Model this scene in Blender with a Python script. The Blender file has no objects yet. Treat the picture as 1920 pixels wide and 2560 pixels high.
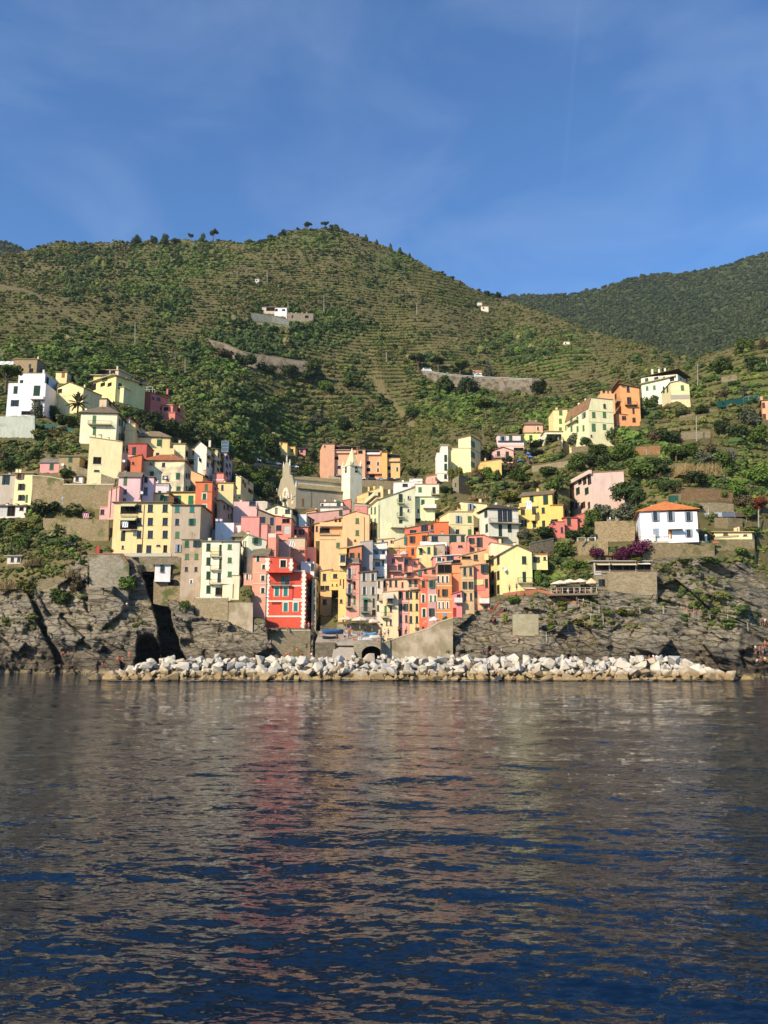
import bpy, bmesh, math, random
import numpy as np
from mathutils import Vector, Matrix

C = bpy.context.scene.collection
SC = bpy.context.scene
R = math.radians
rng = np.random.RandomState(7)
random.seed(7)

# ------------------------------------------------------------------ camera
F = 1925.0                      # focal length in units of the 1920 wide frame
CAMZ = 5.5
PITCH = R(10.0)
cam_d = bpy.data.cameras.new('camera')
cam_d.sensor_fit = 'HORIZONTAL'
cam_d.sensor_width = 36.0
cam_d.lens = 36.0 * F / 1920.0
cam_d.clip_start = 0.5
cam_d.clip_end = 20000
cam = bpy.data.objects.new('camera', cam_d)
C.objects.link(cam)
cam.location = (0, 0, CAMZ)
cam.rotation_euler = (R(90) + PITCH, 0, 0)
SC.camera = cam

# ------------------------------------------------------------------ sun, sky, exposure
SUN_EL, SUN_AZ = R(31), R(180 + 40)     # azimuth clockwise from +Y
W = bpy.data.worlds.new('World')
SC.world = W
W.use_nodes = True
nt = W.node_tree
bg = nt.nodes['Background']
sky = nt.nodes.new('ShaderNodeTexSky')
sky.sky_type = 'NISHITA'
sky.sun_disc = False
sky.sun_elevation = SUN_EL
sky.sun_rotation = SUN_AZ
sky.altitude = 0
sky.air_density = 1.0
sky.dust_density = 0.4
sky.ozone_density = 4.0
tc = nt.nodes.new('ShaderNodeTexCoord')
mp = nt.nodes.new('ShaderNodeMapping')
mp.inputs['Scale'].default_value = (2.2, 2.2, 5.0)
mp.inputs['Rotation'].default_value = (0.2, 0.35, 0.3)
mp.inputs['Location'].default_value = (0.15, 0.35, 0.1)
cn = nt.nodes.new('ShaderNodeTexNoise')
cn.inputs['Scale'].default_value = 1.7
cn.inputs['Detail'].default_value = 7
cn.inputs['Roughness'].default_value = 0.55
cn.inputs['Distortion'].default_value = 0.5
rp = nt.nodes.new('ShaderNodeMapRange')
rp.inputs['From Min'].default_value = 0.44
rp.inputs['From Max'].default_value = 0.80
rp.inputs['To Min'].default_value = 0.0
rp.inputs['To Max'].default_value = 0.14
mx = nt.nodes.new('ShaderNodeMixRGB')
mx.inputs['Color2'].default_value = (5.2, 6.0, 7.6, 1)
L = nt.links
L.new(tc.outputs['Generated'], mp.inputs['Vector'])
L.new(mp.outputs['Vector'], cn.inputs['Vector'])
L.new(cn.outputs['Fac'], rp.inputs['Value'])
L.new(rp.outputs['Result'], mx.inputs['Fac'])
tn = nt.nodes.new('ShaderNodeMixRGB'); tn.blend_type = 'MULTIPLY'; tn.inputs['Fac'].default_value = 1.0
tn.inputs['Color2'].default_value = (0.62, 0.93, 1.17, 1)
L.new(sky.outputs['Color'], tn.inputs['Color1'])
L.new(tn.outputs['Color'], mx.inputs['Color1'])
# old vapour trail: a faint streak along a great circle high on the right
_ra = Vector(((1443 - 960) / F, math.cos(PITCH) - 1220 / F * math.sin(PITCH), math.sin(PITCH) + 1220 / F * math.cos(PITCH))).normalized()
_rb = Vector(((1412 - 960) / F, math.cos(PITCH) - 860 / F * math.sin(PITCH), math.sin(PITCH) + 860 / F * math.cos(PITCH))).normalized()
_pn = _ra.cross(_rb).normalized()
def wmath(op, *a):
    n = nt.nodes.new('ShaderNodeMath'); n.operation = op
    for i, x in enumerate(a):
        if hasattr(x, 'links'): L.new(x, n.inputs[i])
        else: n.inputs[i].default_value = x
    return n.outputs[0]
def wdot(vec):
    n = nt.nodes.new('ShaderNodeVectorMath'); n.operation = 'DOT_PRODUCT'; L.new(tc.outputs['Generated'], n.inputs[0]); n.inputs[1].default_value = vec
    return n.outputs['Value']
_m1 = wmath('SUBTRACT', 1.0, wmath('MULTIPLY', wmath('ABSOLUTE', wdot(_pn)), 240.0)); _m1 = wmath('MAXIMUM', _m1, 0.0)
_al = wdot(((_ra + _rb) / 2).normalized())
_m2 = wmath('MAXIMUM', wmath('MULTIPLY', wmath('SUBTRACT', _al, math.cos(0.115)), 140.0), 0.0)
tr = wmath('MULTIPLY', wmath('MULTIPLY', wmath('MINIMUM', wmath('MULTIPLY', _m1, _m2), 1.0), cn.outputs['Fac']), 0.06)
mt = nt.nodes.new('ShaderNodeMixRGB'); mt.inputs['Color2'].default_value = (5.6, 6.2, 7.4, 1)
L.new(tr, mt.inputs['Fac']); L.new(mx.outputs['Color'], mt.inputs['Color1'])
L.new(mt.outputs['Color'], bg.inputs['Color'])
bg.inputs['Strength'].default_value = 0.115

sun_d = bpy.data.lights.new('sun', 'SUN')
sun_d.energy = 4.4
sun_d.angle = R(0.5)
sun_d.color = (1.0, 0.85, 0.64)
sun = bpy.data.objects.new('sun', sun_d)
C.objects.link(sun)
to_sun = Vector((math.sin(SUN_AZ) * math.cos(SUN_EL), math.cos(SUN_AZ) * math.cos(SUN_EL), math.sin(SUN_EL)))
sun.rotation_euler = to_sun.to_track_quat('Z', 'Y').to_euler()
sun.location = (-60, -60, 80)

SC.view_settings.view_transform = 'Standard'
SC.view_settings.look = 'None'
SC.view_settings.exposure = 0.55
SC.view_settings.gamma = 1.0
SC.cycles.max_bounces = 6
SC.cycles.diffuse_bounces = 3
SC.cycles.glossy_bounces = 3
SC.cycles.transparent_max_bounces = 8
SC.cycles.sample_clamp_indirect = 6

# ------------------------------------------------------------------ pixel ray helpers (photo pixels 1920 x 2560)
cp, sp = math.cos(PITCH), math.sin(PITCH)

def ray(u, v):
    x = (u - 960.0) / F
    y = (1280.0 - v) / F
    return Vector((x, cp - y * sp, sp + y * cp))

def P(u, v, Y):
    d = ray(u, v)
    s = Y / d.y
    return Vector((d.x * s, Y, CAMZ + d.z * s))

def hit(u, v, p0, n):
    d = ray(u, v)
    o = Vector((0, 0, CAMZ))
    return o + d * ((p0 - o).dot(n) / d.dot(n))

# ------------------------------------------------------------------ noise
def _hash(ix, iy, iz, s):
    n = (ix.astype(np.int64) * 73856093) ^ (iy.astype(np.int64) * 19349663) ^ (iz.astype(np.int64) * 83492791) ^ (s * 2654435761)
    n &= 0xffffffff
    n = (n ^ (n >> 13)) * 1274126177 & 0xffffffff
    n ^= n >> 16
    return n / 4294967295.0

def vnoise(x, y, z, s=0):
    ix, iy, iz = np.floor(x), np.floor(y), np.floor(z)
    fx, fy, fz = x - ix, y - iy, z - iz
    fx = fx * fx * (3 - 2 * fx); fy = fy * fy * (3 - 2 * fy); fz = fz * fz * (3 - 2 * fz)
    r = 0
    for dx in (0, 1):
        wx = fx if dx else 1 - fx
        for dy in (0, 1):
            wy = fy if dy else 1 - fy
            for dz in (0, 1):
                wz = fz if dz else 1 - fz
                r = r + wx * wy * wz * _hash(ix + dx, iy + dy, iz + dz, s)
    return r

def fbm(x, y, z, o=4, s=0, ridge=False):
    a, t, r = 1.0, 0.0, 0
    for i in range(o):
        n = vnoise(x, y, z, s + i * 17)
        if ridge:
            n = 1 - np.abs(2 * n - 1)
        r = r + a * n
        t += a
        a *= 0.5
        x, y, z = x * 2.03 + 5.1, y * 2.03 + 1.7, z * 2.03 + 9.2
    return r / t

def sstep(a, b, x):
    t = np.clip((x - a) / (b - a), 0, 1)
    return t * t * (3 - 2 * t)

# ------------------------------------------------------------------ mesh and object helpers
class MB:
    """collects faces, then links them as one mesh object"""
    def __init__(s):
        s.v, s.f, s.m = [], [], []
    def face(s, pts, m=0):
        i = len(s.v)
        s.v += [tuple(p) for p in pts]
        s.f.append(tuple(range(i, i + len(pts))))
        s.m.append(m)
    def box(s, o, ax, ay, az, m=0):
        o, ax, ay, az = Vector(o), Vector(ax), Vector(ay), Vector(az)
        c = [o, o + ax, o + ax + ay, o + ay, o + az, o + ax + az, o + ax + ay + az, o + ay + az]
        i = len(s.v)
        s.v += [tuple(p) for p in c]
        for q in ((3, 2, 1, 0), (4, 5, 6, 7), (0, 1, 5, 4), (1, 2, 6, 5), (2, 3, 7, 6), (3, 0, 4, 7)):
            s.f.append(tuple(i + k for k in q)); s.m.append(m)
    def abox(s, x0, x1, y0, y1, z0, z1, m=0):
        s.box((x0, y0, z0), (x1 - x0, 0, 0), (0, y1 - y0, 0), (0, 0, z1 - z0), m)
    def tube(s, p0, p1, r0, r1=None, n=6, m=0):
        p0, p1 = Vector(p0), Vector(p1)
        r1 = r0 if r1 is None else r1
        d = (p1 - p0)
        if d.length < 1e-6: return
        q = d.to_track_quat('Z', 'Y')
        i = len(s.v)
        for p, r in ((p0, r0), (p1, r1)):
            for k in range(n):
                a = 2 * math.pi * k / n
                s.v.append(tuple(p + q @ Vector((math.cos(a) * r, math.sin(a) * r, 0))))
        for k in range(n):
            s.f.append((i + k, i + (k + 1) % n, i + n + (k + 1) % n, i + n + k)); s.m.append(m)
        s.f.append(tuple(i + k for k in reversed(range(n)))); s.m.append(m)
        s.f.append(tuple(i + n + k for k in range(n))); s.m.append(m)
    def mesh(s, name, mats):
        me = bpy.data.meshes.new(name)
        me.from_pydata(s.v, [], s.f)
        for m in (mats if isinstance(mats, (list, tuple)) else [mats]):
            me.materials.append(m)
        if any(s.m):
            me.polygons.foreach_set('material_index', s.m)
        me.update()
        return me
    def obj(s, name, mats, parent=None, origin=None, rot=0.0):
        if origin is not None:
            o = Vector(origin)
            s.v = [tuple(Vector(p) - o) for p in s.v]
        return link(name, s.mesh(name, mats), parent, (0, 0, 0) if (origin is None or parent) else origin)

def link(name, me, parent=None, loc=(0, 0, 0), rotz=0.0, scale=None):
    o = bpy.data.objects.new(name, me)
    C.objects.link(o)
    o.location = loc
    if rotz: o.rotation_euler = (0, 0, rotz)
    if scale is not None: o.scale = scale
    if parent is not None: o.parent = parent
    return o

def tag(o, label=None, cat=None, group=None, kind=None):
    if label: o['label'] = label
    if cat: o['category'] = cat
    if group: o['group'] = group
    if kind: o['kind'] = kind
    return o

def thing(name, label, cat, loc=(0, 0, 0), rotz=0.0, group=None):
    o = link(name, None, None, loc, rotz)
    return tag(o, label, cat, group)

def np_mesh(name, verts, quads):
    me = bpy.data.meshes.new(name)
    n, k = len(quads), quads.shape[1]
    me.vertices.add(len(verts)); me.vertices.foreach_set('co', verts.astype(np.float32).ravel())
    me.loops.add(n * k); me.loops.foreach_set('vertex_index', quads.astype(np.int32).ravel())
    me.polygons.add(n); me.polygons.foreach_set('loop_start', np.arange(0, n * k, k, dtype=np.int32))
    me.polygons.foreach_set('use_smooth', np.ones(n, bool))
    me.update(calc_edges=True)
    return me

def grid_quads(nr, nc):
    i = np.arange(nr - 1)[:, None] * nc + np.arange(nc - 1)[None, :]
    i = i.ravel()
    return np.stack([i, i + nc, i + nc + 1, i + 1], 1)

# ------------------------------------------------------------------ materials
def srgb(h, k=1.0):
    h = h.lstrip('#')
    if len(h) == 3: h = ''.join(c * 2 for c in h)
    o = []
    for i in (0, 2, 4):
        c = int(h[i:i + 2], 16) / 255.0
        o.append(min(0.86, (c / 12.92 if c <= 0.04045 else ((c + 0.055) / 1.055) ** 2.4) * k))
    return (*o, 1)

def new_mat(name, rough=0.8, spec=0.3):
    m = bpy.data.materials.new(name)
    m.use_nodes = True
    t = m.node_tree
    b = t.nodes['Principled BSDF']
    b.inputs['Roughness'].default_value = rough
    b.inputs['Specular IOR Level'].default_value = spec
    return m, t, b

def nd(t, kind, **kw):
    n = t.nodes.new('ShaderNode' + kind)
    for k, v in kw.items():
        if k in n.inputs: n.inputs[k].default_value = v
        else: setattr(n, k, v)
    return n

def mixc(t, fac, a, b, mode='MIX'):
    n = t.nodes.new('ShaderNodeMixRGB'); n.blend_type = mode
    for i, x in ((0, fac), (1, a), (2, b)):
        if hasattr(x, 'links'): t.links.new(x, n.inputs[i])
        elif isinstance(x, (int, float)): n.inputs[i].default_value = x if i == 0 else (x, x, x, 1)
        else: n.inputs[i].default_value = x
    return n.outputs[0]

def ramp(t, x, a, b, lo=0.0, hi=1.0):
    n = nd(t, 'MapRange')
    n.inputs['From Min'].default_value = a; n.inputs['From Max'].default_value = b
    n.inputs['To Min'].default_value = lo; n.inputs['To Max'].default_value = hi
    t.links.new(x, n.inputs['Value'])
    return n.outputs['Result']

def wpos(t, scale=(1, 1, 1)):
    g = nd(t, 'NewGeometry')
    m = nd(t, 'Mapping')
    m.inputs['Scale'].default_value = scale
    t.links.new(g.outputs['Position'], m.inputs['Vector'])
    return m.outputs['Vector']

def noise(t, vec, scale, detail=4, rough=0.55, dist=0.0):
    n = nd(t, 'TexNoise', Scale=scale, Detail=detail, Roughness=rough, Distortion=dist)
    t.links.new(vec, n.inputs['Vector'])
    return n.outputs['Fac']

def bump(t, b, h, strength=0.3, dist=0.1):
    n = nd(t, 'Bump', Strength=strength, Distance=dist)
    t.links.new(h, n.inputs['Height'])
    t.links.new(n.outputs['Normal'], b.inputs['Normal'])
    return n

_mc = {}
WALLK = 0.95
def plaster(h, patch=0.0, patch_col='8d8268'):
    key = (h, patch, patch_col)
    if key in _mc: return _mc[key]
    m, t, b = new_mat('plaster_' + h, 0.85, 0.2)
    c = srgb(h, WALLK); w_ = .055 if max(c[:3]) - c[1] < .45 else .01; c = (min(.84, c[0] * .95 + w_), c[1] * .88 + w_, c[2] * .92 + w_ * .9, 1)
    v = wpos(t); vs = wpos(t, (1, 1, 0.18))
    n1 = noise(t, v, 0.35, 5); n2 = noise(t, vs, 1.6, 4); n3 = noise(t, v, 5.0, 3)
    dk = (c[0] * 0.70, c[1] * 0.68, c[2] * 0.62, 1)
    o = mixc(t, ramp(t, n1, 0.35, 0.75, 0, 0.5), c, dk)
    o = mixc(t, ramp(t, n2, 0.46, 0.72, 0, 0.6), o, dk)
    o = mixc(t, ramp(t, n3, 0.3, 0.8, 0, 0.14), o, (0.5, 0.45, 0.36, 1))
    n5 = noise(t, wpos(t, (1, 1, .6)), 0.55, 6, 0.65)
    o = mixc(t, ramp(t, n5, 0.50, 0.66, 0, 0.42), o, (c[0] * .80 + .075, c[1] * .82 + .065, c[2] * .85 + .05, 1))
    if patch > 0:
        n4 = noise(t, v, 0.33, 6, 0.62)
        o = mixc(t, ramp(t, n4, 0.56 - 0.25 * patch, 0.72 - 0.25 * patch), o, srgb(patch_col, WALLK))
    t.links.new(o, b.inputs['Base Color'])
    bump(t, b, n3, 0.25, 0.03)
    _mc[key] = m
    return m

def stone(h, scale=2.0, k=0.66, contrast=0.5, moss=0.0):
    scale, contrast = scale * 2.3, contrast * .75
    key = ('st', h, scale, contrast, moss)
    if key in _mc: return _mc[key]
    m, t, b = new_mat('stone_' + h, 0.9, 0.2)
    c = srgb(h, k)
    v = wpos(t, (1, 1, 1.7))
    vo = nd(t, 'TexVoronoi', Scale=scale)
    t.links.new(v, vo.inputs['Vector'])
    n1 = noise(t, wpos(t), 0.5, 5)
    hs = nd(t, 'SeparateColor'); t.links.new(vo.outputs['Color'], hs.inputs[0])
    lo = tuple(x * (1 - contrast) for x in c[:3]) + (1,)
    hi = tuple(min(0.8, x * (1 + contrast * 0.6)) for x in c[:3]) + (1,)
    o = mixc(t, hs.outputs[0], lo, hi)
    o = mixc(t, ramp(t, n1, 0.4, 0.7, 0, 0.5), o, (c[0] * 0.75, c[1] * 0.68, c[2] * 0.55, 1))
    if moss: o = mixc(t, ramp(t, noise(t, wpos(t), 0.25, 5), 0.62 - moss * 0.2, 0.70 - moss * 0.2), o, (0.10, 0.11, 0.035, 1))
    t.links.new(o, b.inputs['Base Color'])
    bump(t, b, vo.outputs['Distance'], 0.6, 0.08)
    _mc[key] = m
    return m

def tiles(h):
    key = ('ti', h)
    if key in _mc: return _mc[key]
    m, t, b = new_mat('roof_tiles_' + h, 0.85, 0.2)
    c = srgb(h, 0.8)
    v = wpos(t)
    n1 = noise(t, v, 0.7, 5); n2 = noise(t, v, 7.0, 2)
    o = mixc(t, ramp(t, n1, 0.35, 0.7), c, (c[0] * 0.6, c[1] * 0.58, c[2] * 0.55, 1))
    o = mixc(t, ramp(t, n2, 0.35, 0.75, 0, 0.4), o, (c[0] * 1.35, c[1] * 1.3, c[2] * 1.2, 1))
    t.links.new(o, b.inputs['Base Color'])
    w = nd(t, 'TexWave', Scale=1.3)
    w.bands_direction = 'X'
    t.links.new(v, w.inputs['Vector'])
    bump(t, b, w.outputs['Fac'], 0.5, 0.08)
    _mc[key] = m
    return m

def flatm(h, rough=0.6, k=0.8, metal=0.0, name=None, spec=0.3):
    key = ('fl', h, rough, metal)
    if key in _mc: return _mc[key]
    m, t, b = new_mat((name or 'paint') + '_' + h, rough, spec)
    c = srgb(h, k)
    n1 = noise(t, wpos(t), 2.5, 3)
    t.links.new(mixc(t, ramp(t, n1, 0.3, 0.8, 0, 0.5), c, (c[0] * 0.75, c[1] * 0.75, c[2] * 0.75, 1)), b.inputs['Base Color'])
    b.inputs['Metallic'].default_value = metal
    _mc[key] = m
    return m

def louvre(h):
    key = ('lo', h)
    if key in _mc: return _mc[key]
    m, t, b = new_mat('louvre_' + h, 0.6, 0.3)
    c = srgb(h, 0.8)
    w = nd(t, 'TexWave', Scale=4.0)
    w.bands_direction = 'Z'
    t.links.new(wpos(t), w.inputs['Vector'])
    n1 = noise(t, wpos(t), 0.8, 3)
    t.links.new(mixc(t, n1, c, (c[0] * 0.65, c[1] * 0.65, c[2] * 0.65, 1)), b.inputs['Base Color'])
    bump(t, b, w.outputs['Fac'], 0.6, 0.04)
    _mc[key] = m
    return m

GLASS, _t, _b = new_mat('window_glass', 0.08, 0.5)
_b.inputs['Base Color'].default_value = (0.012, 0.016, 0.02, 1)
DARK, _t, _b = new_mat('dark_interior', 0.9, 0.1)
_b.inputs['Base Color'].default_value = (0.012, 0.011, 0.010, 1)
IRON = flatm('3a3a3a', 0.5, name='iron')
WHITE = flatm('f4efe4', 0.6, name='white_paint')

# ------------------------------------------------------------------ terrain depth: photo pixel -> distance of the ground
CP = [  # u, v, Y
 (-600,1700,178),(0,1682,171),(240,1684,168),(440,1660,168),(620,1650,162),(840,1650,158),(1000,1650,158),(1150,1640,154),(1300,1655,148),(1600,1672,147),(1900,1690,150),(2520,1700,165),
 (-600,1560,190),(0,1560,176),(0,1480,181),(0,1400,188),(0,1330,194),(0,1280,200),(0,1180,215),(0,1080,234),(0,1000,262),(0,900,335),(0,800,430),(0,700,560),(0,640,650),(130,606,700),
 (-600,1300,215),(-600,1000,290),(-600,800,430),(-600,700,600),
 (200,1560,172),(200,1400,177),(200,1250,197),(300,1385,175),(300,1200,202),(300,1100,228),(300,1000,275),(400,1000,318),(300,900,362),(400,900,392),(300,800,455),(300,700,570),(300,604,715),
 (400,1385,174),(400,1200,208),(500,1480,172),(500,1100,288),(560,1160,262),(560,1250,225),(600,1500,165),(600,1300,205),(560,1020,345),(560,920,410),(680,1050,405),(600,850,475),(600,700,590),(560,602,720),
 (700,1572,163),(700,1480,172),(700,1380,190),(740,1310,224),(740,1268,272),(770,1312,236),(806,1196,362),(690,1245,280),
 (820,1572,170),(830,1480,190),(830,1400,208),(830,1320,225),(800,1250,275),(880,1235,300),
 (900,1195,365),(960,1197,362),(1000,1197,362),(900,1100,405),(900,1000,445),(780,930,470),(900,850,530),(900,750,590),(900,650,670),(830,569,760),
 (950,1590,163),(880,1560,165),(950,1500,174),(950,1400,188),(960,1340,198),(990,1260,225),
 (1060,1570,161),(1060,1450,177),(1060,1340,196),(1060,1210,237),(1106,1203,238),(1068,1250,227),(1100,1520,164),
 (1200,1530,160),(1200,1600,155),(1220,1420,173),(1220,1340,194),(1200,1200,228),(1177,1180,238),(1200,1110,255),(1200,1050,330),(1150,960,455),(1150,900,490),(1100,800,570),(1100,690,690),(1010,640,745),
 (1300,1490,159),(1300,1400,172),(1300,1320,188),(1300,1180,236),(1276,1128,258),(1336,1114,262),(1300,1080,272),(1229,1158,250),(1300,1000,400),(1330,960,430),(1350,840,540),(1260,745,730),
 (1400,1480,160),(1400,1350,187),(1427,1325,191),(1400,1250,198),(1400,1150,236),(1402,1082,262),(1472,1112,247),(1420,980,395),(1420,900,450),
 (1500,1480,159),(1500,1350,176),(1480,1292,202),(1500,1200,220),(1500,1100,252),(1560,1060,255),(1500,940,400),(1560,870,470),
 (1600,1500,156),(1600,1420,164),(1620,1352,170),(1620,1260,190),(1600,1180,208),(1600,1100,236),(1640,1000,300),(1640,930,345),(1700,890,430),
 (1750,1450,158),(1750,1355,169),(1750,1250,188),(1750,1150,212),(1750,1050,250),(1750,950,305),(1740,905,350),
 (1900,1600,152),(1900,1500,157),(1900,1400,167),(1900,1300,180),(1900,1200,206),(1900,1100,238),(1900,1052,256),(1900,1000,272),(1900,900,292),(1900,850,325),
 (2520,1400,185),(2520,1000,260),(2520,730,330)]
CP = np.array(CP, float)

def _tps(r2):
    return 0.5 * r2 * np.log(r2 + 1e-12)

_x = CP[:, :2] / 500.0
_n = len(_x)
_K = _tps(((_x[:, None, :] - _x[None, :, :]) ** 2).sum(-1)) + np.eye(_n) * 2e-4
_A = np.zeros((_n + 3, _n + 3))
_A[:_n, :_n] = _K
_A[:_n, _n] = 1; _A[:_n, _n + 1:] = _x
_A[_n:, :_n] = _A[:_n, _n:].T
_rhs = np.zeros(_n + 3); _rhs[:_n] = np.log(CP[:, 2])
_w = np.linalg.solve(_A, _rhs)

def depth_raw(U, V):
    q = np.stack([U.ravel() / 500.0, V.ravel() / 500.0], 1)
    out = np.empty(len(q))
    for i in range(0, len(q), 20000):
        s = q[i:i + 20000]
        out[i:i + 20000] = _tps(((s[:, None, :] - _x[None]) ** 2).sum(-1)) @ _w[:_n] + _w[_n] + s @ _w[_n + 1:]
    return np.exp(out).reshape(U.shape)

RIDGE = [(-700,720),(-300,670),(0,642),(60,625),(110,612),(150,606),(200,611),(250,608),(300,604),(400,602),(480,598),(560,602),(600,606),(650,605),(690,590),(730,578),(780,572),(830,569),(860,575),(900,592),(950,612),(1000,628),(1050,655),(1100,680),(1150,702),(1200,728),(1250,742),(1280,752),(1330,770),(1400,795),(1460,818),(1540,840),(1600,858),(1660,875),(1700,888),(1735,898),(1770,885),(1810,872),(1860,855),(1920,840),(2100,800),(2620,720)]
def pl(pts, u):
    a = np.array(pts, float)
    return np.interp(u, a[:, 0], a[:, 1])

gu = np.concatenate([np.arange(-700, -12, 16), np.arange(-12, 1932, 3.0), np.arange(1936, 2620, 16)])
NR = 400
gt = np.linspace(0, 1, NR)
vr = pl(RIDGE, gu) + 5 * (vnoise(gu / 23.0, gu * 0, gu * 0, 3) - 0.5)
VB = 1725.0
GU = np.repeat(gu[None, :], NR, 0)
GV = vr[None, :] + (VB - vr[None, :]) * gt[:, None]
GY = depth_raw(GU, GV)
for i in range(NR - 2, -1, -1):            # distance only grows up the slope
    GY[i] = np.maximum(GY[i], GY[i + 1] * (1 + 0.00012 * (GV[i + 1] - GV[i])))
# cleft right of the left headland, sea cave and a second smaller cleft
def curve(pts, V):
    a = np.array(pts, float)
    return np.interp(V, a[:, 0], a[:, 1])
cL = curve([(1380,346),(1420,357),(1464,369),(1500,384),(1560,398),(1600,405),(1640,412),(1730,430)], GV)
cR = curve([(1380,352),(1400,362),(1440,386),(1500,410),(1560,430),(1600,440),(1640,452),(1730,475)], GV)
wob = (fbm(GU / 30, GV / 30, GU * 0, 4, 5) - 0.5) * 22
cL = cL - 7 * sstep(1400, 1480, GV); cR = cR + 4
inside = sstep(cL - 2, cL + 4, GU + wob) * (1 - sstep(cR - 6, cR + 4, GU + wob)) * sstep(1385, 1430, GV)
GY = GY + inside * 18
cave = 1 - sstep(0.7, 1.05, np.sqrt(((GU + wob - 370) / 36) ** 2 + ((GV - 1650) / 66) ** 2))
GY = GY + cave * 12
c2 = curve([(1480,70),(1515,82),(1560,98),(1614,126),(1640,140),(1730,150)], GV)
in2 = sstep(c2 - 5, c2, GU + wob * .6) * (1 - sstep(c2 + 3, c2 + 20, GU + wob * .6)) * sstep(1470, 1510, GV)
GY = GY + in2 * 5
def unproj(U, V, Y):
    x = (U - 960.0) / F; y = (1280.0 - V) / F
    dy = cp - y * sp; dz = sp + y * cp
    s = Y / dy
    return x * s, Y, CAMZ + dz * s


def Dbase(u, v):
    j = int(round(float(np.interp(u, gu, np.arange(len(gu))))))
    return float(np.interp(v, GV[:, j], GY[:, j]))

# ------------------------------------------------------------------ house builder
UP = Vector((0, 0, 1))
def proj(p):
    d = Vector(p) - Vector((0, 0, CAMZ))
    f_ = d.y * cp + d.z * sp
    up_ = -d.y * sp + d.z * cp
    return 960 + F * d.x / f_, 1280 - F * up_ / f_

SH = {'G': '2f6b4c', 'D': '2a4a3a', 'B': '5e4630', 'T': '3a8f86', 'W': '9fb0bd', 'L': '5f8f5a', 'R': 'c2402e', 'K': '3c342c', 'E': 'b5793f', 'V': '2a8a5a'}
_wcache = {}
def win_mesh(w, h, glass):
    k = ('w', w, h, glass)
    if k not in _wcache:
        m = MB(); t_ = 0.05
        m.face([(-w/2, .17, -h/2), (w/2, .17, -h/2), (w/2, .17, h/2), (-w/2, .17, h/2)], 1)
        for x0, x1, z0, z1 in ((-w/2, -w/2+t_, -h/2, h/2), (w/2-t_, w/2, -h/2, h/2), (-w/2+t_, w/2-t_, -h/2, -h/2+t_), (-w/2+t_, w/2-t_, h/2-t_, h/2), (-.018, .018, -h/2+t_, h/2-t_)):
            m.abox(x0, x1, .10, .168, z0, z1, 0)
        if h < 2.1: m.abox(-w/2-.12, w/2+.12, -.13, .09, -h/2-.09, -h/2+.003, 0)
        _wcache[k] = m.mesh('window', [flatm('7d6f5a', 0.6, name='frame_paint'), GLASS if glass else DARK])
    return _wcache[k]
def shut_mesh(w, h, col):
    k = ('s', w, h, col)
    if k not in _wcache:
        m = MB()
        m.abox(-w/2, w/2, -.045, 0, -h/2, h/2, 0)
        for z0, z1 in ((-h/2, -h/2+.1), (-.05, .05), (h/2-.1, h/2)):
            m.abox(-w/2, w/2, -.062, -.045, z0, z1, 0)
        for x0, x1 in ((-w/2, -w/2+.07), (w/2-.07, w/2)):
            m.abox(x0, x1, -.06, -.045, -h/2+.1, h/2-.1, 0)
        _wcache[k] = m.mesh('shutter', [louvre(SH.get(col, col))])
    return _wcache[k]
def surround_mesh(w, h, col='f6ead2'):
    k = ('u', w, h, col)
    if k not in _wcache:
        m = MB(); t_ = 0.22
        for x0, x1, z0, z1 in ((-w/2-t_, -w/2, -h/2-t_, h/2+t_), (w/2, w/2+t_, -h/2-t_, h/2+t_), (-w/2, w/2, -h/2-t_, -h/2), (-w/2, w/2, h/2, h/2+t_)):
            m.abox(x0, x1, -.04, .01, z0, z1, 0)
        _wcache[k] = m.mesh('surround', [flatm(col, 0.8, name='trim')])
    return _wcache[k]
def door_mesh(w, h, col):
    k = ('d', w, h, col)
    if k not in _wcache:
        m = MB()
        m.abox(-w/2, w/2, .08, .14, -h/2, h/2, 0)
        for x in (-w/4, w/4):
            for z0, z1 in ((-h*.42, -h*.06), (h*.02, h*.42)):
                m.abox(x-w*.16, x+w*.16, .055, .08, z0, z1, 0)
        _wcache[k] = m.mesh('door', [louvre(SH.get(col, col))])
    return _wcache[k]
def q1(x): return max(0.3, round(x * 10) / 10.0)

class Face:
    def __init__(s, o, phi, W):
        s.o, s.phi, s.W = Vector(o), phi, W
        s.d = Vector((math.cos(phi), math.sin(phi), 0))
        s.n = Vector((math.sin(phi), -math.cos(phi), 0))
    def at(s, u, v):
        p = hit(u, v, s.o, s.n)
        return p, (p - s.o).dot(s.d)

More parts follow.
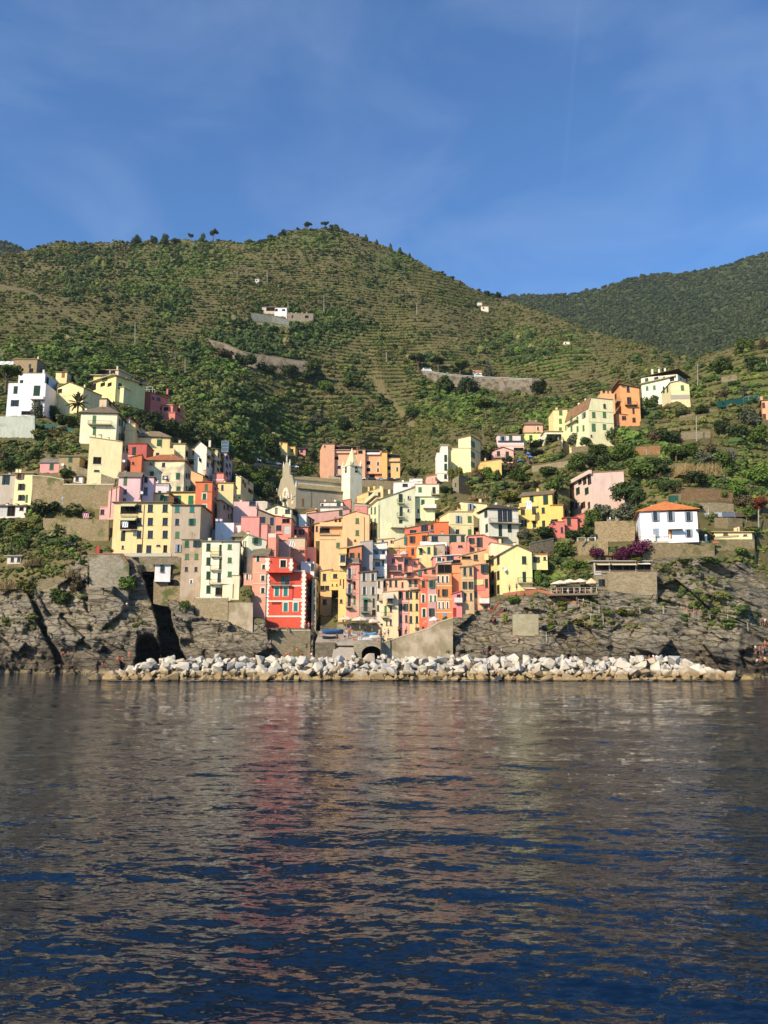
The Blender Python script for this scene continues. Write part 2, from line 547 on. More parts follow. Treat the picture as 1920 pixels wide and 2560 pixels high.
def wall_quads(mb, fc, z0, zl, zr, holes, dep=0.2):
    """wall sheet with openings and reveals; top edge runs from zl to zr"""
    zt = min(zl, zr)
    hs = [h for h in holes if h[0] > .05 and h[1] < fc.W - .05 and h[2] > z0 + .02 and h[3] < zt - .02]
    xs = sorted(set([0, fc.W] + [round(a, 4) for h in hs for a in h[:2]]))
    zs = sorted(set([z0, zt] + [round(a, 4) for h in hs for a in h[2:4]]))
    pt = lambda x, z, k=0: fc.o * 1 + fc.d * x - fc.n * k + UP * (z - fc.o.z)
    for i in range(len(xs) - 1):
        for j in range(len(zs) - 1):
            cx, cz = (xs[i] + xs[i+1]) / 2, (zs[j] + zs[j+1]) / 2
            if any(h[0] < cx < h[1] and h[2] < cz < h[3] for h in hs): continue
            mb.face([pt(xs[i], zs[j]), pt(xs[i+1], zs[j]), pt(xs[i+1], zs[j+1]), pt(xs[i], zs[j+1])])
    for a, b_, c, e in hs:
        for q in (((a, c), (b_, c)), ((b_, c), (b_, e)), ((b_, e), (a, e)), ((a, e), (a, c))):
            mb.face([pt(*q[0]), pt(*q[1]), pt(*q[1], dep), pt(*q[0], dep)])
    if abs(zl - zr) > 1e-3:
        mb.face([pt(0, zt), pt(fc.W, zt), pt(fc.W, zr)] if zr > zl else [pt(0, zt), pt(fc.W, zt), pt(0, zl)])
    return hs

def slab(mb, pts, th=0.16, m=0):
    lo = [Vector(p) - UP * th for p in pts]
    mb.face(pts, m)
    mb.face(list(reversed(lo)), m)
    n = len(pts)
    for i in range(n):
        j = (i + 1) % n
        mb.face([lo[i], lo[j], pts[j], pts[i]], m)

CARVE = []
def B(u0, u1, vt, vb, col, **k):
    k.update(u0=u0, u1=u1, vt=vt, vb=vb, col=col)
    return k

def build_block(par, org, k, first):
    u0, u1, vb = k['u0'], k['u1'], k['vb']
    vtl, vtr = k['vt'] if isinstance(k['vt'], tuple) else (k['vt'], k['vt'])
    us, dp = k.get('us'), k.get('dp', 8.5)
    if us is not None and us < u0: dp = max(dp, 12)
    ua = (u0 + u1) / 2 if us is None else (u1 if us > u1 else u0)
    Y = k.get('Y') or Dbase(ua, vb) + k.get('dY', 0)
    A = P(ua, vb, Y)
    th = R(k.get('yaw', 0))
    if us is not None and 'yaw' not in k:
        vm = (vtl + vb) / 2
        zm = P(ua, vm, Y).z
        for _k in range(12):
            lo, hi = R(-44), R(44)
            for _ in range(40):
                mid = (lo + hi) / 2
                p = Vector((A.x - math.sin(mid) * dp, A.y + math.cos(mid) * dp, zm))
                if proj(p)[0] > us: lo = mid
                else: hi = mid
            th = (lo + hi) / 2
            if abs(th) < R(43): break
            dp *= 1.15
    n = Vector((math.sin(th), -math.cos(th), 0)); d = Vector((math.cos(th), math.sin(th), 0))
    vm = (vtl + vb) / 2
    pl_, pr_ = hit(u0, vm, A, n), hit(u1, vm, A, n)
    FL, FR = Vector((pl_.x, pl_.y, A.z)), Vector((pr_.x, pr_.y, A.z))
    zl, zr = hit(u0, vtl, A, n).z, hit(u1, vtr, A, n).z
    Wd = (FR - FL).dot(d)
    BL, BR = FL - n * dp, FR - n * dp
    z0 = A.z - k.get('ext', 3.0)
    CARVE.append((u0, u1, vtl, vtr, proj(FL)[1], proj(FR)[1], FL.y, FR.y, k.get('ext', 3.0) > .55))
    if us is not None:
        q0 = (FR if us > u1 else FL); q1_ = (BR if us > u1 else BL)
        tl = vtr if us > u1 else vtl
        a1, a2 = (u1, us) if us > u1 else (us, u0)
        e = [(proj(q0)[1], q0.y, tl), (proj(q1_)[1], q1_.y, proj(Vector((q1_.x, q1_.y, zr if us > u1 else zl)))[1])]
        if us < u0: e.reverse()
        CARVE.append((a1, a2, e[0][2], e[1][2], max(e[0][0], vb - 6) if us > u1 else e[0][0], e[1][0], e[0][1], e[1][1], False))
    o0 = lambda p: Vector((p.x, p.y, z0))
    ff = Face(o0(FL), th, Wd)
    fs = Face(o0(FR), th + R(90), dp) if (us is None and (u0 + u1) / 2 < 960) or (us is not None and us > u1) else Face(o0(BL), th - R(90), dp)
    right = fs.phi > th
    roof = k.get('roof', 'f')
    # ---- features
    holes = {'f': [], 's': []}
    todo = []
    for line in k.get('ft', '').split(';'):
        tk = line.split()
        if not tk: continue
        fc = {'f': ff, 's': fs}.get(tk[0])
        kind = tk[1]
        U_ = [float(x) for x in tk[2].split(',')]
        if kind in 'codDxyazX':
            V__ = [float(x) for x in tk[3].split(',')]
            w_, h_ = float(tk[4]) * 1.14, float(tk[5]) * 1.12
            col = tk[6] if len(tk) > 6 else k.get('sh', 'G')
            for u in U_:
                for v in V__:
                    p, x = fc.at(u, v)
                    _, xa = fc.at(u - w_ / 2, v); _, xb = fc.at(u + w_ / 2, v)
                    pa, _ = fc.at(u, v - h_ / 2); pb, _ = fc.at(u, v + h_ / 2)
                    ww, hh = q1(abs(xb - xa)), q1(pa.z - pb.z)
                    holes[tk[0]].append((x - ww / 2, x + ww / 2, p.z - hh / 2, p.z + hh / 2))
                    todo.append((tk[0], kind, fc, x, p.z, ww, hh, col))
        else:
            todo.append((tk[0], kind, fc, tk))
    # ---- walls
    mb = MB()
    if roof in 'gr' or 'apex' in k or roof == 'h': pass
    good = {'f': wall_quads(mb, ff, z0, zl, zr, holes['f'])}
    if right:
        good['s'] = wall_quads(mb, fs, z0, zr, zr, holes['s'])
        wall_quads(mb, Face(o0(BL), th - R(90), dp), z0, zl, zl, [])
    else:
        good['s'] = wall_quads(mb, fs, z0, zl, zl, holes['s'])
        wall_quads(mb, Face(o0(FR), th + R(90), dp), z0, zr, zr, [])
    wall_quads(mb, Face(o0(BR), th + R(180), Wd), z0, zr, zl, [])
    T = lambda x, y_, z: FL + d * x - n * y_ + UP * (z - FL.z)
    rb = MB()
    ov = k.get('ov', 0.35)
    va = k.get('apex')
    if roof == 'f':
        tk_ = k.get('thk', 0.2)
        sl = (zr - zl) / max(Wd, .1)
        slab(rb, [T(-ov, -ov, zl - sl * ov + tk_ + .01), T(Wd + ov, -ov, zr + sl * ov + tk_ + .01), T(Wd + ov, dp + ov, zr + sl * ov + tk_ + .01), T(-ov, dp + ov, zl - sl * ov + tk_ + .01)], tk_)
    elif roof == 'p':
        pw, ph = 0.22, k.get('ph', 0.9)
        for x0, x1, y0, y1 in ((0.004, Wd - .004, pw, 0.004), (0.004, Wd - .004, dp - .004, dp - pw), (0.004, pw, dp - pw, pw), (Wd - pw, Wd - .004, dp - pw, pw)):
            pass
        i0, i1 = pw, Wd - pw
        zi = min(zl, zr) - ph
        q = [(0, 0, zl), (Wd, 0, zr), (Wd, dp, zr), (0, dp, zl)]
        r = [(i0, pw, zl), (i1, pw, zr), (i1, dp - pw, zr), (i0, dp - pw, zl)]
        for i in range(4):
            j = (i + 1) % 4
            mb.face([T(*q[i]), T(*q[j]), T(*r[j]), T(*r[i])])
            mb.face([T(r[i][0], r[i][1], zi), T(r[j][0], r[j][1], zi), T(*r[j]), T(*r[i])][::-1])
        rb.face([T(i0, pw, zi), T(i1, pw, zi), T(i1, dp - pw, zi), T(i0, dp - pw, zi)])
    elif roof == 'g':
        ax = k.get('ax')
        ap = hit(ax if ax else (u0 + u1) / 2, va, A, n)
        xa, za = (ap - FL).dot(d), ap.z
        for y_ in (0, dp):
            zt = min(zl, zr)
            poly = [T(0, y_, zl), T(Wd, y_, zr), T(xa, y_, za)]
            mb.face(poly if y_ == 0 else poly[::-1])
        sl_ = (za - zl) / max(xa, .1); sr_ = (za - zr) / max(Wd - xa, .1)
        slab(rb, [T(-ov, -ov, zl - sl_ * ov + .17), T(xa, -ov, za + .17), T(xa, dp + ov, za + .17), T(-ov, dp + ov, zl - sl_ * ov + .17)])
        slab(rb, [T(xa, -ov, za + .17), T(Wd + ov, -ov, zr - sr_ * ov + .17), T(Wd + ov, dp + ov, zr - sr_ * ov + .17), T(xa, dp + ov, za + .17)])
    elif roof == 'r':
        zr_ = P((u0 + u1) / 2, va, A.y + dp / 2).z
        for x_, zz_ in ((0, zl), (Wd, zr)):
            poly = [T(x_, 0, zz_), T(x_, dp / 2, zr_), T(x_, dp, zz_)]
            mb.face(poly if x_ == 0 else poly[::-1])
        s1 = (zr_ - zl) / (dp / 2)
        slab(rb, [T(-ov, -ov, zl - s1 * ov + .17), T(Wd + ov, -ov, zr - s1 * ov + .17), T(Wd + ov, dp / 2, zr_ + .17), T(-ov, dp / 2, zr_ + .17)])
        slab(rb, [T(-ov, dp / 2, zr_ + .17), T(Wd + ov, dp / 2, zr_ + .17), T(Wd + ov, dp + ov, zr - s1 * ov + .17), T(-ov, dp + ov, zl - s1 * ov + .17)])
    elif roof == 'h':
        zt = max(zl, zr)
        zz_ = P((u0 + u1) / 2, va, A.y + dp / 2).z
        i_ = min(dp / 2, Wd / 2) * k.get('hip', 0.95)
        x0, x1, y0, y1 = -ov, Wd + ov, -ov, dp + ov
        zt += .12
        if Wd >= dp: r1, r2 = T(i_, dp / 2, zz_), T(Wd - i_, dp / 2, zz_)
        else: r1, r2 = T(Wd / 2, i_, zz_), T(Wd / 2, dp - i_, zz_)
        c0, c1, c2_, c3 = T(x0, y0, zt), T(x1, y0, zt), T(x1, y1, zt), T(x0, y1, zt)
        if Wd >= dp:
            F_ = [[c0, c1, r2, r1], [c1, c2_, r2], [c2_, c3, r1, r2], [c3, c0, r1]]
        else:
            F_ = [[c0, c1, r1], [c1, c2_, r2, r1], [c2_, c3, r2], [c3, c0, r1, r2]]
        for q in F_: rb.face(q)
        lo = [p - UP * .14 for p in (c0, c1, c2_, c3)]
        rb.face(lo[::-1])
        for i in range(4):
            j = (i + 1) % 4
            rb.face([lo[i], lo[j], (c0, c1, c2_, c3)[j], (c0, c1, c2_, c3)[i]])
    wm = k['col']
    wm = wm if not isinstance(wm, str) else plaster(wm, k.get('patch', 0), k.get('pcol', '8d8268'))
    wo = mb.obj('wall', wm, par, org)
    rm = k.get('rcol', '8f8069')
    ro = rb.obj('roof', tiles(rm) if roof in 'ghr' else flatm(rm, 0.9, name='roof'), par, org) if rb.f else None
    # ---- openings and fittings
    for f_ in todo:
        kind, fc = f_[1], f_[2]
        if kind in 'codDxyazX':
            face, _, _, x, z, ww, hh, col = f_
            hole = any(abs(h[0] + h[1] - 2 * x) < .01 and abs(h[2] + h[3] - 2 * z) < .01 for h in good[face])
            p = fc.o + fc.d * x; p = Vector((p.x, p.y, z))
            if not hole: p = p + fc.n * .20
            loc = p - org
            if kind == 'D':
                link('door', door_mesh(ww, hh, col), par, loc, fc.phi)
                continue
            w_o = link('window', win_mesh(ww, hh, kind in 'codyxz' and ww < 1.9), par, loc, fc.phi)
            if kind in 'xyX':
                link('surround', surround_mesh(ww, hh), w_o, (0, 0, 0))
            sw, off = ww / 2, 0
            if kind in 'cx':
                me = shut_mesh(round(sw - .012, 3), hh, col)
                link('shutter', me, w_o, (-sw / 2, -.012, 0)); link('shutter', me, w_o, (sw / 2, -.012, 0))
            elif kind == 'o':
                me = shut_mesh(round(sw - .012, 3), hh, col)
                link('shutter', me, w_o, (-sw * 1.5, -.02, 0)); link('shutter', me, w_o, (sw * 1.5, -.02, 0))
            elif kind == 'z':       # one leaf ajar
                me = shut_mesh(round(sw - .012, 3), hh, col)
                link('shutter', me, w_o, (-sw / 2, -.012, 0)); link('shutter', me, w_o, (sw * 1.35, -.14, 0), R(-20))
        else:
            tk = f_[3]
            U_ = [float(x) for x in tk[2].split(',')]
            if kind == 'B':        # balcony  u0,u1 v depth [solid colour]
                v, de = float(tk[3]), float(tk[4])
                p, xa = fc.at(U_[0], v); _, xb = fc.at(U_[1], v)
                Q = lambda x, y_, z: fc.o + fc.d * x + fc.n * y_ + UP * (z - fc.o.z)
                m = MB(); m.box(Q(xa, .005, p.z - .16), fc.d * (xb - xa), fc.n * de, UP * .16)
                for x in (xa + .3, xb - .5): m.box(Q(x, .006, p.z - .45), fc.d * .15, fc.n * de * .6, UP * .288)
                bo = m.obj('balcony', flatm(tk[6] if len(tk) > 6 else 'b9ad96', 0.85, name='concrete'), par, org)
                m = MB()
                if len(tk) > 5 and tk[5] != '-':
                    cs = tk[5]
                    for a, ba, c_ in (((xa, de - .1), fc.d * (xb - xa), fc.n * .1), ((xa, .006), fc.d * .1, fc.n * (de - .11)), ((xb - .1, .006), fc.d * .1, fc.n * (de - .11))):
                        m.box(Q(a[0], a[1], p.z + .002), ba, c_, UP * .95)
                    m.obj('parapet', plaster(cs), bo, org)
                else:
                    for a, b_ in (((xa, .02), (xa, de - .03)), ((xa, de - .03), (xb, de - .03)), ((xb, de - .03), (xb, .02))):
                        m.tube(Q(*a, p.z + 1.0), Q(*b_, p.z + 1.0), .035, n=4)
                        m.tube(Q(*a, p.z + .1), Q(*b_, p.z + .1), .02, n=4)
                        L_ = (Vector(a) - Vector(b_)).length; nb = max(1, int(L_ / .22))
                        for i in range(nb + 1):
                            f2 = i / nb
                            x, y_ = a[0] + (b_[0] - a[0]) * f2, a[1] + (b_[1] - a[1]) * f2
                            m.tube(Q(x, y_, p.z), Q(x, y_, p.z + 1.0), .014, n=3)
                    m.obj('railing', IRON, bo, org)
            elif kind == 'b':      # band  u0,u1 v h colour
                p, xa = fc.at(U_[0], float(tk[3])); _, xb = fc.at(U_[1], float(tk[3]))
                hh = float(tk[4]) * p.y / F
                m = MB(); m.box(fc.o + fc.d * xa + fc.n * -.02 + UP * (p.z - hh / 2 - fc.o.z), fc.d * (xb - xa), fc.n * .11, UP * hh)
                m.obj('band', flatm(tk[5] if len(tk) > 5 else 'f6ead2', 0.8, name='trim'), par, org)
            elif kind == 'A':      # awning  u0,u1 v drop_px colour
                p, xa = fc.at(U_[0], float(tk[3])); _, xb = fc.at(U_[1], float(tk[3]))
                dr = float(tk[4]) * p.y / F
                de = float(tk[6]) if len(tk) > 6 else 1.4
                Q = lambda x, y_, z: fc.o + fc.d * x + fc.n * y_ + UP * (z - fc.o.z)
                m = MB()
                slab(m, [Q(xa, .02, p.z), Q(xa, de, p.z - dr * .75), Q(xb, de, p.z - dr * .75), Q(xb, .02, p.z)][::-1], .04)
                m.box(Q(xa, de, p.z - dr), fc.d * (xb - xa), fc.n * .03, UP * dr * .25)
                m.obj('awning', flatm(tk[5], 0.85, name='canvas'), par, org)
            elif kind == 'Q':      # toothed quoins  u v0 v1 colour
                v0_, v1_ = float(tk[3]), float(tk[4])
                pa, xa = fc.at(U_[0], v0_); pb, _ = fc.at(U_[0], v1_)
                m = MB(); nq = int((pa.z - pb.z) / .45)
                m.box(fc.o + fc.d * (xa - .3) + fc.n * -.02 + UP * (pb.z - fc.o.z), fc.d * .6, fc.n * .07, UP * (pa.z - pb.z))
                for i in range(nq):
                    if i % 2: m.box(fc.o + fc.d * (xa - .5) + fc.n * -.02 + UP * (pb.z + i * .45 - fc.o.z), fc.d * 1.0, fc.n * .073, UP * .45)
                m.obj('quoins', flatm('f8efdc', 0.8, name='trim'), par, org)
            elif kind == 'P':
                pa, x = fc.at(U_[0], float(tk[3])); pb, _ = fc.at(U_[0], float(tk[4]))
                m = MB(); q = fc.o + fc.d * x + fc.n * .09
                m.tube(Vector((q.x, q.y, pb.z)), Vector((q.x, q.y, pa.z)), .06, n=5)
                m.obj('drainpipe', flatm('7d6a55', 0.6, name='pipe'), par, org)
            elif kind == 'T':
                p, x = fc.at(U_[0], float(tk[3]))
                m = MB(); c_ = fc.o + fc.d * x + fc.n * .5; c_ = Vector((c_.x, c_.y, p.z))
                ax_ = (fc.n + UP * .5 + fc.d * .3).normalized(); q = ax_.to_track_quat('Z', 'Y')
                prev = None
                for r_, h_ in ((.05, 0), (.3, .05), (.5, .15)):
                    ring = [c_ + q @ Vector((math.cos(a) * r_, math.sin(a) * r_, h_)) for a in [i * math.pi / 5 for i in range(10)]]
                    if prev:
                        for i in range(10): m.face([prev[i], prev[(i + 1) % 10], ring[(i + 1) % 10], ring[i]])
                    prev = ring
                m.tube(c_, c_ - fc.n * .5, .03, n=4)
                m.obj('satellite_dish', WHITE, par, org)
            elif kind == 'C':      # chimney with its top at u,v
                yy_ = A.y + dp * (float(tk[4]) if len(tk) > 4 else .5)
                for u in U_:
                    p = P(u, float(tk[3]), yy_)
                    m = MB(); s_ = .32
                    zb_ = p.z - 2.4
                    m.abox(p.x - s_, p.x + s_, p.y - s_, p.y + s_, zb_, p.z - .25)
                    m.abox(p.x - s_ - .1, p.x + s_ + .1, p.y - s_ - .1, p.y + s_ + .1, p.z - .12, p.z, 1)
                    for ox in (-s_, s_ - .1):
                        m.abox(p.x + ox, p.x + ox + .1, p.y - s_, p.y + s_, p.z - .25, p.z - .12)
                    if ro is not None: m.obj('chimney', [plaster(k['col'] if isinstance(k['col'], str) else 'd8c49a'), flatm('8f7a62', .9)], ro, org)
    # roof clutter: chimney pots and aerials, as nearly every roof of the village carries
    if ro is not None and first and k.get('clut', 1) and Wd > 3.5:
        rr = np.random.RandomState(int(u0 * 7 + vb))
        zt_ = max(zl, zr)
        rise = {'h': 1.0, 'g': 1.0, 'r': 1.2}.get(roof, 0)
        for q_ in range(1 + (Wd > 7)):
            if ' C ' in k.get('ft', '') and q_ == 0: continue
            cpt = T(Wd * rr.uniform(.15, .85), dp * rr.uniform(.3, .8), zt_ - .3)
            m = MB(); s_ = rr.uniform(.2, .34); h_ = 1.2 + rise + rr.uniform(0, .5)
            m.abox(cpt.x - s_, cpt.x + s_, cpt.y - s_, cpt.y + s_, cpt.z, cpt.z + h_)
            m.abox(cpt.x - s_ - .08, cpt.x + s_ + .08, cpt.y - s_ - .08, cpt.y + s_ + .08, cpt.z + h_ + .12, cpt.z + h_ + .2, 1)
            m.abox(cpt.x - s_ + .03, cpt.x + s_ - .03, cpt.y - s_ + .03, cpt.y + s_ - .03, cpt.z + h_, cpt.z + h_ + .12, 1)
            m.obj('chimney', [plaster(k['col'] if isinstance(k['col'], str) else 'cdbb94'), flatm('8f6a52', .9)], ro, org)
        if rr.rand() < .6:
            cpt = T(Wd * rr.uniform(.2, .8), dp * rr.uniform(.2, .6), zt_ - .2)
            m = MB(); m.tube(cpt, cpt + UP * (2.6 + rise), .035, n=4)
            for z_ in (2.1, 2.45): m.tube(cpt + UP * (z_ + rise) - d * .5, cpt + UP * (z_ + rise) + d * .5, .022, n=3)
            m.obj('aerial', IRON, ro, org)
    return dict(ff=ff, fs=fs, T=T, W=Wd, dp=dp, zl=zl, zr=zr, A=A, th=th, wall=wo, roof=ro)

def H(name, label, cat, *blocks, group='houses of the village'):
    k = blocks[0]
    ua = (k['u0'] + k['u1']) / 2
    Y = k.get('Y') or Dbase(ua, k['vb']) + k.get('dY', 0)
    org = P(ua, k['vb'], Y)
    par = thing(name, label, cat, org, 0, group)
    out = [build_block(par, org, b_, i == 0) for i, b_ in enumerate(blocks)]
    return par, org, out
# ------------------------------------------------------------------ the houses: left slope
RB = '84755f'
ST1, ST2, ST3 = stone('b3a17c'), stone('a3937a', 1.6), stone('8f8672', 1.2)
H('villa', 'white villa with stepped roof terrace and curved balcony above the grey-green retaining wall', 'villa',
  B(18,112,958,1040,'f7f8fa',us=141,roof='p',sh='D',ft='f c 39 975 9 17;f o 37 1008 9 14;f d 66 1032 22 8;f c 92 977 14 23;f B 80,112 1000 1.3 f3f3f3;f d 92 1012 13 18'),
  B(46,112,934,962,'f7f8fa',us=141,dY=.6,roof='p',sh='D',ft='f c 54 955 7 9;s d 119 952 6 17;f C 110 924'))
H('stone_house', 'tan stone house with a tall chimney behind the white villa', 'house',
  B(34,92,899,932,stone('c0a884'),roof='f',rcol='b29a74',yaw=-5,ft='f d 75 915 5 8;f C 96 891;f a 78 926 9 9'))
H('town_house', 'yellow gable house behind the palm, small brown window high on its left', 'house',
  B(142,207,970,1030,'fadf9c',us=255,roof='g',apex=956,rcol=RB,sh='B',ft='f d 150 977 9 8;f b 142,207 994 1 f5d58c'))
H('town_house', 'small yellow house with brown shutters peeping above the yellow gable house', 'house',
  B(139,167,931,960,'f9df96',us=190,vb2=0,roof='f',rcol=RB,dY=10,sh='E',ft='f c 158 938 7 11;s d 181 946 5 14'))
H('apartment_house', 'stepped yellow house of three storeys with pale roof slabs, highest on the left slope', 'house',
  B(232,289,940,1002,'fae58e',us=364,roof='f',rcol='c9b79b',ov=1.0,ft='f c 263 947 10 9;f B 228,290 957 1.2 - e0d3b0;f d 257 961 10 8;f d 274 961 9 8;s c 300 966 7 14;s d 352 956 7 16;f d 235 968 9 14'),
  B(246,296,926,940,'dcc9a0',us=330,dY=3,ov=.5,roof='f',rcol='dcc6a4',ft='f d 282 932 10 9;f C 294 915'),
  B(279,309,969,1004,'fbeaa8',us=340,dY=-3,roof='f',rcol='e3d2a8',ft='s d 330 974 7 6'))
H('town_house', 'salmon red house with a white pergola frame on its roof terrace', 'house',
  B(348,377,982,1032,'db7b6b',us=421,roof='f',rcol='8d4d40',ft='s d 383 996 6 6;s d 396 998 8 7;s d 404 1022 6 5;f C 419 972 .8'))
H('town_house', 'stepped salmon red house lowest in the trees right of the pergola house', 'house',
  B(404,431,1013,1062,'e08472',us=460,roof='f',rcol='d9a183',dY=1,ft='f d 415 1022 10 8;s d 447 1026 6 8'),
  B(421,437,1032,1062,'e08472',us=462,roof='f',rcol='d9a183',dY=-2.5,ft=''))
H('town_house', 'cream house with brown hip roof and one long balcony on the left slope', 'house',
  B(200,291,1034,1112,'fcf1c4',us=312,roof='h',apex=1018,rcol=RB,ov=.7,sh='L',ft='f D 236 1050 8 20 L;f B 222,280 1062 1.3 - c7b795;f c 236 1077 7 17;s c 299,305 1056,1092 4 15;f C 216 1020;f b 200,291 1109 1.5 e5d09a'))
H('town_house', 'big plain pale yellow block with a slanting roof edge and one square window', 'house',
  B(221,304,(1093,1105),1196,'fbe9ab',us=321,roof='f',rcol='c9a873',ov=.15,sh='K',ft='f d 243 1151 18 15;f b 232,254 1161 2;s d 310,317 1122 4 15;f T 309 1154;f d 242 1177 12 4;f C 236,251 1087'))
H('town_house', 'tan house end with a wine-red side wall behind the hip-roofed cream house', 'house',
  B(247,265,997,1062,'dcc49b',us=300,dp=14,roof='f',rcol='9c7a62',dY=-4,ft='s d 275,284 1008 4 10'))
H('town_house', 'narrow orange-yellow house end between the cream hip-roofed house and a red-eaved row', 'house',
  B(312,337,1060,1118,'f8d68c',us=354,roof='f',rcol='cf9f70',ov=.15,ft='f b 312,337 1076 .8 e3bb75;s d 345 1080 5 7'))
H('town_house', 'low shaded cream row house under a red roof edge above the trees', 'house',
  B(318,324,1046,1082,'e9dcbc',us=367,dp=15,roof='f',rcol='a84f3c',ft='s d 332,349,357 1066 4 10'))
H('town_house', 'yellow house with brown hip roof and single green shutter beside the small red house', 'house',
  B(331,424,1094,1152,'f9dc94',us=434,roof='h',apex=1080,rcol='9a876c',ov=.6,ft='f c 398 1107 10 15;f P 405 1090 1120;f C 340,372 1088'),
  B(386,435,1121,1156,'f9dc94',us=448,dY=-4,roof='p',ft='f d 394 1135 7 6'))
H('town_house', 'small dark red house with a white base band and one green door', 'house',
  B(319,366,1110,1165,'bf4a3e',us=384,dY=1,roof='f',rcol='a3432f',ov=.2,sh='D',ft='f c 335 1128 8 19;f b 320,353 1140 3 efe2d2'))
H('town_house', 'orange-red wedge of a house under the red one, beside the patchy stone house', 'house',
  B(326,353,(1143,1137),1200,'e5804f',us=362,roof='f',rcol='b05a35',ov=.15,ft='f d 333 1158 5 6'))
H('stone_house', 'patchy grey stone and plaster house with terracotta and slate roof and green shutters', 'house',
  B(352,460,1152,1230,'b9ad90',us=478,roof='h',apex=1137,rcol='b8734f',ov=.5,patch=.55,pcol='ece0b4',ft='f c 380 1156 9 10;f d 409 1162 7 9;f c 380 1185 8 12;f d 413 1194 12 9;f c 445 1190 9 13;f c 446 1221 9 9;s d 467,473 1190,1222 4 12;f T 414 1196'))
# row of tall houses facing the gorge, upper left
H('town_house', 'yellow ochre low house with dark shuttered side left of the white gable house', 'house',
  B(432,462,1110,1172,'f7e6ab',us=478,roof='f',rcol='9c876a',ov=.4,ft='s d 470 1138 10 16;f C 450 1100'))
H('town_house', 'tan narrow house with a flower terrace on top left of the pink row', 'house',
  B(468,490,1122,1175,'c9b27f',us=505,roof='p',sh='B',ft='f c 484 1132 5 9;f A 468,492 1146 4 eadfc4;f d 480 1156 14 9'))
H('town_house', 'tall pink row house with a white gable top and awnings, facing the gorge', 'house',
  B(485,516,1118,1190,'fbf0d6',us=541,dp=11,roof='g',apex=1104,rcol='8a715a',ft='s c 521,531 1141 5 11 B;s d 520,530 1162 4 10;s A 513,540 1134 4 c9d6e4;s d 500 1150 6 9;s b 518,540 1155 1.2 f0c8bc;s C 525 1100'))
H('town_house', 'olive grey row house with small windows between the pink and the lavender ones', 'house',
  B(536,543,1124,1190,'d9cf9f',us=561,dp=10,roof='f',rcol='7d705a',sh='D',ft='s c 545,552 1157,1174 4 8;s d 546,553 1138 3 8'))
H('town_house', 'lavender row house at the right end of the upper left row', 'house',
  B(559,566,1132,1196,'cbb9bd',us=581,dp=10,roof='f',rcol='7d6a58',sh='D',ft='s d 567,575 1144,1164,1184 4 9'))
H('town_house', 'small coral pink roof room beneath the upper left row', 'house',
  B(531,559,1184,1206,'ec968b',us=568,roof='f',rcol='b8604e',ov=.15,dp=5,dY=-2,ft='f b 531,561 1200 3 fbf0dc'))
H('town_house', 'orange gable end with a shaded slate roof above the orange tower house', 'house',
  B(477,507,(1176,1189),1216,'f1bb79',us=528,roof='f',rcol='6f6558',ov=.3,ft='s d 516 1192 8 7'))
H('town_house', 'tan house with a white balustrade round its roof terrace', 'house',
  B(589,602,1190,1246,'f5d894',us=634,dp=12,roof='p',rcol='a08e6c',ft='s d 608,621 1204 4 9;s d 613 1212 4 11;s o 626 1228 5 9 B;s b 589,634 1186 2 efe4cb'))
H('town_house', 'yellow house with brown shutter and a terrace frame behind the orange tower', 'house',
  B(544,583,1208,1262,'f8de94',us=592,roof='f',rcol='b98a62',ov=.25,sh='K',ft='f d 556 1219 5 12;f b 544,583 1206 1 c98b62'),
  B(578,606,1236,1262,'f8dc90',us=616,dY=-3,roof='p',ft='f a 586,599 1243 3 3'))
H('town_house', 'grey-brown shaded house wall right of the orange tower', 'house',
  B(543,551,1252,1318,'a29581',us=583,dp=12,roof='f',rcol='77695a',dY=-1,ft='s d 561,569 1268 4 11;s d 572,578 1290 3 9'))
# pink houses and the yellow apartment house
H('town_house', 'pale pink house with slate roof, white corner strips and a shaded recess', 'house',
  B(295,350,1191,1262,'f5c9c5',us=358,roof='r',apex=1183,rcol='8f806c',sh='D',dp=5,dY=-2,ft='f c 313 1203 7 19 L;f d 313 1229 7 11;f d 311 1250 7 8;f T 353 1233;f C 314 1177'),
  B(356,383,1193,1262,'f7d3cf',us=390,roof='f',rcol='8f806c',sh='D',dp=5,ft='f c 365 1200 7 11;f d 364 1228 9 17'))
H('town_house', 'tall salmon pink house wedged left of the pale pink one', 'house',
  B(270,296,(1226,1217),1298,'f1b1a2',roof='f',rcol='d49a86',ov=.1,dY=-1,ft='f P 279 1222 1294;f P 292 1218 1294'))
H('shed', 'small salmon pink shed with one grey window at the end of the garden', 'shed',
  B(249,270,1268,1298,'efaa9a',roof='f',rcol='e2a08d',ov=.1,dp=5,ft='f d 256 1280 9 12'))
H('town_house', 'white-pink terrace block with brown roof edge beside the pale pink house', 'house',
  B(379,422,1210,1240,'fbeeea',us=428,roof='f',rcol='9a6a58',ov=.15,dp=6,ft='f b 379,422 1213 1 a87a68'))
H('town_house', 'low yellow rooftop house with green shutters on top of the big yellow block', 'house',
  B(381,421,1234,1268,'f8dd98',dp=5,roof='f',rcol='86765c',dY=2,ft='f c 405 1244 8 12;f o 414 1247 6 15'),
  B(421,493,1231,1268,'f9de86',dp=6,roof='f',rcol='86765c',ov=.5,dY=2,sh='V',ft='f o 440 1250 11 20;f c 477 1251 11 22'))
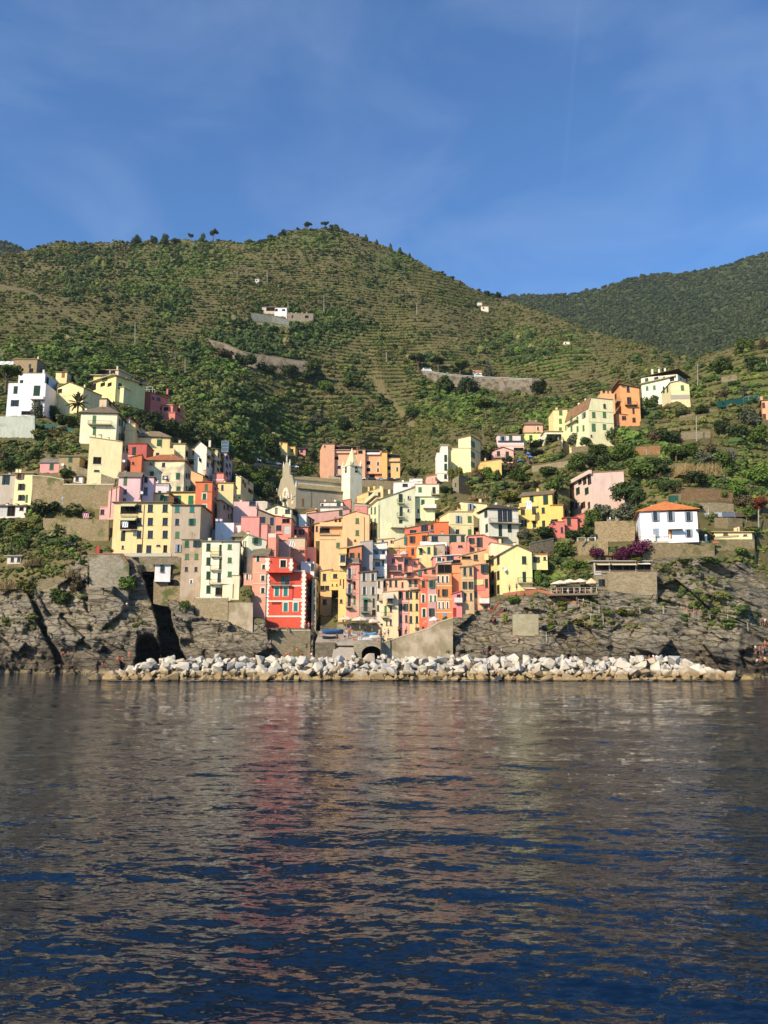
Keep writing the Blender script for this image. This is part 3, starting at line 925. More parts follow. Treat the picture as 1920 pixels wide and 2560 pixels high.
H('apartment_building', 'big yellow apartment house with striped awnings and loggias above the cliff', 'house',
  B(282,428,1257,1392,'f9d88f',roof='f',rcol='7b6a50',ov=.5,dp=11,sh='K',ft='f d 376,413 1271,1304,1336 11 17;f d 348 1271,1304,1336 10 17;f d 323 1274 38 16;f B 303,343 1291 .5;f A 304,343 1259 10 d8d3a0 1.6;f d 322 1312 38 20;f B 302,343 1325 .5;f A 302,344 1293 11 d8d3a0 1.6;f D 308 1339 10 25 D;f D 349 1372 12 20 K;f d 372 1373 11 17;f a 413 1372 9 16;f P 361 1262 1380;f b 282,428 1387 9 cfc5b2;f d 307 1368 5 8;f d 396 1364 9 4'))
H('apartment_building', 'grey-brown plastered house with teal shutters joined right of the big yellow block', 'house',
  B(428,500,1264,1392,'b1a285',roof='f',rcol='7d6a52',ov=.4,dp=11,sh='T',ft='f c 443,480 1273 9 14;f d 443 1305 9 14;f o 480 1305 8 15 V;f c 443 1337 9 14 L;f z 444 1371 10 17 W'))
H('tower_house', 'tall orange house with white-edged green shutters and a dark right side', 'house',
  B(487,529,1206,1325,'e0794b',us=545,roof='f',rcol='a5553c',ov=.2,ft='f x 511 1241,1269,1297 8 13;f D 516 1219 7 15 L;f b 506,528 1229 2 8a6a58;s x 538 1222,1246,1274,1300 4 8 K;f b 487,529 1318 3 cdbb9c'))
H('town_house', 'coral rooftop house with green doors and a terrace on top of the stone house', 'house',
  B(456,514,1322,1356,'ea9070',us=531,roof='f',rcol='c9674c',ov=.35,dp=6,dY=2,sh='D',ft='f D 473 1334 8 15 D;f D 497 1334 15 18 D;f B 454,507 1349 1.0;'),
  B(529,556,1324,1352,'b9b4b0',us=564,roof='f',rcol='8a8076',dp=5,dY=3,ft=''))
H('stone_house', 'tall grey stone house with green shutters rising from the rocks left of the cream block', 'house',
  B(452,502,1350,1512,'b3a084',roof='f',rcol='7f7058',ov=.2,dp=8,patch=.35,pcol='9c8668',ft='f c 467 1360 9 14;f o 493 1360 9 15 D;f c 467,491 1391 8 13 L;f d 466,490 1423 7 10;f y 478 1454 4 7'))
H('hut', 'small white hut with grey flat roof and green door below the yellow block', 'hut',
  B(387,426,1412,1448,'f6f2ea',us=430,roof='f',rcol='8f8a78',ov=.5,dp=3,ext=.6,Y=172.6,ft='f c 405 1420 7 17 D'))
H('apartment_building', 'tall cream house with three small balconies and a projecting right bay above the stone base', 'house',
  B(503,556,1354,1497,'fdf3cc',roof='f',rcol='8b8068',ov=.35,dp=9,sh='D',ft='f c 521 1368,1403,1438,1473 9 17;f D 551 1376,1410 6 26 D;f d 548 1444 8 22;f B 527,556 1391 .8;f B 526,555 1425 .8;f B 524,554 1460 .8;f d 551 1478 22 17;f b 527,545 1376 20 fbe9b8'),
  B(555,598,1354,1457,'fdf5d0',us=603,roof='f',rcol='8b8068',ov=.35,dp=9,dY=-1.2,ext=.3,sh='L',ft='f c 574 1367,1400,1435 8 11'),
  B(556,598,1440,1500,'f6e6b8',dp=7,dY=.5,roof='f',ov=.05,ft='f P 583 1460 1496'))
H('town_house', 'white rooftop block with a shaded side below the grey-brown wall', 'house',
  B(538,584,1307,1360,'fbfaf6',us=594,roof='p',ph=.5,dY=2,ft='f C 543,553 1296')
  ,B(590,615,1311,1345,'fbfaf6',us=621,dY=6,dp=6,roof='f',rcol='8d7d70',ft=''))
H('town_house', 'small hip-roofed house with green eaves left of the cream shuttered house', 'house',
  B(586,619,1343,1375,'e9cfa6',roof='h',apex=1330,rcol='8f8668',ov=.9,dp=7,dY=2,ft='f d 609 1352 7 14 E;f b 583,621 1343 2 4f7a5c'))
H('town_house', 'cream house with green open shutters and sloping roof above the orange quay house', 'house',
  B(619,664,(1337,1351),1440,'fcf6cd',us=602,roof='f',rcol='b9a888',ov=.2,dp=9,sh='L',ft='f o 640 1352 9 14;f o 640 1381 8 12 W;s d 609,614 1360,1400 3 14'))
H('town_house', 'peach quay house with slate roof and white-framed shutters left of the red one', 'house',
  B(630,665,1388,1545,'e9a07a',roof='r',apex=1373,rcol='8b8069',ov=.5,dp=8,dY=4.5,sh='D',ft='f x 645 1397 6 11;f x 659 1417 6 9;f x 657 1445,1476 7 11;f b 632,667 1433 1.2;f b 632,667 1459 1.2;f b 632,667 1491 1.2;f C 682 1375'),
  B(609,638,1435,1462,'e9a585',us=642,roof='f',rcol='9a8674',dp=4,dY=-.5,ext=.2,ov=.15,ft='f y 618,631 1442 4 11'))
par, org, (rb_, rb2) = H('town_house', 'bright red house with white toothed quoins and white bands on the quay', 'house',
  B(667,763,1428,1570,'e04c30',us=784,dp=11,dY=-1.2,roof='p',ph=.9,rcol='b5b0a8',ext=3.2,sh='T',ft='f b 667,763 1428 3.4;f b 667,763 1465 3.4;f b 667,757 1503 3.4;f b 667,757 1541 4;f Q 669 1430 1541;f Q 760 1430 1572;f B 676,728 1463 .9;f D 707 1453 8 24 T;f d 718 1453 10 24;f x 692,714 1479 9 19 T;f x 714,739 1517 9 19 T;f b 680,702 1508 5 8a2c22;s y 769,776 1480,1515 4 12 K;s b 765,783 1466 2.5 e8b9ae;s b 765,783 1503 2.5 e8b9ae;s b 765,783 1540 2.5 e8b9ae;f b 732,757 1498 3 f3ded2;f b 731,733 1484 36 a83226'),
  B(667,730,(1393,1396),1428,'e04c30',dp=9,Y=165.3,ext=.3,roof='f',rcol='a8604e',ov=.12,sh='T',ft='f X 708 1409 12 15 T;f Q 669 1395 1427;f Q 728 1397 1427;f a 678 1404 3 3'))
H('town_house', 'shaded narrow green-grey house behind the side of the red one', 'house',
  B(779,790,1445,1575,'a9a27c',us=797,dp=9,roof='f',rcol='77705c',ft='s d 793 1470,1500,1530 3 12;f d 786 1480,1520 4 12'))
H('town_house', 'white roof terrace house with a grey window behind the red one', 'house',
  B(752,785,1404,1450,'fbf8ef',us=799,roof='p',ph=.4,dp=9,ft='f d 781 1417 7 15'))
H('town_house', 'long coral house behind the top of the red one', 'house',
  B(704,762,(1374,1376),1415,'f0a183',us=768,roof='f',rcol='d98d72',ov=.12,dp=7,ft='f d 755 1377 10 6 W;f b 704,741 1372 1.5 b5705c'),
  B(762,789,1368,1412,'f3aea0',roof='p',dp=6,dY=1.5,ft='f d 772 1400 7 8'))
H('town_house', 'narrow coral pink tower with a white washed top above the slate roof', 'house',
  B(670,690,1334,1392,'efa387',roof='p',ph=.4,dp=5,dY=0,ft='f b 671,690 1339 11 f6d9cd'))
H('town_house', 'beige rooftop house with a mauve terrace wall left of it', 'house',
  B(721,762,1346,1388,'cfc09a',roof='f',rcol='8f8066',dp=5,dY=1,ov=.15,ft='f b 748,762 1371 6 efb49c'),
  B(693,722,1353,1390,'bf9f92',roof='p',dp=5,dY=1,ft=''))
H('town_house', 'brick pink house with green shutters and a grey side towards the gorge', 'house',
  B(726,769,1318,1375,'cf8473',us=785,roof='f',rcol='8d7f73',dp=9,ov=.4,sh='D',ft='f c 738 1330 6 11;f o 754 1330 6 12;s c 774,781 1305 3 12;s c 775 1335 3 12'),
  B(727,768,1292,1320,'c98f7c',us=784,roof='f',rcol='8d7a70',dp=7,dY=2,ft='f d 736 1305 11 17;f B 726,769 1317 1.0'),
  B(747,766,1287,1318,'fbf7ee',roof='f',rcol='e8e0d2',dp=4,dY=.5,ov=.05,ft=''))
H('town_house', 'salmon house with a wide window and a white garage door below the cream gable', 'house',
  B(688,728,(1290,1296),1350,'e99a82',roof='f',rcol='b5866c',dp=8,ov=.3,ft='f d 715 1302 17 9;f d 697 1320 12 12;f D 718 1325 14 18 f4efe6;f b 690,706 1336 2 6a5648'))
H('town_house', 'cream gable house under the church facade with a dark veranda on its right', 'house',
  B(667,728,1273,1310,'fcf4c6',us=748,roof='g',apex=1262,ax=692,rcol='7d6e58',dp=8,ov=.5,ft='f d 719 1278 11 9;s d 738 1282 10 14'))
H('town_house', 'big plain pink block in the middle of the left slope', 'house',
  B(583,642,1254,1320,'f5c3b9',us=648,roof='p',dp=9,ph=.3,ft='f d 631 1258 14 9;f C 603 1248'))
H('town_house', 'stepped coral house below the plain pink block', 'house',
  B(602,648,1293,1360,'f0a696',us=652,roof='f',rcol='c98a78',dp=7,ov=.1,dY=1,ft='f C 630,644 1312 .2'),
  B(646,668,1311,1362,'f0a696',roof='f',rcol='c98a78',dp=6,ov=.1,dY=1,ft=''))
H('town_house', 'slate-roofed brown house with a flowery terrace right of the plain pink block', 'house',
  B(645,690,(1274,1292),1340,'8d7a66',roof='f',rcol='6f655a',dp=7,ov=.6,dY=3,ft='f d 655 1300 14 14;f d 680 1304 8 18'))
H('town_house', 'pale grey wall house with a cream parapet left of the church', 'house',
  B(640,668,1254,1290,'d9d0b8',roof='p',dp=7,ft='f b 640,664 1255 4 efe6cd'))
# lower far left
H('town_house', 'narrow yellow house with three brown-shuttered floors beside the tan stone bank', 'house',
  B(36,80,1184,1262,'fbeda6',roof='f',rcol='a8947a',ov=.5,dp=7,sh='K',ft='f o 50 1190 8 13 E;f z 51 1217 10 14;f z 51 1244 10 12;f D 67 1247 5 18 L;f C 44,52 1172'))
H('town_house', 'grey house with one open green-shuttered window at the left edge', 'house',
  B(-6,37,1188,1262,'b9b09d',roof='f',rcol='9a8d78',ov=.3,dp=6,dY=.7,sh='D',ft='f o 15 1200 8 21'))
H('garage', 'low white garage with a dark open bay under a flat roof', 'garage',
  B(-6,64,1266,1294,'efe4d2',roof='f',rcol='6e6354',dp=6,ov=.5,ft='f d 28 1278 17 22;f D 8 1280 20 21 f2ede2;f a 54 1272 9 8'))
H('cottage', 'small pink cottage with slate roof and one green shutter', 'cottage',
  B(100,149,1156,1182,'efa29c',roof='r',apex=1148,rcol='8c8a80',dp=7,ft='f c 129 1167 9 13'))
H('stone_house', 'rough stone house with green shutters beside the plain yellow block', 'house',
  B(147,198,1142,1186,stone('c4ad82'),us=222,roof='f',rcol='8f8872',dp=7,ft='f c 176 1149 8 11;f c 175 1173 6 12;f T 157 1163'))
H('hut', 'tiny white garden hut with a brown roof on the terrace wall', 'hut',
  B(184,206,1192,1206,'f5e8dc',us=226,roof='f',rcol='7d5f4e',dp=4,ft='f d 193 1197 7 9 W'))
H('ruin', 'small roofless white ruin with two dark openings in the dry grass', 'ruin',
  B(18,52,1391,1408,'d8cfbc',ext=.6,roof='f',rcol='b8ad97',ov=.5,dp=4,ft='f d 31,47 1399 7 10'))
# ------------------------------------------------------------------ church
CH = 'a8a182'
cpar, corg, (cb,) = H('church', 'grey stone church with gabled facade, rose window and cream bell tower with a spire', 'church',
  B(743,888,(1223,1236),1272,CH,us=692,dp=17,roof='f',ov=.02,rcol='8f8666',ft='f c 757 1256 4 17 E;f b 776,779 1245 44 98916f;f b 743,890 1221 2.5 8f8768', Y=276), group='church')
f, T_, Wd_, dp_ = cb['ff'], cb['T'], cb['W'], cb['dp']
zl_ = cb['zl']
m = MB()
for x0, x1, y0, y1, h0, h1 in ((-.3, Wd_ + .2, -.4, 4.2, .25, 3.0), (-.3, Wd_ + .2, dp_ + .4, dp_ - 4.2, .25, 3.0)):
    slab(m, [T_(x0, y0, zl_ + h0 + .3), T_(x1, y0, cb['zr'] + h0 + .3), T_(x1, y1, cb['zr'] + h1), T_(x0, y1, zl_ + h1)], .25)
zn0, zn1 = zl_ + 3.2, cb['zr'] + 3.2
for y_ in (4.2, dp_ - 4.2):
    m.face([T_(0, y_, zn0 - .6), T_(Wd_, y_, zn1 - .6), T_(Wd_, y_, zn1 + 1.4), T_(0, y_, zn0 + 1.4)], 1)
yc = dp_ / 2
slab(m, [T_(-.2, 3.8, zn0 + 1.5), T_(Wd_, 3.8, zn1 + 1.5), T_(Wd_, yc, zn1 + 4.0), T_(-.2, yc, zn0 + 4.0)], .25)
slab(m, [T_(-.2, yc, zn0 + 4.0), T_(Wd_, yc, zn1 + 4.0), T_(Wd_, dp_ - 3.8, zn1 + 1.5), T_(-.2, dp_ - 3.8, zn0 + 1.5)], .25)
m.obj('nave_roof', [tiles('a89a72'), plaster('e8dcb4')], cpar, corg)
# facade: thick stepped gable wall standing on the left end
n_, d_ = f.n, f.d
def FP(y_, z, k=0): return T_(-k, y_, z)
z0_ = cb['A'].z - 3
prof = [(0, z0_), (dp_, z0_), (dp_, zl_ + .8), (dp_ - 2.2, zl_ + 2.2), (dp_ - 4.2, zl_ + 6.0), (dp_ - 5.6, zl_ + 6.6), (dp_ - 5.6, zl_ + 10.0), (yc, zl_ + 12.2), (5.6, zl_ + 10.0), (5.6, zl_ + 6.6), (4.2, zl_ + 6.0), (2.2, zl_ + 2.2), (0, zl_ + .8)]
m = MB()
a_ = [FP(y_, z, .55) for y_, z in prof]; b_ = [FP(y_, z, .02) for y_, z in prof]
m.face(a_[::-1]); m.face(b_)
for i in range(len(a_)):
    j = (i + 1) % len(a_)
    m.face([a_[i], a_[j], b_[j], b_[i]])
m.obj('facade', plaster(CH), cpar, corg)
def ring(m, yc, zc, r0, r1, k0, k1, n=20, a0=0, a1=2 * math.pi):
    for i in range(n):
        t0, t1 = a0 + (a1 - a0) * i / n, a0 + (a1 - a0) * (i + 1) / n
        pt = lambda r, t, k: FP(yc + r * math.cos(t), zc + r * math.sin(t), k)
        m.face([pt(r0, t0, k1), pt(r1, t0, k1), pt(r1, t1, k1), pt(r0, t1, k1)])
        m.face([pt(r1, t0, k0), pt(r1, t1, k0), pt(r1, t1, k1), pt(r1, t0, k1)])
zrose = P(715, 1225, 276).z
m = MB(); ring(m, yc, zrose, 0.9, 2.3, .55, .72); ring(m, yc, zrose, 0.01, .45, .55, .68)
for i in range(8):
    a = i * math.pi / 4
    ring(m, yc + .67 * math.cos(a), zrose + .67 * math.sin(a), .01, .12, .55, .66, 6)
rw = m.obj('rose_window', flatm('f3ecd6', .8), cpar, corg)
m = MB(); ring(m, yc, zrose, .44, .92, .55, .6); m.obj('glazing', GLASS, rw, corg)
zd = P(715, 1262, 276).z
m = MB(); ring(m, yc, zd, 1.9, 2.6, .55, .75, 14, 0, math.pi); ring(m, yc, zd, .01, 1.9, .55, .66, 14, 0, math.pi)
m.obj('portal_arch', flatm('efe6cf', .8), cpar, corg)
m = MB(); m.box(FP(yc - 1.4, zd - 4, .56), (FP(yc + 1.4, 0) - FP(yc - 1.4, 0)), FP(0, 0, .1) - FP(0, 0), UP * 3.6); m.obj('door', flatm('8a4a2a', .7), cpar, corg)
for y_ in (2.6, dp_ - 2.6):
    m = MB(); ring(m, y_, zd + 1.2, .01, .8, .55, .68, 12); m.obj('medallion', flatm('efe6cf', .8), cpar, corg)
m = MB(); m.box(FP(.2, zd + 3.2, .56), FP(dp_ - .2, 0) - FP(.2, 0), FP(0, 0, .2) - FP(0, 0), UP * .35); m.obj('cornice', flatm('b9b294', .85), cpar, corg)
for y_, z in ((.5, zl_ + .8), (dp_ - .5, zl_ + .8), (5.9, zl_ + 10), (dp_ - 5.9, zl_ + 10), (yc, zl_ + 12.2), (2.6, zl_ - 3.4), (dp_ - 2.6, zl_ - 3.4), (5.2, zl_ - 2.6), (dp_ - 5.2, zl_ - 2.6)):
    k_ = .3 if z > zl_ else .85
    m = MB(); c_ = FP(y_, z, k_)
    m.tube(c_, c_ + UP * .9, .34, .30, 6); m.tube(c_ + UP * .9, c_ + UP * 2.1, .40, .12, 6); m.tube(c_ + UP * 2.1, c_ + UP * 2.5, .16, .05, 5)
    m.obj('pinnacle', flatm('efe8d4', .8), cpar, corg)
# bell tower, turned so that two faces show
tA = P(875, 1238, 283); tw = 5.6
a45 = R(38)
e1 = Vector((math.cos(a45), math.sin(a45), 0)); e2 = Vector((-math.sin(a45), math.cos(a45), 0))
zt0, zt1 = tA.z - 8, P(875, 1163, 283).z
m = MB()
m.box(Vector((tA.x, tA.y, zt0)), e1 * tw, e2 * tw, UP * (zt1 - zt0))
tw_o = m.obj('bell_tower', plaster('fbf0cc'), cpar, corg)
cen = Vector((tA.x, tA.y, zt1)) + (e1 + e2) * tw / 2
m = MB()
hb = .35
m.box(Vector((tA.x, tA.y, zt1)) - (e1 + e2) * .25, e1 * (tw + .5), e2 * (tw + .5), UP * hb)
for i in (0, 1):
    for j in (0, 1):
        q = Vector((tA.x, tA.y, zt1 + hb)) + e1 * (tw - .7) * i + e2 * (tw - .7) * j
        m.box(q, e1 * .7, e2 * .7, UP * 1.0)
        qc = q + (e1 + e2) * .35 + UP * 1.0
        m.tube(qc, qc + UP * 1.5, .35, .06, 5)
m.obj('cornice', plaster('f5e8c4'), tw_o, corg)
m = MB()
r0 = tw * .50
n8 = 8
zs_ = zt1 + hb
za_ = P(877, 1116, 285).z
base = [cen + Vector((math.cos(a45 + R(22.5) + i * math.pi / 4) * r0, math.sin(a45 + R(22.5) + i * math.pi / 4) * r0, hb + .003)) for i in range(n8)]
ap = Vector((cen.x, cen.y, za_))
for i in range(n8): m.face([base[i], base[(i + 1) % n8], ap])
sp_o = m.obj('spire', plaster('ecd9a0'), tw_o, corg)
m = MB(); m.tube(ap - UP * .3, ap + UP * 1.6, .05, n=4); m.tube(ap + UP * 1.1 - Vector((.35, 0, 0)), ap + UP * 1.1 + Vector((.35, 0, 0)), .04, n=4); m.obj('cross', IRON, sp_o, corg)
for dirn, off in ((e1, -e2), (e2, -e1)):
    o_ = Vector((tA.x, tA.y, 0))
    c_ = o_ + dirn * tw / 2 + off * .03
    m = MB()
    zb_ = P(875, 1179, 283).z
    w_, h_ = .55, 1.9
    pts = [c_ - dirn * w_ + UP * zb_, c_ + dirn * w_ + UP * zb_] + [c_ + dirn * w_ * math.cos(t) + UP * (zb_ + h_ + w_ * math.sin(t)) for t in np.linspace(0, math.pi, 9)]
    if off.cross(dirn).z > 0: pts = pts[::-1]
    m.face(pts)
    op = m.obj('belfry_opening', DARK, tw_o, corg)
    m = MB()
    for r_ in (0,):
        for t0, t1 in zip(np.linspace(0, math.pi, 9)[:-1], np.linspace(0, math.pi, 9)[1:]):
            A1 = c_ + off * .05
            q = lambda r, t: A1 + dirn * r * math.cos(t) + UP * (zb_ + h_ + r * math.sin(t))
            m.face([q(w_, t0), q(w_ + .25, t0), q(w_ + .25, t1), q(w_, t1)])
    m.obj('arch', flatm('e9dcb8', .8), op, corg)
    m = MB(); bz = zb_ + h_ - .3
    c2 = c_ + off * .12
    m.tube(c2 + UP * (bz - .9), c2 + UP * bz, .42, .22, 8); m.obj('bell', flatm('6a5a38', .5, metal=.6), tw_o, corg)

# ------------------------------------------------------------------ houses behind and below the church
AP = group_ap = 'apartment blocks above the church'
H('apartment_building', 'salmon apartment block with a long top balcony behind the church spire', 'apartment building',
  B(806,836,1110,1196,'eeb588',us=800,roof='f',rcol='7d7466',dp=9,Y=366,ft='f a 812 1116 3 4'),
  B(834,893,(1113,1118),1196,'ecae84',roof='f',rcol='6f6a60',dp=8,dY=1.5,Y=369,ov=.4,ft='f d 862 1120 52 7;f A 838,876 1124 3 f6ddc8;f B 835,890 1133 .8 f0b690;f y 841,884 1145 10 7;f y 848 1168 8 7'), group=AP)
H('apartment_building', 'middle orange apartment block with white plants on its top terrace', 'apartment building',
  B(893,913,1124,1198,'efb080',roof='f',rcol='7d7466',dp=9,Y=364,ft='f d 901 1130 10 7'),
  B(912,955,1127,1198,'f0ad78',roof='f',rcol='6f6a60',dp=8,Y=366,ft='f d 930 1127 33 6;f B 914,950 1137 .9 f4f1ea;f y 921 1157,1174 9 8;f y 945 1159,1175 4 8;f A 916,958 1184 2 c98a64;f d 930 1192 12 9;f d 958 1160 4 20'), group=AP)
H('apartment_building', 'yellow apartment block at the right end of the orange ones', 'apartment building',
  B(955,968,(1131,1131),1196,'f4b95e',roof='f',rcol='8d6a44',dp=8,Y=362,ft=''),
  B(966,1000,(1134,1139),1196,'f2c274',roof='f',rcol='6f6a60',dp=8,Y=364,ft='f d 983 1140 30 7;f B 967,999 1154 .8 f2c88a;f y 972 1170 9 8;f y 993 1173 4 9;f d 974 1188 6 10;f C 978 1131'), group=AP)
H('town_house', 'small yellow double house with a square window above the left parking road', 'house',
  B(698,718,(1106,1108),1138,'f8da84',roof='f',rcol='c9955a',dp=6,dY=2,ft='f a 704 1109 3 3'),
  B(714,738,1117,1140,'f7cb62',us=744,roof='f',rcol='b98a5a',dp=6,ov=.3,ft='f d 730 1126 6 7;f d 737 1112 8 6'))
H('hut', 'tiny coral hut with a flat terrace beside the small yellow double house', 'hut',
  B(748,764,1122,1136,'e99c92',roof='f',rcol='8a7a6c',dp=5,ov=1.0,ft='f d 754 1127 6 8'))
H('town_house', 'white house with slate roof and roof statues under the church nave', 'house',
  B(801,857,1256,1290,'f3ead4',roof='f',rcol='6d6d6c',dp=7,ov=.3,Y=252,ft='f c 846 1258 7 10;f d 806 1263 5 7;f b 801,868 1268 6 6d6d6c'))
H('town_house', 'long mauve pink house with one green shutter below the church', 'house',
  B(768,874,(1284,1273),1312,'d8a596',us=764,roof='f',rcol='a38674',dp=8,Y=243,ov=.2,ft='f c 851 1282 6 10'),
  B(765,790,(1279,1275),1300,'f2c072',roof='f',rcol='c98f55',dp=5,Y=247,ft=''))
H('town_house', 'small brick red house wall at the end of the church', 'house',
  B(855,877,(1252,1248),1275,'d07a68',roof='f',rcol='b0604c',dp=6,Y=256,ov=.1,ft=''))
H('town_house', 'faded red terrace house joined left of the tall green house', 'house',
  B(886,926,(1258,1262),1310,'d98a7c',roof='f',rcol='a88a7a',dp=7,Y=232,ov=.2,ft='f P 918 1264 1290;f b 886,926 1263 5 c9b49a'))
H('town_house', 'yellow house with slanting roof and two shuttered windows above the tall green house', 'house',
  B(892,958,(1240,1217),1262,'f9d283',roof='f',rcol='c89a62',dp=8,Y=250,ov=.1,ft='f o 928,943 1236 6 9 K;f b 892,905 1248 5 f9d283'))
ORG = H('apartment_building', 'large plain orange house with a gable roof and a lower left wing at the gorge', 'house',
  B(856,923,(1290,1288),1440,'f8c083',roof='g',apex=1279,ax=890,rcol='a5764e',dp=10,Y=197,ov=.15,us=926,ft='f c 893 1302,1332 8 12 L;f c 845 1364 8 10;f P 911 1292 1385;f a 888 1351 4 4;f b 856,912 1386 1 a97a4c'),
  B(799,868,(1341,1341),1428,'f8c488',roof='p',ph=.6,dp=9,Y=195.5,ft='f c 845 1363 8 11 L;f b 799,840 1349 1 c98d52;f b 867,868 1375 60 c98d52'),
  B(786,860,(1310,1294),1350,'f3b672',roof='f',rcol='b98a5a',dp=8,Y=203,ov=.3,sh='K',ft='f c 839,849 1301 4 12;f B 800,856 1316 1.0 f5c68c;f d 812 1326 22 11;f B 800,850 1338 1.1;f d 792 1322 5 12'))
H('apartment_building', 'tall pale green house with stacked half-round balconies on the sunny front', 'house',
  B(945,1038,(1250,1218),1352,'e6ecb9',us=921,roof='f',rcol='a08c78',dp=10,ov=.2,Y=199,sh='D',ft='f D 1001 1246 8 20 D;f B 992,1010 1258 1.1 - d9dcae;f D 1003 1279 7 22 D;f B 992,1009 1292 1.0 - d9dcae;f D 1002 1308 8 16 D;f B 976,1009 1319 1.3 e6ecb9;f y 1021 1244,1276 4 6;s c 929,938 1276,1305,1332 3 15 L;s b 922,946 1266 4 8f9572;s B 921,945 1259 1.0 dfe6b2;f P 947 1262 1345'),
  B(1037,1087,1243,1300,'e0e9b2',roof='f',rcol='7d8a5e',dp=8,Y=203,ov=.2,ft='f c 1057 1255 7 11;f d 1046 1277 4 8;f B 1058,1090 1271 1.2 f2f3d8;f d 1043 1304 16 14'))
H('town_house', 'cream house with a black doorway above the green house', 'house',
  B(1038,1098,1211,1250,'fcf3cc',roof='f',rcol='c98a74',dp=7,Y=228,ov=.15,ft='f c 1050 1224 7 11 L;f D 1085 1226 7 15 K;f b 1028,1038 1222 14 e39a86;f B 1078,1106 1237 1.2'))
H('town_house', 'long low white house with a dark open window behind the green house roof', 'house',
  B(984,1056,(1208,1204),1236,'fbf5e4',roof='f',rcol='e3d9c0',dp=7,Y=238,ov=.1,ft='f d 1013 1213 12 7'),
  B(1024,1056,1197,1215,'fbf5e4',roof='p',dp=6,Y=243,ph=.4,ft=''))
H('town_house', 'small low coral house at the foot of the white and yellow tower house', 'house',
  B(1066,1092,(1192,1187),1210,'f2b597',roof='f',rcol='c98a6c',dp=6,ov=.15,ft='f d 1090 1196 3 6'))
H('apartment_building', 'white and yellow tower house with a sloping roof on the right slope', 'house',
  B(1119,1177,(1121,1121),1180,'fbe7a2',us=1201,roof='f',rcol='a8845e',dp=8,ov=.1,Y=240,ft='s c 1181 1110,1137,1162 8 11 T'),
  B(1146,1177,(1097,1090),1122,'fbe7a2',us=1201,roof='f',rcol='94765a',dp=8,ov=.25,Y=240,ext=.2,sh='T',ft='s c 1181 1110 8 11 T'),
  B(1092,1120,1132,1203,'fdf4d8',roof='p',ph=.8,dp=7,Y=238,sh='D',ft='f c 1114 1146,1168 6 16;f d 1114 1191 6 10;f b 1092,1120 1183 1 e2cf9a'),
  B(1102,1120,1114,1132,'fdf4d8',roof='f',rcol='dcccaa',dp=5,Y=242,ft=''))
H('villa', 'pink villa with a gable veranda and dark solar panels on the right slope', 'villa',
  B(1243,1310,1088,1128,'fadccb',roof='f',rcol='9a8168',dp=7,Y=262,ft='f o 1257 1096 7 10 W;f c 1276 1093 6 12;f c 1305 1093 6 12;f b 1245,1309 1104 5 37405a;f d 1297 1123 22 7;f b 1245,1309 1114 6 f6cbbb'),
  B(1229,1284,1127,1158,'f4b9a8',us=1221,roof='g',apex=1118,ax=1257,rcol='b3765e',dp=7,Y=254,ov=.4,ft='f c 1246 1134 7 11 D;f c 1268 1136 7 13 D;f B 1238,1262 1145 1.0'))
H('cottage', 'low golden yellow house with slanting roof under the pink villa', 'cottage',
  B(1201,1254,(1156,1149),1186,'f6cd70',roof='f',rcol='c98d52',dp=7,ov=.1,ft='f b 1201,1215 1161 5 f6cd70'))
H('town_house', 'lime green house with green shutters at the end of the pink villa', 'house',
  B(1311,1362,1083,1114,'e6ee84',roof='f',rcol='8a7058',dp=7,Y=266,ov=.3,ft='f c 1327 1094 7 11;f c 1355 1094 7 10;f b 1346,1364 1096 22 f4f0d4'))
H('town_house', 'salmon house with hip roof and two white chimneys above the lime green one', 'house',
  B(1311,1357,1062,1084,'eeb08a',us=1297,roof='h',apex=1055,rcol='8f7a66',dp=9,Y=275,ov=.5,ft='f y 1345 1071 4 8;f C 1324,1339 1050'))
H('town_house', 'pale yellow narrow house with white corners left of the big cream house', 'house',
  B(1384,1420,(1026,1024),1082,'f8ea9a',roof='f',rcol='b9694a',dp=8,Y=264,ov=.15,ft='f c 1401 1031,1053,1074 6 10 L;f c 1422 1030 6 9;f b 1384,1405 1046 1.5 faf0cc;f b 1384,1405 1068 1.5 faf0cc;f C 1391 1018'),
  B(1362,1406,1079,1100,'faf0c8',roof='f',rcol='cfae78',dp=6,Y=258,ov=.4,ft='f d 1385 1089 32 7;f d 1400 1093 7 10'))
H('apartment_building', 'big cream house with two rows of green shutters, standing highest of the cream ones right', 'house',
  B(1472,1535,(1018,1000),1112,'fbeeb4',us=1404,roof='g',apex=994,ax=1476,rcol='a07a5c',dp=19,Y=248,ov=.2,sh='L',ft='f c 1484,1511 1037 7 13;f c 1484 1069 8 18;f c 1511 1067 7 12;f d 1511 1015 5 9;s c 1414,1459 1070 4 13;s o 1460 1038 5 13 W;s c 1429,1444 1050 4 16;s c 1429,1444 1072 4 12;s B 1420,1447 1064 1.0;f b 1472,1535 1026 .8 d9c48a;f b 1472,1535 1054 .8 d9c48a;f d 1479 1090 4 5'))
H('town_house', 'orange house with dark balconies and a crenellated terrace wall on the upper right', 'house',
  B(1552,1600,(962,970),1066,'f2ac68',us=1522,roof='f',rcol='5d4636',dp=15,Y=264,ov=.5,sh='K',ft='f d 1570 973 6 12;f z 1571 1002 6 16 K;f B 1562,1592 1014 1.3 - 8a6a4a;f d 1584 1028 5 13;f c 1585 1050 7 10;s d 1538 992 6 12;s B 1525,1556 984 1.0 - c98a52;s B 1524,1554 1034 1.2;s d 1537 1022 5 15'),
  B(1502,1538,(984,984),1050,'f4b06c',roof='p',ph=1.0,dp=8,Y=260,ft='f C 1503,1515,1525 977 .1'),
  B(1541,1570,(1034,1038),1070,'eda066',roof='f',rcol='8a5a3a',dp=6,Y=254,ov=.2,ft='f z 1558 1045 6 9 K'))
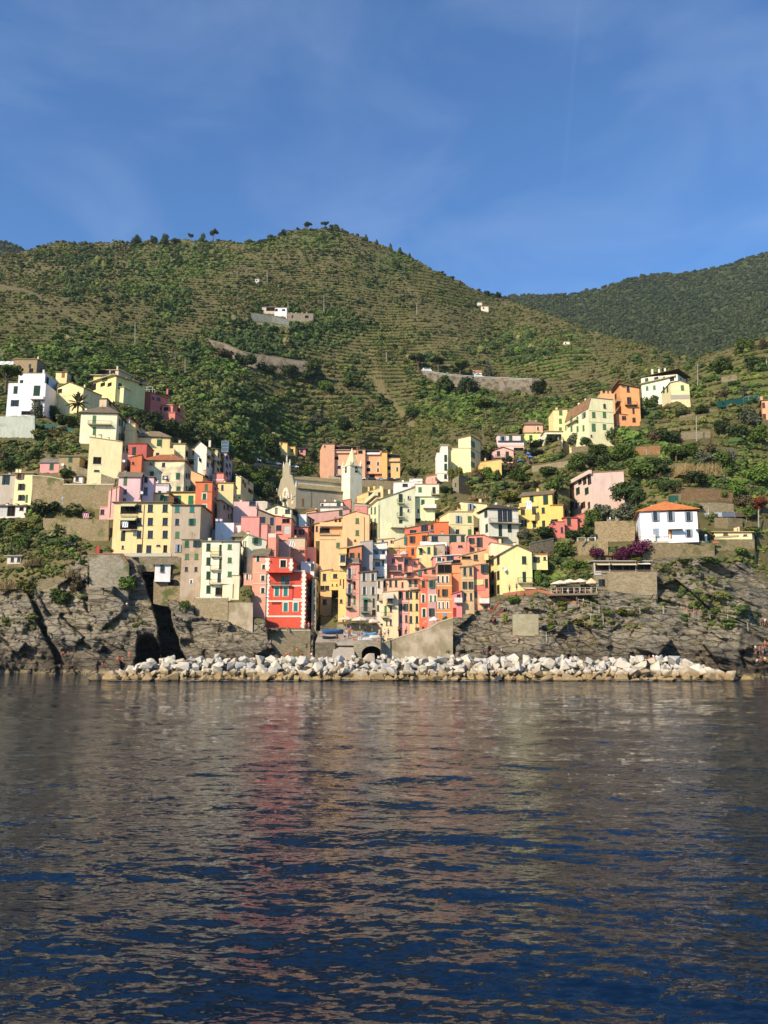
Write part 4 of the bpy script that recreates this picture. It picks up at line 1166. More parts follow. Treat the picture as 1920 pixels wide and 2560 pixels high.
H('apartment_building', 'large cream house with brown hip roof and a laundry balcony at the top right', 'house',
  B(1604,1696,(944,935),1002,'fbf4cf',us=1724,roof='h',apex=927,rcol='8d6f54',dp=10,Y=296,ov=.7,ft='f c 1618 971 6 10 L;f c 1636 969 6 10 L;f d 1660 945 5 6;f c 1617 951 7 10;f B 1602,1692 960 1.0 - d8c9a0;f y 1641 946 9 6;f y 1680 947 10 11;s d 1703,1716 950 3 8;f C 1630,1647 922;f C 1662 920'),
  B(1677,1724,(957,961),1000,'fae6a8',us=1653,roof='g',apex=952,ax=1699,rcol='8d6f54',dp=8,Y=284,ov=.3,ft='f c 1706 970 7 12 L;s c 1660,1669 974 3 14;f b 1677,1724 993 12 b9b0a0'))
H('town_house', 'orange house cut by the right edge of the view', 'house',
  B(1906,1960,(1002,996),1052,'efa97e',us=1899,roof='f',rcol='6f6a66',dp=8,Y=262,ov=.4,ft='f c 1909 1013 6 12 B;f c 1911 1041 6 11 B;f C 1903 990 .2'))
H('apartment_building', 'tall pale pink house with a blank right wall and green shutters on the right slope', 'house',
  B(1480,1562,(1183,1178),1292,'f9d3bd',us=1427,roof='f',rcol='b98d72',dp=14,ov=.1,Y=203,ft='s c 1445,1467 1227 8 15 D;s d 1440,1472 1263 6 14 D;s c 1432 1264 8 15 D;s d 1457 1263 10 14;s d 1462,1450,1474 1200 7 20;s B 1424,1481 1213 .8 f5cfba;s A 1424,1482 1184 2 3e3c3a .8'))
H('cottage', 'red stepped lower house below the tall pale pink one', 'cottage',
  B(1443,1464,(1289,1283),1322,'df7f6c',roof='f',rcol='b0604c',dp=5,Y=193,ov=.1,ft='f d 1449 1299 6 5'),
  B(1410,1444,1295,1325,'df7f6c',roof='f',rcol='a0584a',dp=5,Y=192,ov=.3,ft='f D 1422 1304 8 17 D;f b 1402,1430 1315 1.5 b0584a'),
  B(1384,1412,1305,1345,'d9776a',roof='f',rcol='b0604c',dp=5,Y=190,ov=.1,ft='f d 1405 1325 5 12;f d 1381 1306 10 6'))
# ------------------------------------------------------------------ right terrace of houses
H('town_house', 'yellow-cream house with an upper storey and grey-green shutters beside the pale green one', 'house',
  B(1124,1184,(1280,1280),1345,'fbe5a6',us=1091,roof='f',rcol='c9a878',dp=9,Y=195,ov=.15,ft='f z 1144 1298 8 15 W;f c 1174 1298 8 14 L;f c 1174 1330 7 12 L;f d 1144 1330 8 12;s b 1092,1124 1284 3 b5986a;f b 1124,1184 1311 .8 e5cf94'),
  B(1150,1218,(1254,1260),1290,'fbe3a2',roof='f',rcol='8d7a62',dp=8,Y=199,ov=.3,ft='f c 1147 1266 5 9 B;f z 1174 1267 8 13 W;f d 1187 1267 4 4;f C 1200 1246'))
H('apartment_building', 'pale grey-green house with dark hip roof and a white-framed loggia', 'house',
  B(1221,1297,1274,1362,'dfe3cb',us=1181,roof='h',apex=1263,rcol='5e5347',dp=10,Y=192,ov=.6,sh='D',ft='f d 1250,1262,1274 1290 10 27;f b 1256,1257 1290 26 f6f4ea;f b 1268,1269 1290 26 f6f4ea;f B 1222,1299 1307 1.3;f D 1251 1326 8 27 D;f c 1274 1321 8 18;f A 1222,1268 1340 4 8a948c 1.6;f d 1250 1352 12 10;s c 1193 1289 5 15;s c 1216 1283 5 15;s c 1193 1324 5 17;s c 1217 1320 5 18;f C 1236,1270 1262'))
H('villa', 'golden yellow house with green shutters and a hanging white towel on the right slope', 'villa',
  B(1304,1381,(1240,1233),1270,'f8cc66',us=1392,roof='r',apex=1227,rcol='8a7862',dp=7,Y=198,ov=.5,ft='f c 1329 1251 9 21 D;f c 1364 1250 11 21 D;f C 1380 1222'),
  B(1296,1379,(1267,1264),1320,'f8c95e',us=1384,roof='p',dp=6,Y=195,ph=.1,sh='D',ft='f c 1307 1280 9 13;f c 1335 1278 9 13;f c 1358 1276 7 13;f z 1307 1308 9 14;f D 1336 1310 8 17 D;f c 1359 1309 7 14;f A 1327,1341 1301 3 a88a5a .9;f B 1299,1345 1268 .5 f8c95e'),
  B(1378,1408,(1264,1264),1306,'f6c45a',us=1414,roof='f',rcol='b98a4e',dp=6,Y=193.5,ov=.25,ft='f a 1386 1302 15 7'))
# orange and red terraces in the middle
H('town_house', 'vivid orange house with white balcony among the middle terraces', 'house',
  B(1015,1070,(1337,1330),1400,'e8803f',roof='f',rcol='b98f72',dp=8,Y=189,ov=.2,sh='B',ft='f o 1031 1349 6 15 B;f z 1059 1347 7 15;f B 1050,1074 1365 1.1 f6f0e6;f d 1032 1379 6 14;f b 1015,1050 1366 1.5 f6d9b8;f c 1013 1352 5 20 T'),
  B(1012,1070,(1322,1310),1338,'d9785a',roof='f',rcol='8a6f60',dp=6,Y=192,ov=.2,ft='f d 1033 1330 15 9 D;f d 1060 1320 13 16'))
H('town_house', 'plain orange-red wall house joined to the yellow-cream one', 'house',
  B(1086,1122,(1307,1306),1350,'e5743c',roof='f',rcol='b0542c',dp=6,Y=191,ov=.1,ft=''),
  B(1068,1088,(1314,1309),1345,'dd7a50',roof='f',rcol='a0583c',dp=6,Y=192,ov=.1,ft='f d 1080 1320 6 15;f b 1072,1086 1327 7 7a8088'))
H('stone_house', 'grey-beige house with dark green doors and white terraces in the middle', 'house',
  B(1072,1162,(1338,1338),1378,'b5aa90',roof='f',rcol='a09684',dp=6,Y=187,ov=.3,ft='f D 1132 1351 15 25 D;f D 1157 1349 8 16 D;f d 1087 1347 14 12;f D 1164 1348 4 16 f0e8dc'),
  B(1071,1117,1356,1378,'faf4ea',roof='p',dp=4,Y=184.5,ph=.8,ft=''))
H('town_house', 'soft yellow block with green shutters at its top in the middle terraces', 'house',
  B(1043,1084,(1366,1364),1424,'f8d890',roof='f',rcol='c9b084',dp=8,Y=182,ov=.1,ft='f c 1052 1378 6 14;f c 1072 1376 6 15;f A 1043,1054 1369 3 f2e8d2'))
H('stone_house', 'rough grey cement block beside the soft yellow one', 'house',
  B(1083,1112,(1364,1362),1402,'b3a68a',roof='f',rcol='8f8674',dp=6,Y=183,ov=.1,patch=.4,ft=''))
H('town_house', 'tan house with a grey-white roof terrace beneath the vivid orange one', 'house',
  B(985,1016,(1352,1342),1392,'efc48c',roof='f',rcol='cfc6b4',dp=7,Y=190,ov=.2,ft='f d 1013 1352 5 20 T'),
  B(942,986,(1350,1346),1372,'f3d294',roof='f',rcol='bfae90',dp=6,Y=194,ov=.2,ft='f d 957 1354 5 6;f d 979 1354 5 6'))
H('town_house', 'coral gabled house with red flower balcony below the pale green one', 'house',
  B(1172,1210,(1340,1338),1384,'ea9c80',roof='f',rcol='a87660',dp=7,Y=184,ov=.2,sh='B',ft='f o 1179 1352 6 13 D;f o 1199 1356 6 22 D;f B 1168,1193 1370 1.0'),
  B(1208,1244,(1338,1352),1388,'efa186',roof='f',rcol='b0745c',dp=7,Y=183,ov=.2,ft='f C 1216 1366 .1'),
  B(1128,1174,(1356,1355),1392,'ec9a7e',roof='p',dp=6,Y=181,ph=.4,ft='f d 1151 1366 10 5'))
H('town_house', 'flat-topped cream house behind the bright yellow gable', 'house',
  B(1228,1322,(1357,1371),1390,'fbedb8',roof='f',rcol='c98a6a',dp=6,Y=179,ov=.15,ft='f C 1286 1356'))
H('apartment_building', 'bright yellow gabled house with a green balcony door at the right end of the terrace', 'house',
  B(1252,1331,(1386,1380),1486,'fdf09e',us=1221,roof='g',apex=1363,ax=1291,rcol='8a6f58',dp=8.5,Y=162,ov=.3,sh='D',ft='f c 1310 1400 9 17;f D 1311 1443 8 24 D;f B 1294,1330 1457 1.1;s c 1232,1246 1400,1438,1473 5 19 K;f A 1306,1334 1468 6 f8d6b4 2.0;f C 1282 1364;f T 1259 1424'),
  B(1331,1369,1387,1420,'fae696',roof='f',rcol='c98a62',dp=6,Y=164,ext=.4,ov=.15,sh='K',ft='f o 1341 1399 7 12 K;f d 1362 1396 6 7'))
H('town_house', 'ochre house with a low roof gable between the coral house and the bright yellow one', 'house',
  B(1152,1215,(1390,1374),1425,'dfae72',roof='f',rcol='b99c78',dp=7,Y=170,ov=.2,patch=.3,pcol='c2a076',ft='f d 1189 1393 9 12;f d 1166 1394 20 6;f b 1211,1221 1392 16 fbe9a4'))
H('town_house', 'tall tan quay house with green shutters and a white stringcourse', 'house',
  B(1154,1185,(1418,1416),1535,'d9b47c',roof='f',rcol='a8906c',dp=8,Y=163,ov=.25,patch=.35,pcol='b9a27c',ft='f d 1162,1177 1429 6 18;f o 1162,1177 1463 5 16 D;f d 1163,1178 1492 5 17 D;f b 1154,1184 1447 1.5 ead9a8;f b 1154,1184 1478 1.2 ead9a8'))
H('town_house', 'pink and yellow patched tall house left of the bright yellow gable', 'house',
  B(1184,1223,(1414,1410),1525,'e9937a',roof='f',rcol='a88468',dp=8,Y=164,ov=.1,patch=.25,pcol='d8b98a',sh='D',ft='f o 1211 1422 8 20;f c 1205 1457 4 8;f c 1216 1458 6 19 D;f b 1184,1208 1456 14 fae49a;f b 1184,1213 1470 11 e98674;f d 1189 1486 6 13;f b 1201,1222 1485 15 f09a7c;f B 1198,1222 1508 1.0 efeae0;f d 1214 1518 9 9'))
H('town_house', 'plain orange narrow house with a pink arched-door porch at its foot', 'house',
  B(1129,1156,(1412,1409),1542,'ec9c68',roof='f',rcol='b98a62',dp=8,Y=164.5,ov=.1,ft='f b 1129,1155 1433 1.2 c97e50;f d 1140 1404 20 8'),
  B(1131,1155,(1485,1478),1544,'e88d86',roof='f',rcol='cf6f64',dp=3,Y=162,ov=.2,ft='f d 1147 1492 8 11;f D 1137 1531 7 20 R;f B 1136,1155 1506 .8 d9d5c8'))
H('apartment_building', 'tall deep orange house with white bands between floors on the quay', 'house',
  B(1091,1130,(1436,1434),1552,'e39147',roof='p',rcol='9a7a55',dp=8,Y=162.5,ph=.8,sh='D',ft='f y 1096,1107,1118 1448 4 14;f d 1097 1482 4 15 D;f o 1112 1482 6 16 D;f y 1098,1108,1119 1513 3 14;f b 1091,1130 1465 1.8;f b 1091,1130 1498 1.8;f b 1091,1130 1531 1.8;f b 1108,1115 1537 8 7fa8d4'),
  B(1094,1130,(1408,1404),1437,'cf9a78',roof='f',rcol='d9d2c4',dp=6,Y=164.5,ov=.2,ft='f d 1111 1422 30 20'))
H('town_house', 'mauve house with pale-framed green shutters between the red and the deep orange one', 'house',
  B(1069,1092,(1452,1450),1565,'cb958b',roof='f',rcol='a5745c',dp=8,Y=162.5,ov=.2,ft='f x 1077,1088 1496 4 14 L;f o 1079 1531 6 18 D;f o 1079 1460 6 16 V;f b 1068,1092 1444 6 bd8a70'))
H('town_house', 'red-orange narrow house with tall white-framed windows on the quay', 'house',
  B(1048,1070,(1452,1452),1586,'dd6a48',roof='f',rcol='b5714f',dp=8,Y=163,ov=.1,patch=.15,pcol='e8d9b0',ft='f x 1058 1496 5 17 D;f x 1060 1532 6 18 D;f c 1058 1460 6 14 D;f d 1058 1572 5 10;f b 1048,1069 1576 8 a89a82'))
H('town_house', 'yellow narrow quay house beside the red-orange one', 'house',
  B(1022,1049,(1478,1476),1590,'f6cf85',roof='f',rcol='b98f6a',dp=8,Y=163.5,ov=.2,sh='D',ft='f c 1027,1042 1488,1518,1549 5 16;f d 1045 1576 5 14;f B 1024,1047 1472 .9'))
H('town_house', 'pink narrow quay house left of the yellow one', 'house',
  B(995,1023,(1478,1478),1592,'f0aa97',roof='f',rcol='c97a64',dp=8,Y=163.5,ov=.2,sh='D',ft='f c 1002,1017 1487 5 16 D;f o 1000,1014 1518 5 16 D;f d 1002,1016 1547 5 16 D;f b 995,1022 1505 1.2 f7cfc0;f b 995,1022 1532 1.2 f7cfc0;f D 1000 1580 5 18 K;f d 1014 1579 4 9'))
H('town_house', 'cream and yellow quay house with a tilted awning balcony', 'house',
  B(957,996,(1482,1478),1596,'f4d9a2',roof='f',rcol='c2a57c',dp=9,Y=162.5,ov=.1,patch=.2,pcol='e9c79a',ft='f d 975 1496 12 20 D;f B 965,983 1511 1.2;f A 962,984 1483 14 d9cfb8 1.8;f c 977 1523 4 12 D;f D 964 1527 5 22 L;f B 952,970 1543 1.0;f d 977 1556 4 14 f0e3c4;f d 967 1557 3 12'))
H('town_house', 'pale narrow house with laundry lines squeezed right of the grey one', 'house',
  B(942,958,(1452,1452),1560,'d9cdb5',roof='f',rcol='b0a48c',dp=7,Y=167,ov=.15,sh='D',ft='f c 947 1461 4 14;f c 945 1493,1520 4 14;f B 945,957 1500 .8'))
H('town_house', 'wide house of many green shutters under a long roof edge above the pink quay house', 'house',
  B(945,1012,(1450,1446),1500,'f0bb94',roof='f',rcol='8a7f6e',dp=7,Y=168,ov=.5,sh='D',ft='f c 949,961,976,990 1459 5 14;f c 1006 1462 4 12 B'),
  B(1010,1048,(1448,1448),1485,'f2c49a',roof='f',rcol='b08a70',dp=6,Y=167.5,ov=.3,sh='T',ft='f c 1025,1039 1458 6 14;f A 1012,1046 1446 2 d99a7c'))
H('apartment_building', 'tall grey house with pairs of open white shutters on the quay', 'house',
  B(899,942,(1432,1428),1552,'a39b88',us=897,roof='f',rcol='7a5a4c',dp=9,Y=167,ov=.35,sh='f4efe2',ft='f o 910,932 1443 6 16;f o 911,933 1477 6 18;f D 914 1511 9 30 D;f c 934 1507 4 20 D;f B 902,922 1531 1.0 - 5c7a68;f A 905,924 1495 4 4f9a84 .7;f a 935 1532 8 14'),
  B(900,932,(1356,1352),1436,'a8a299',roof='f',rcol='9a948a',dp=7,Y=171,ov=.05,ft='f d 911 1421 9 6'))
H('apartment_building', 'salmon house with four dark stacked balconies beside the tall grey one', 'house',
  B(866,898,(1412,1410),1550,'e69b82',us=862,roof='f',rcol='a5705c',dp=9,Y=167.5,ov=.3,sh='D',patch=.2,pcol='c9b59a',ft='f o 874 1434 6 24 f4efe2;f c 886 1428 4 14 f0d8c8;f B 866,879 1450 1.0 - 4a423c;f o 874 1471 6 20 f4efe2;f c 886 1463 4 17 K;f B 864,879 1485 1.0 - 4f6a60;f D 873 1502 7 24 D;f B 864,881 1519 1.0 - 4f6a60;f c 886 1499 4 19 L;f b 881,898 1448 1.5 f2b8a4;f b 881,898 1482 1.5 f2b8a4'),
  B(873,904,(1369,1363),1412,'c9783f',roof='f',rcol='d9cdb2',dp=7,Y=169,ov=.4,sh='K',ft='f o 880 1390 5 14 K;f c 897 1390 4 14 K;f B 866,898 1407 .9 6e665c'))
H('apartment_building', 'tall yellow house with a jutting upper room at the mouth of the alley', 'house',
  B(846,866,(1372,1370),1552,'f3c873',roof='f',rcol='b99a66',dp=9,Y=169.5,ov=.15,ft='f c 851,858 1421 3 11 f0e8d0;f d 851 1455 3 12;f d 859 1460 3 22;f d 853 1503 6 8'),
  B(848,864,(1386,1386),1412,'f6dca0',roof='f',rcol='c9a878',dp=3,Y=166.5,ext=.2,ov=.1,ft='f d 857 1396 11 15'))
H('town_house', 'half-shaded yellow house closing the back of the dark alley', 'house',
  B(801,829,(1428,1424),1540,'e9c780',roof='f',rcol='b5a27c',dp=8,Y=184,ov=.2,ft='f c 811 1443 7 16 D;f d 806,818 1470 9 10;f d 812 1505 9 12'),
  B(827,848,(1429,1428),1472,'f7d27c',roof='f',rcol='c9a060',dp=5,Y=179,ext=.3,ov=.1,ft='f a 831,842 1462 3 5;f b 827,848 1452 1 c99a58;f d 838 1440 9 10 f8e0b0'))
H('apartment_building', 'white house with a slate roof and long glass balcony above the tall grey one', 'house',
  B(921,967,(1378,1374),1440,'fbf7e6',roof='f',rcol='8f9096',dp=8,Y=174,ov=.4,ft='f d 941 1383 9 9;f d 959 1381 6 9;f B 921,964 1398 1.1 dfe6e0;f c 928 1411 5 14 L;f d 944 1410 11 9;f c 958 1407 4 14;f b 941,958 1430 14 fbf3e2'),
  B(930,968,(1360,1356),1380,'f6efdc',roof='f',rcol='8f9096',dp=6,Y=178,ov=.2,ft=''))
H('town_house', 'pink house with a round pink parasol terrace in the middle of the right terraces', 'house',
  B(963,1010,(1386,1384),1452,'f0a08e',roof='p',dp=7,Y=176,ph=.5,ft='f d 984 1402 8 10;f B 985,1020 1392 1.3 - e8d8c4;f d 1000 1418 9 14;f B 960,1002 1428 1.2'),
  B(1010,1046,(1400,1398),1445,'f0a388',roof='f',rcol='a8887a',dp=7,Y=177,ov=.3,ft='f d 1012 1404 14 14;f d 1037 1407 3 8'),
  B(968,1012,(1371,1370),1392,'f2bd55',roof='f',rcol='c9b48a',dp=6,Y=181,ov=.2,ft=''))
H('town_house', 'coral terrace house with a dark roof edge and white laundry in the middle', 'house',
  B(1036,1092,(1428,1418),1470,'eca084',roof='f',rcol='8d8072',dp=7,Y=171,ov=.4,sh='D',ft='f c 1049 1432 6 12 T;f d 1063 1427 6 8;f d 1084 1428 8 8;f b 1057,1069 1444 10 d97a64;f d 1022 1438 9 7'),
  B(1010,1040,(1434,1431),1470,'f3b896',roof='f',rcol='b08f7a',dp=6,Y=171.5,ov=.3,ft='f d 1022 1437 10 8;f A 1012,1038 1430 2 efc9a0'))
H('town_house', 'rose terrace house with a green blind under a white roof line', 'house',
  B(1084,1150,(1392,1388),1432,'e79a84',roof='f',rcol='d9d5cb',dp=7,Y=173,ov=.3,ft='f d 1125 1396 16 13 D;f y 1098 1398 9 8;f d 1108 1402 6 10;f A 1110,1160 1410 2 d9d5cb'))
# ------------------------------------------------------------------ right side: white villa, restaurant, low houses
par, org, (wv,) = H('villa', 'white villa with an orange tiled hip roof and grey-blue shutters above the right cliff', 'villa',
  B(1601,1745,1279,1356,'fbfcfd',us=1589,roof='h',apex=1257,rcol='e08a52',dp=10,Y=166,ext=.3,ov=.6,sh='aebcc6',ft='f o 1638,1676,1721 1291 9 20;f c 1640 1332 13 19 aebcc6;f D 1675 1335 9 22 E;f o 1722 1333 9 18;f A 1671,1706 1324 2 9a948c 1.6;f A 1738,1762 1324 2 9a948c 1.6'))
m = MB()
a_ = P(1596, 1354, 164.6); b_ = P(1772, 1352, 164.6)
m.box(a_ - UP * .35, b_ - a_, Vector((0, 2.2, 0)), UP * .35)
bo = m.obj('terrace_slab', flatm('cbbfa0', .85), par, org)
m = MB()
for i in range(46):
    q = a_ + (b_ - a_) * (i / 45.0)
    m.tube(q, q + UP * 1.05, .015, n=3)
m.tube(a_ + UP * 1.05, b_ + UP * 1.05, .03, n=4)
m.obj('railing', IRON, bo, org)
for u in (1637, 1675, 1710, 1740, 1766):
    q = P(u, 1353, 164.5)
    m = MB(); m.abox(q.x - .17, q.x + .17, q.y - .1, q.y + .25, q.z, q.z + 1.45); m.obj('post', WHITE, bo, org)
H('restaurant', 'long low cream building with a brown flat roof right of the white villa', 'restaurant',
  B(1785,1880,1331,1348,'f6dfa4',us=1886,roof='f',rcol='b0966a',dp=6,Y=167,ext=.3,ov=.5,ft='f d 1814 1335 10 4;f d 1863 1338 9 4;f b 1785,1848 1344 5 a89a7c'))
H('restaurant', 'open terrace restaurant with cream roller awnings on the stone bluff', 'restaurant',
  B(1484,1626,1404,1430,'6a5a48',roof='f',rcol='b5ad9c',dp=6,Y=163.5,ov=.5,ft='f d 1505,1540,1575,1610 1418 30 14;f A 1490,1522 1409 5 efd9b0 1.1;f A 1527,1588 1409 5 efd9b0 1.1;f A 1591,1623 1407 5 fbf2dc 1.1;f b 1484,1488 1417 24 cbbfa4;f b 1522,1525 1417 24 cbbfa4;f b 1588,1590 1417 24 cbbfa4'))
H('hut', 'small white hut with a grey window behind the terrace restaurant', 'hut',
  B(1494,1530,1388,1406,'f4efe6',roof='f',rcol='9f9684',dp=4,Y=169,ov=.3,ft='f d 1511 1395 11 10'))
H('hut', 'grey stone hut with a blue window under the terrace restaurant', 'hut',
  B(1490,1520,1432,1474,stone('b0a488'),roof='f',rcol='b8ae98',dp=4,Y=161,ov=.25,ft='f d 1505 1457 15 16 W;f D 1494 1433 16 8 f2ead8'))
H('stone_hut', 'grey tumbled stone hut overgrown beside the white and yellow tower house', 'hut',
  B(1131,1147,(1200,1190),1232,stone('a59a7e'),us=1180,roof='f',rcol='8a826c',dp=6,Y=228,ov=.02,ft='f d 1139 1212 3 8'))
# ------------------------------------------------------------------ houses high on the hill
H('farmhouse', 'small white farmhouse with a dark porch on the hill above the old road wall', 'farmhouse',
  B(687,717,769,790,'fbf6ee',roof='f',rcol='9c7a62',dp=7,ov=.4,ft='f d 691 775 6 5;f d 709 775 7 4'),
  B(655,688,768,784,'c9b9a0',roof='f',rcol='a8927a',dp=6,dY=1,ov=.3,ft='f d 677 773 20 8'))
H('stone_house', 'ruined stone house with a row of stumps along its top right of the white farmhouse', 'house',
  B(718,783,(783,785),802,stone('a89c88',1),roof='f',rcol='9a907c',dp=6,ov=.1,ft='f d 731 792 4 6;f d 767 792 8 6;f C 728,740,755,767 781'))
H('hut', 'tiny grey hut among bushes high on the hill', 'hut',
  B(638,648,697,707,'d9d3c6',roof='f',rcol='8a8074',dp=4,ft='f d 642 701 3 3'))
H('farmhouse', 'pale farmhouse among the vineyard rows on the right shoulder of the hill', 'farmhouse',
  B(1203,1221,766,778,'efe0c2',roof='f',rcol='b5977a',dp=6,ft='f d 1209 770 3 4'),
  B(1190,1205,756,764,'d9d6c8',roof='f',rcol='a89f8c',dp=5,dY=4,ft=''))
H('hut', 'tiny white hut low on the right flank of the hill', 'hut',
  B(1410,1424,854,861,'f4ead8',roof='f',rcol='c98d6a',dp=5,ft='f d 1414 858 3 3'))
H('hut', 'white roadside hut with a tiled roof behind the road parapet', 'hut',
  B(1184,1204,930,941,'f6f0e2',roof='r',apex=926,rcol='c98a62',dp=5,dY=2,ft='f d 1196 935 4 4'))
# ------------------------------------------------------------------ retaining walls, road walls, quay
def wallrun(name, label, pts, mat, th=0.6, dY=0.0, cope=None, group='stone and concrete walls', cat='wall', foot=True, ext=1.5, Yv=None, flat=1.0):
    """pts: (u, v top, v bottom) along the foot of the wall"""
    A = []
    ym = sum(Dbase(u, vb) for u, vt, vb in pts) / len(pts)
    for u, vt, vb in pts:
        Y = (Yv if Yv else ym + flat * (Dbase(u, vb) - ym)) + dY
        A.append((P(u, vt, Y), P(u, vb, Y)))
    for (p, q), (a, b_) in zip(zip(A, A[1:]), zip(pts, pts[1:])):
        CARVE.append((a[0], b_[0], a[1], b_[1], a[2], b_[2], p[0].y, q[0].y, foot))
    m = MB()
    e = UP * -ext; bk_ = Vector((0, th, 0))
    for (t0, b0), (t1, b1) in zip(A, A[1:]):
        m.face([b0 + e, b1 + e, t1, t0]); m.face([t0, t1, t1 + bk_, t0 + bk_]); m.face([b1 + e + bk_, b0 + e + bk_, t0 + bk_, t1 + bk_])
    for t0, b0 in (A[0], A[-1]): m.face([b0 + e, t0, t0 + bk_, b0 + e + bk_])
    o = A[0][1]
    if cope is None:
        return tag(m.obj(name, mat, None, o), label, cat, group)
    par = thing(name, label, cat, o, 0, group)
    m.obj('wall_face', mat, par, o)
    m = MB()
    for (t0, _), (t1, _) in zip(A, A[1:]):
        m.box(t0 - Vector((0, .1, -.004)), t1 - t0, Vector((0, th + .2, 0)), UP * .22)
    m.obj('coping', flatm(cope, .85, name='coping'), par, o)
    return par
SW1, SW2, SW3, SW4 = stone('b5a07c', 1.3, .6, .45, .3), stone('a3957a', .9, .6, .4, .25), stone('ab9975', 1.8, .6, .5, .4), stone('b0a080', 1.1, .62, .4)
CON, CON2 = plaster('a3977b', .5, '85795e'), plaster('786c56', .5, '5c5240')
wallrun('retaining_wall', 'smooth grey-green retaining wall carrying the white villa', [(-14,1041,1094),(40,1041,1094),(87,1039,1095)], plaster('aab5a4', .3, '8d9a86'))
wallrun('retaining_wall', 'tan stone bank between the narrow yellow house and the pink cottage', [(81,1190,1262),(120,1192,1264),(160,1200,1264)], SW1, cope='c9bda2')
wallrun('retaining_wall', 'long stone garden wall with pale coping behind the blue sheet', [(158,1212,1270),(220,1212,1272),(284,1212,1270)], SW3, cope='d5ccb4')
wallrun('retaining_wall', 'grey stone slope wall running down from the plain yellow block', [(192,1166,1207),(236,1178,1209),(288,1197,1214)], SW2, dY=1.5)
wallrun('retaining_wall', 'low garden wall below the dark hedge left of the yellow block', [(108,1296,1322),(180,1296,1336),(228,1298,1352),(272,1299,1350)], SW3)
wallrun('bastion_wall', 'big square stone bastion wall left below the yellow apartment house', [(224,1386,1468),(262,1386,1470),(306,1386,1462),(322,1412,1460)], stone('a39a86', .8, .75, .35, .2), cope='b5694e', dY=-1)
wallrun('retaining_wall', 'overgrown foundation wall directly beneath the big yellow apartment house', [(284,1384,1398),(330,1392,1412),(392,1393,1412),(452,1393,1412)], SW2)
wallrun('vaulted_wall', 'tan stone wall with a dark arched vault left of the tall stone house', [(384,1449,1492),(400,1447,1496),(424,1438,1500),(453,1430,1504)], SW1, Yv=173.4)
wallrun('retaining_wall', 'stone base wall with terrace below the tall cream house', [(488,1496,1538),(530,1496,1548),(570,1496,1554)], SW4, cope='cfc4a8', dY=-1.2)
wallrun('retaining_wall', 'plain concrete wall right of the stone base of the cream house', [(570,1506,1555),(600,1506,1566),(632,1507,1580)], CON, dY=-1.0)
wallrun('sea_wall', 'long stone sea wall with plants below the red house', [(672,1572,1600),(700,1577,1646),(738,1577,1646),(776,1577,1646)], SW2, cope='cfc4a8', Yv=161.2)
wallrun('sea_wall', 'curving concrete sea wall climbing right to the quay houses', [(957,1608,1650),(990,1597,1650),(1025,1586,1648),(1071,1573,1646),(1098,1556,1645),(1132,1546,1642)], CON, cope='c5b89a', dY=-1.5)
wallrun('retaining_wall', 'tan stone terrace wall behind the magenta flowers', [(1488,1304,1354),(1540,1302,1354),(1587,1302,1352)], SW1)
wallrun('retaining_wall', 'square tan stone terrace wall with white table above the restaurant', [(1444,1354,1388),(1482,1353,1388),(1520,1352,1388)], SW1)
wallrun('retaining_wall', 'grey stone wall sloping up right of the bright yellow gable', [(1324,1360,1392),(1352,1354,1392),(1384,1347,1390)], SW2, cope='8f8a7c')
wallrun('retaining_wall', 'stone bluff wall below the awning restaurant', [(1520,1430,1476),(1580,1429,1482),(1642,1429,1484)], SW4, dY=-.6)
wallrun('retaining_wall', 'stone wall under the terrace of the white villa', [(1606,1358,1402),(1668,1358,1392),(1786,1357,1391)], SW3, Yv=164.0)
wallrun('retaining_wall', 'stone wall under the low cream restaurant', [(1786,1348,1376),(1834,1348,1376),(1886,1348,1372)], SW3, Yv=166.2)
wallrun('retaining_wall', 'reddish earth bank wall highest behind the white villa', [(1706,1224,1250),(1770,1222,1250),(1832,1232,1254)], stone('96795a', 1.2))
wallrun('retaining_wall', 'dry stone wall behind and right of the white villa', [(1746,1257,1280),(1790,1256,1280),(1834,1260,1280)], SW4)
wallrun('retaining_wall', 'dry stone wall below the grey tarpaulin shelter', [(1788,1294,1320),(1820,1294,1322),(1856,1296,1316)], SW3)
wallrun('road_wall', 'tall concrete road wall left of the valley with a white top edge', [(520,850,856),(560,859,882),(606,880,912),(660,889,926),(720,898,933),(768,905,927),(792,909,914)], CON2, cope='9c9078', flat=.2)
wallrun('road_wall', 'long curved concrete road wall on the right of the valley', [(1054,927,931),(1092,935,955),(1130,940,966),(1200,945,968),(1262,948,980),(1330,951,986),(1356,952,962)], CON2, cope='cfc8b8', flat=.2)
wallrun('road_wall', 'grey parapet wall of the parking road below the apartment blocks', [(903,1200,1216),(950,1201,1222),(1000,1205,1224),(1012,1212,1222)], SW2)
wallrun('road_wall', 'thin pale parapet of the upper parking road on the left', [(626,1155,1159),(690,1163,1167),(746,1172,1177)], CON)
wallrun('road_wall', 'thin pale parapet of the parking road beside the bell tower', [(814,1186,1190),(852,1195,1200)], CON)
wallrun('terrace_wall', 'pale stone terrace wall under the white hill farmhouse', [(628,783,802),(680,790,806),(722,800,814)], stone('a3a296', .8))
wallrun('terrace_wall', 'lower stone terrace wall under the white hill farmhouse', [(636,806,810),(690,812,816),(730,816,820)], stone('b5aa94', .8))
wallrun('road_wall', 'pale roadside wall at the far left of the hill', [(-14,712,716),(30,717,722),(70,728,733),(104,744,748)], stone('7d7058', .8))
wallrun('brick_parapet', 'low red-brown brick parapet curving along the cliff path', [(1258,1483,1489),(1300,1477,1482),(1345,1473,1478),(1380,1480,1486),(1412,1495,1500),(1442,1504,1508)], stone('c07a58', 3.0, .8, .3), th=.35)
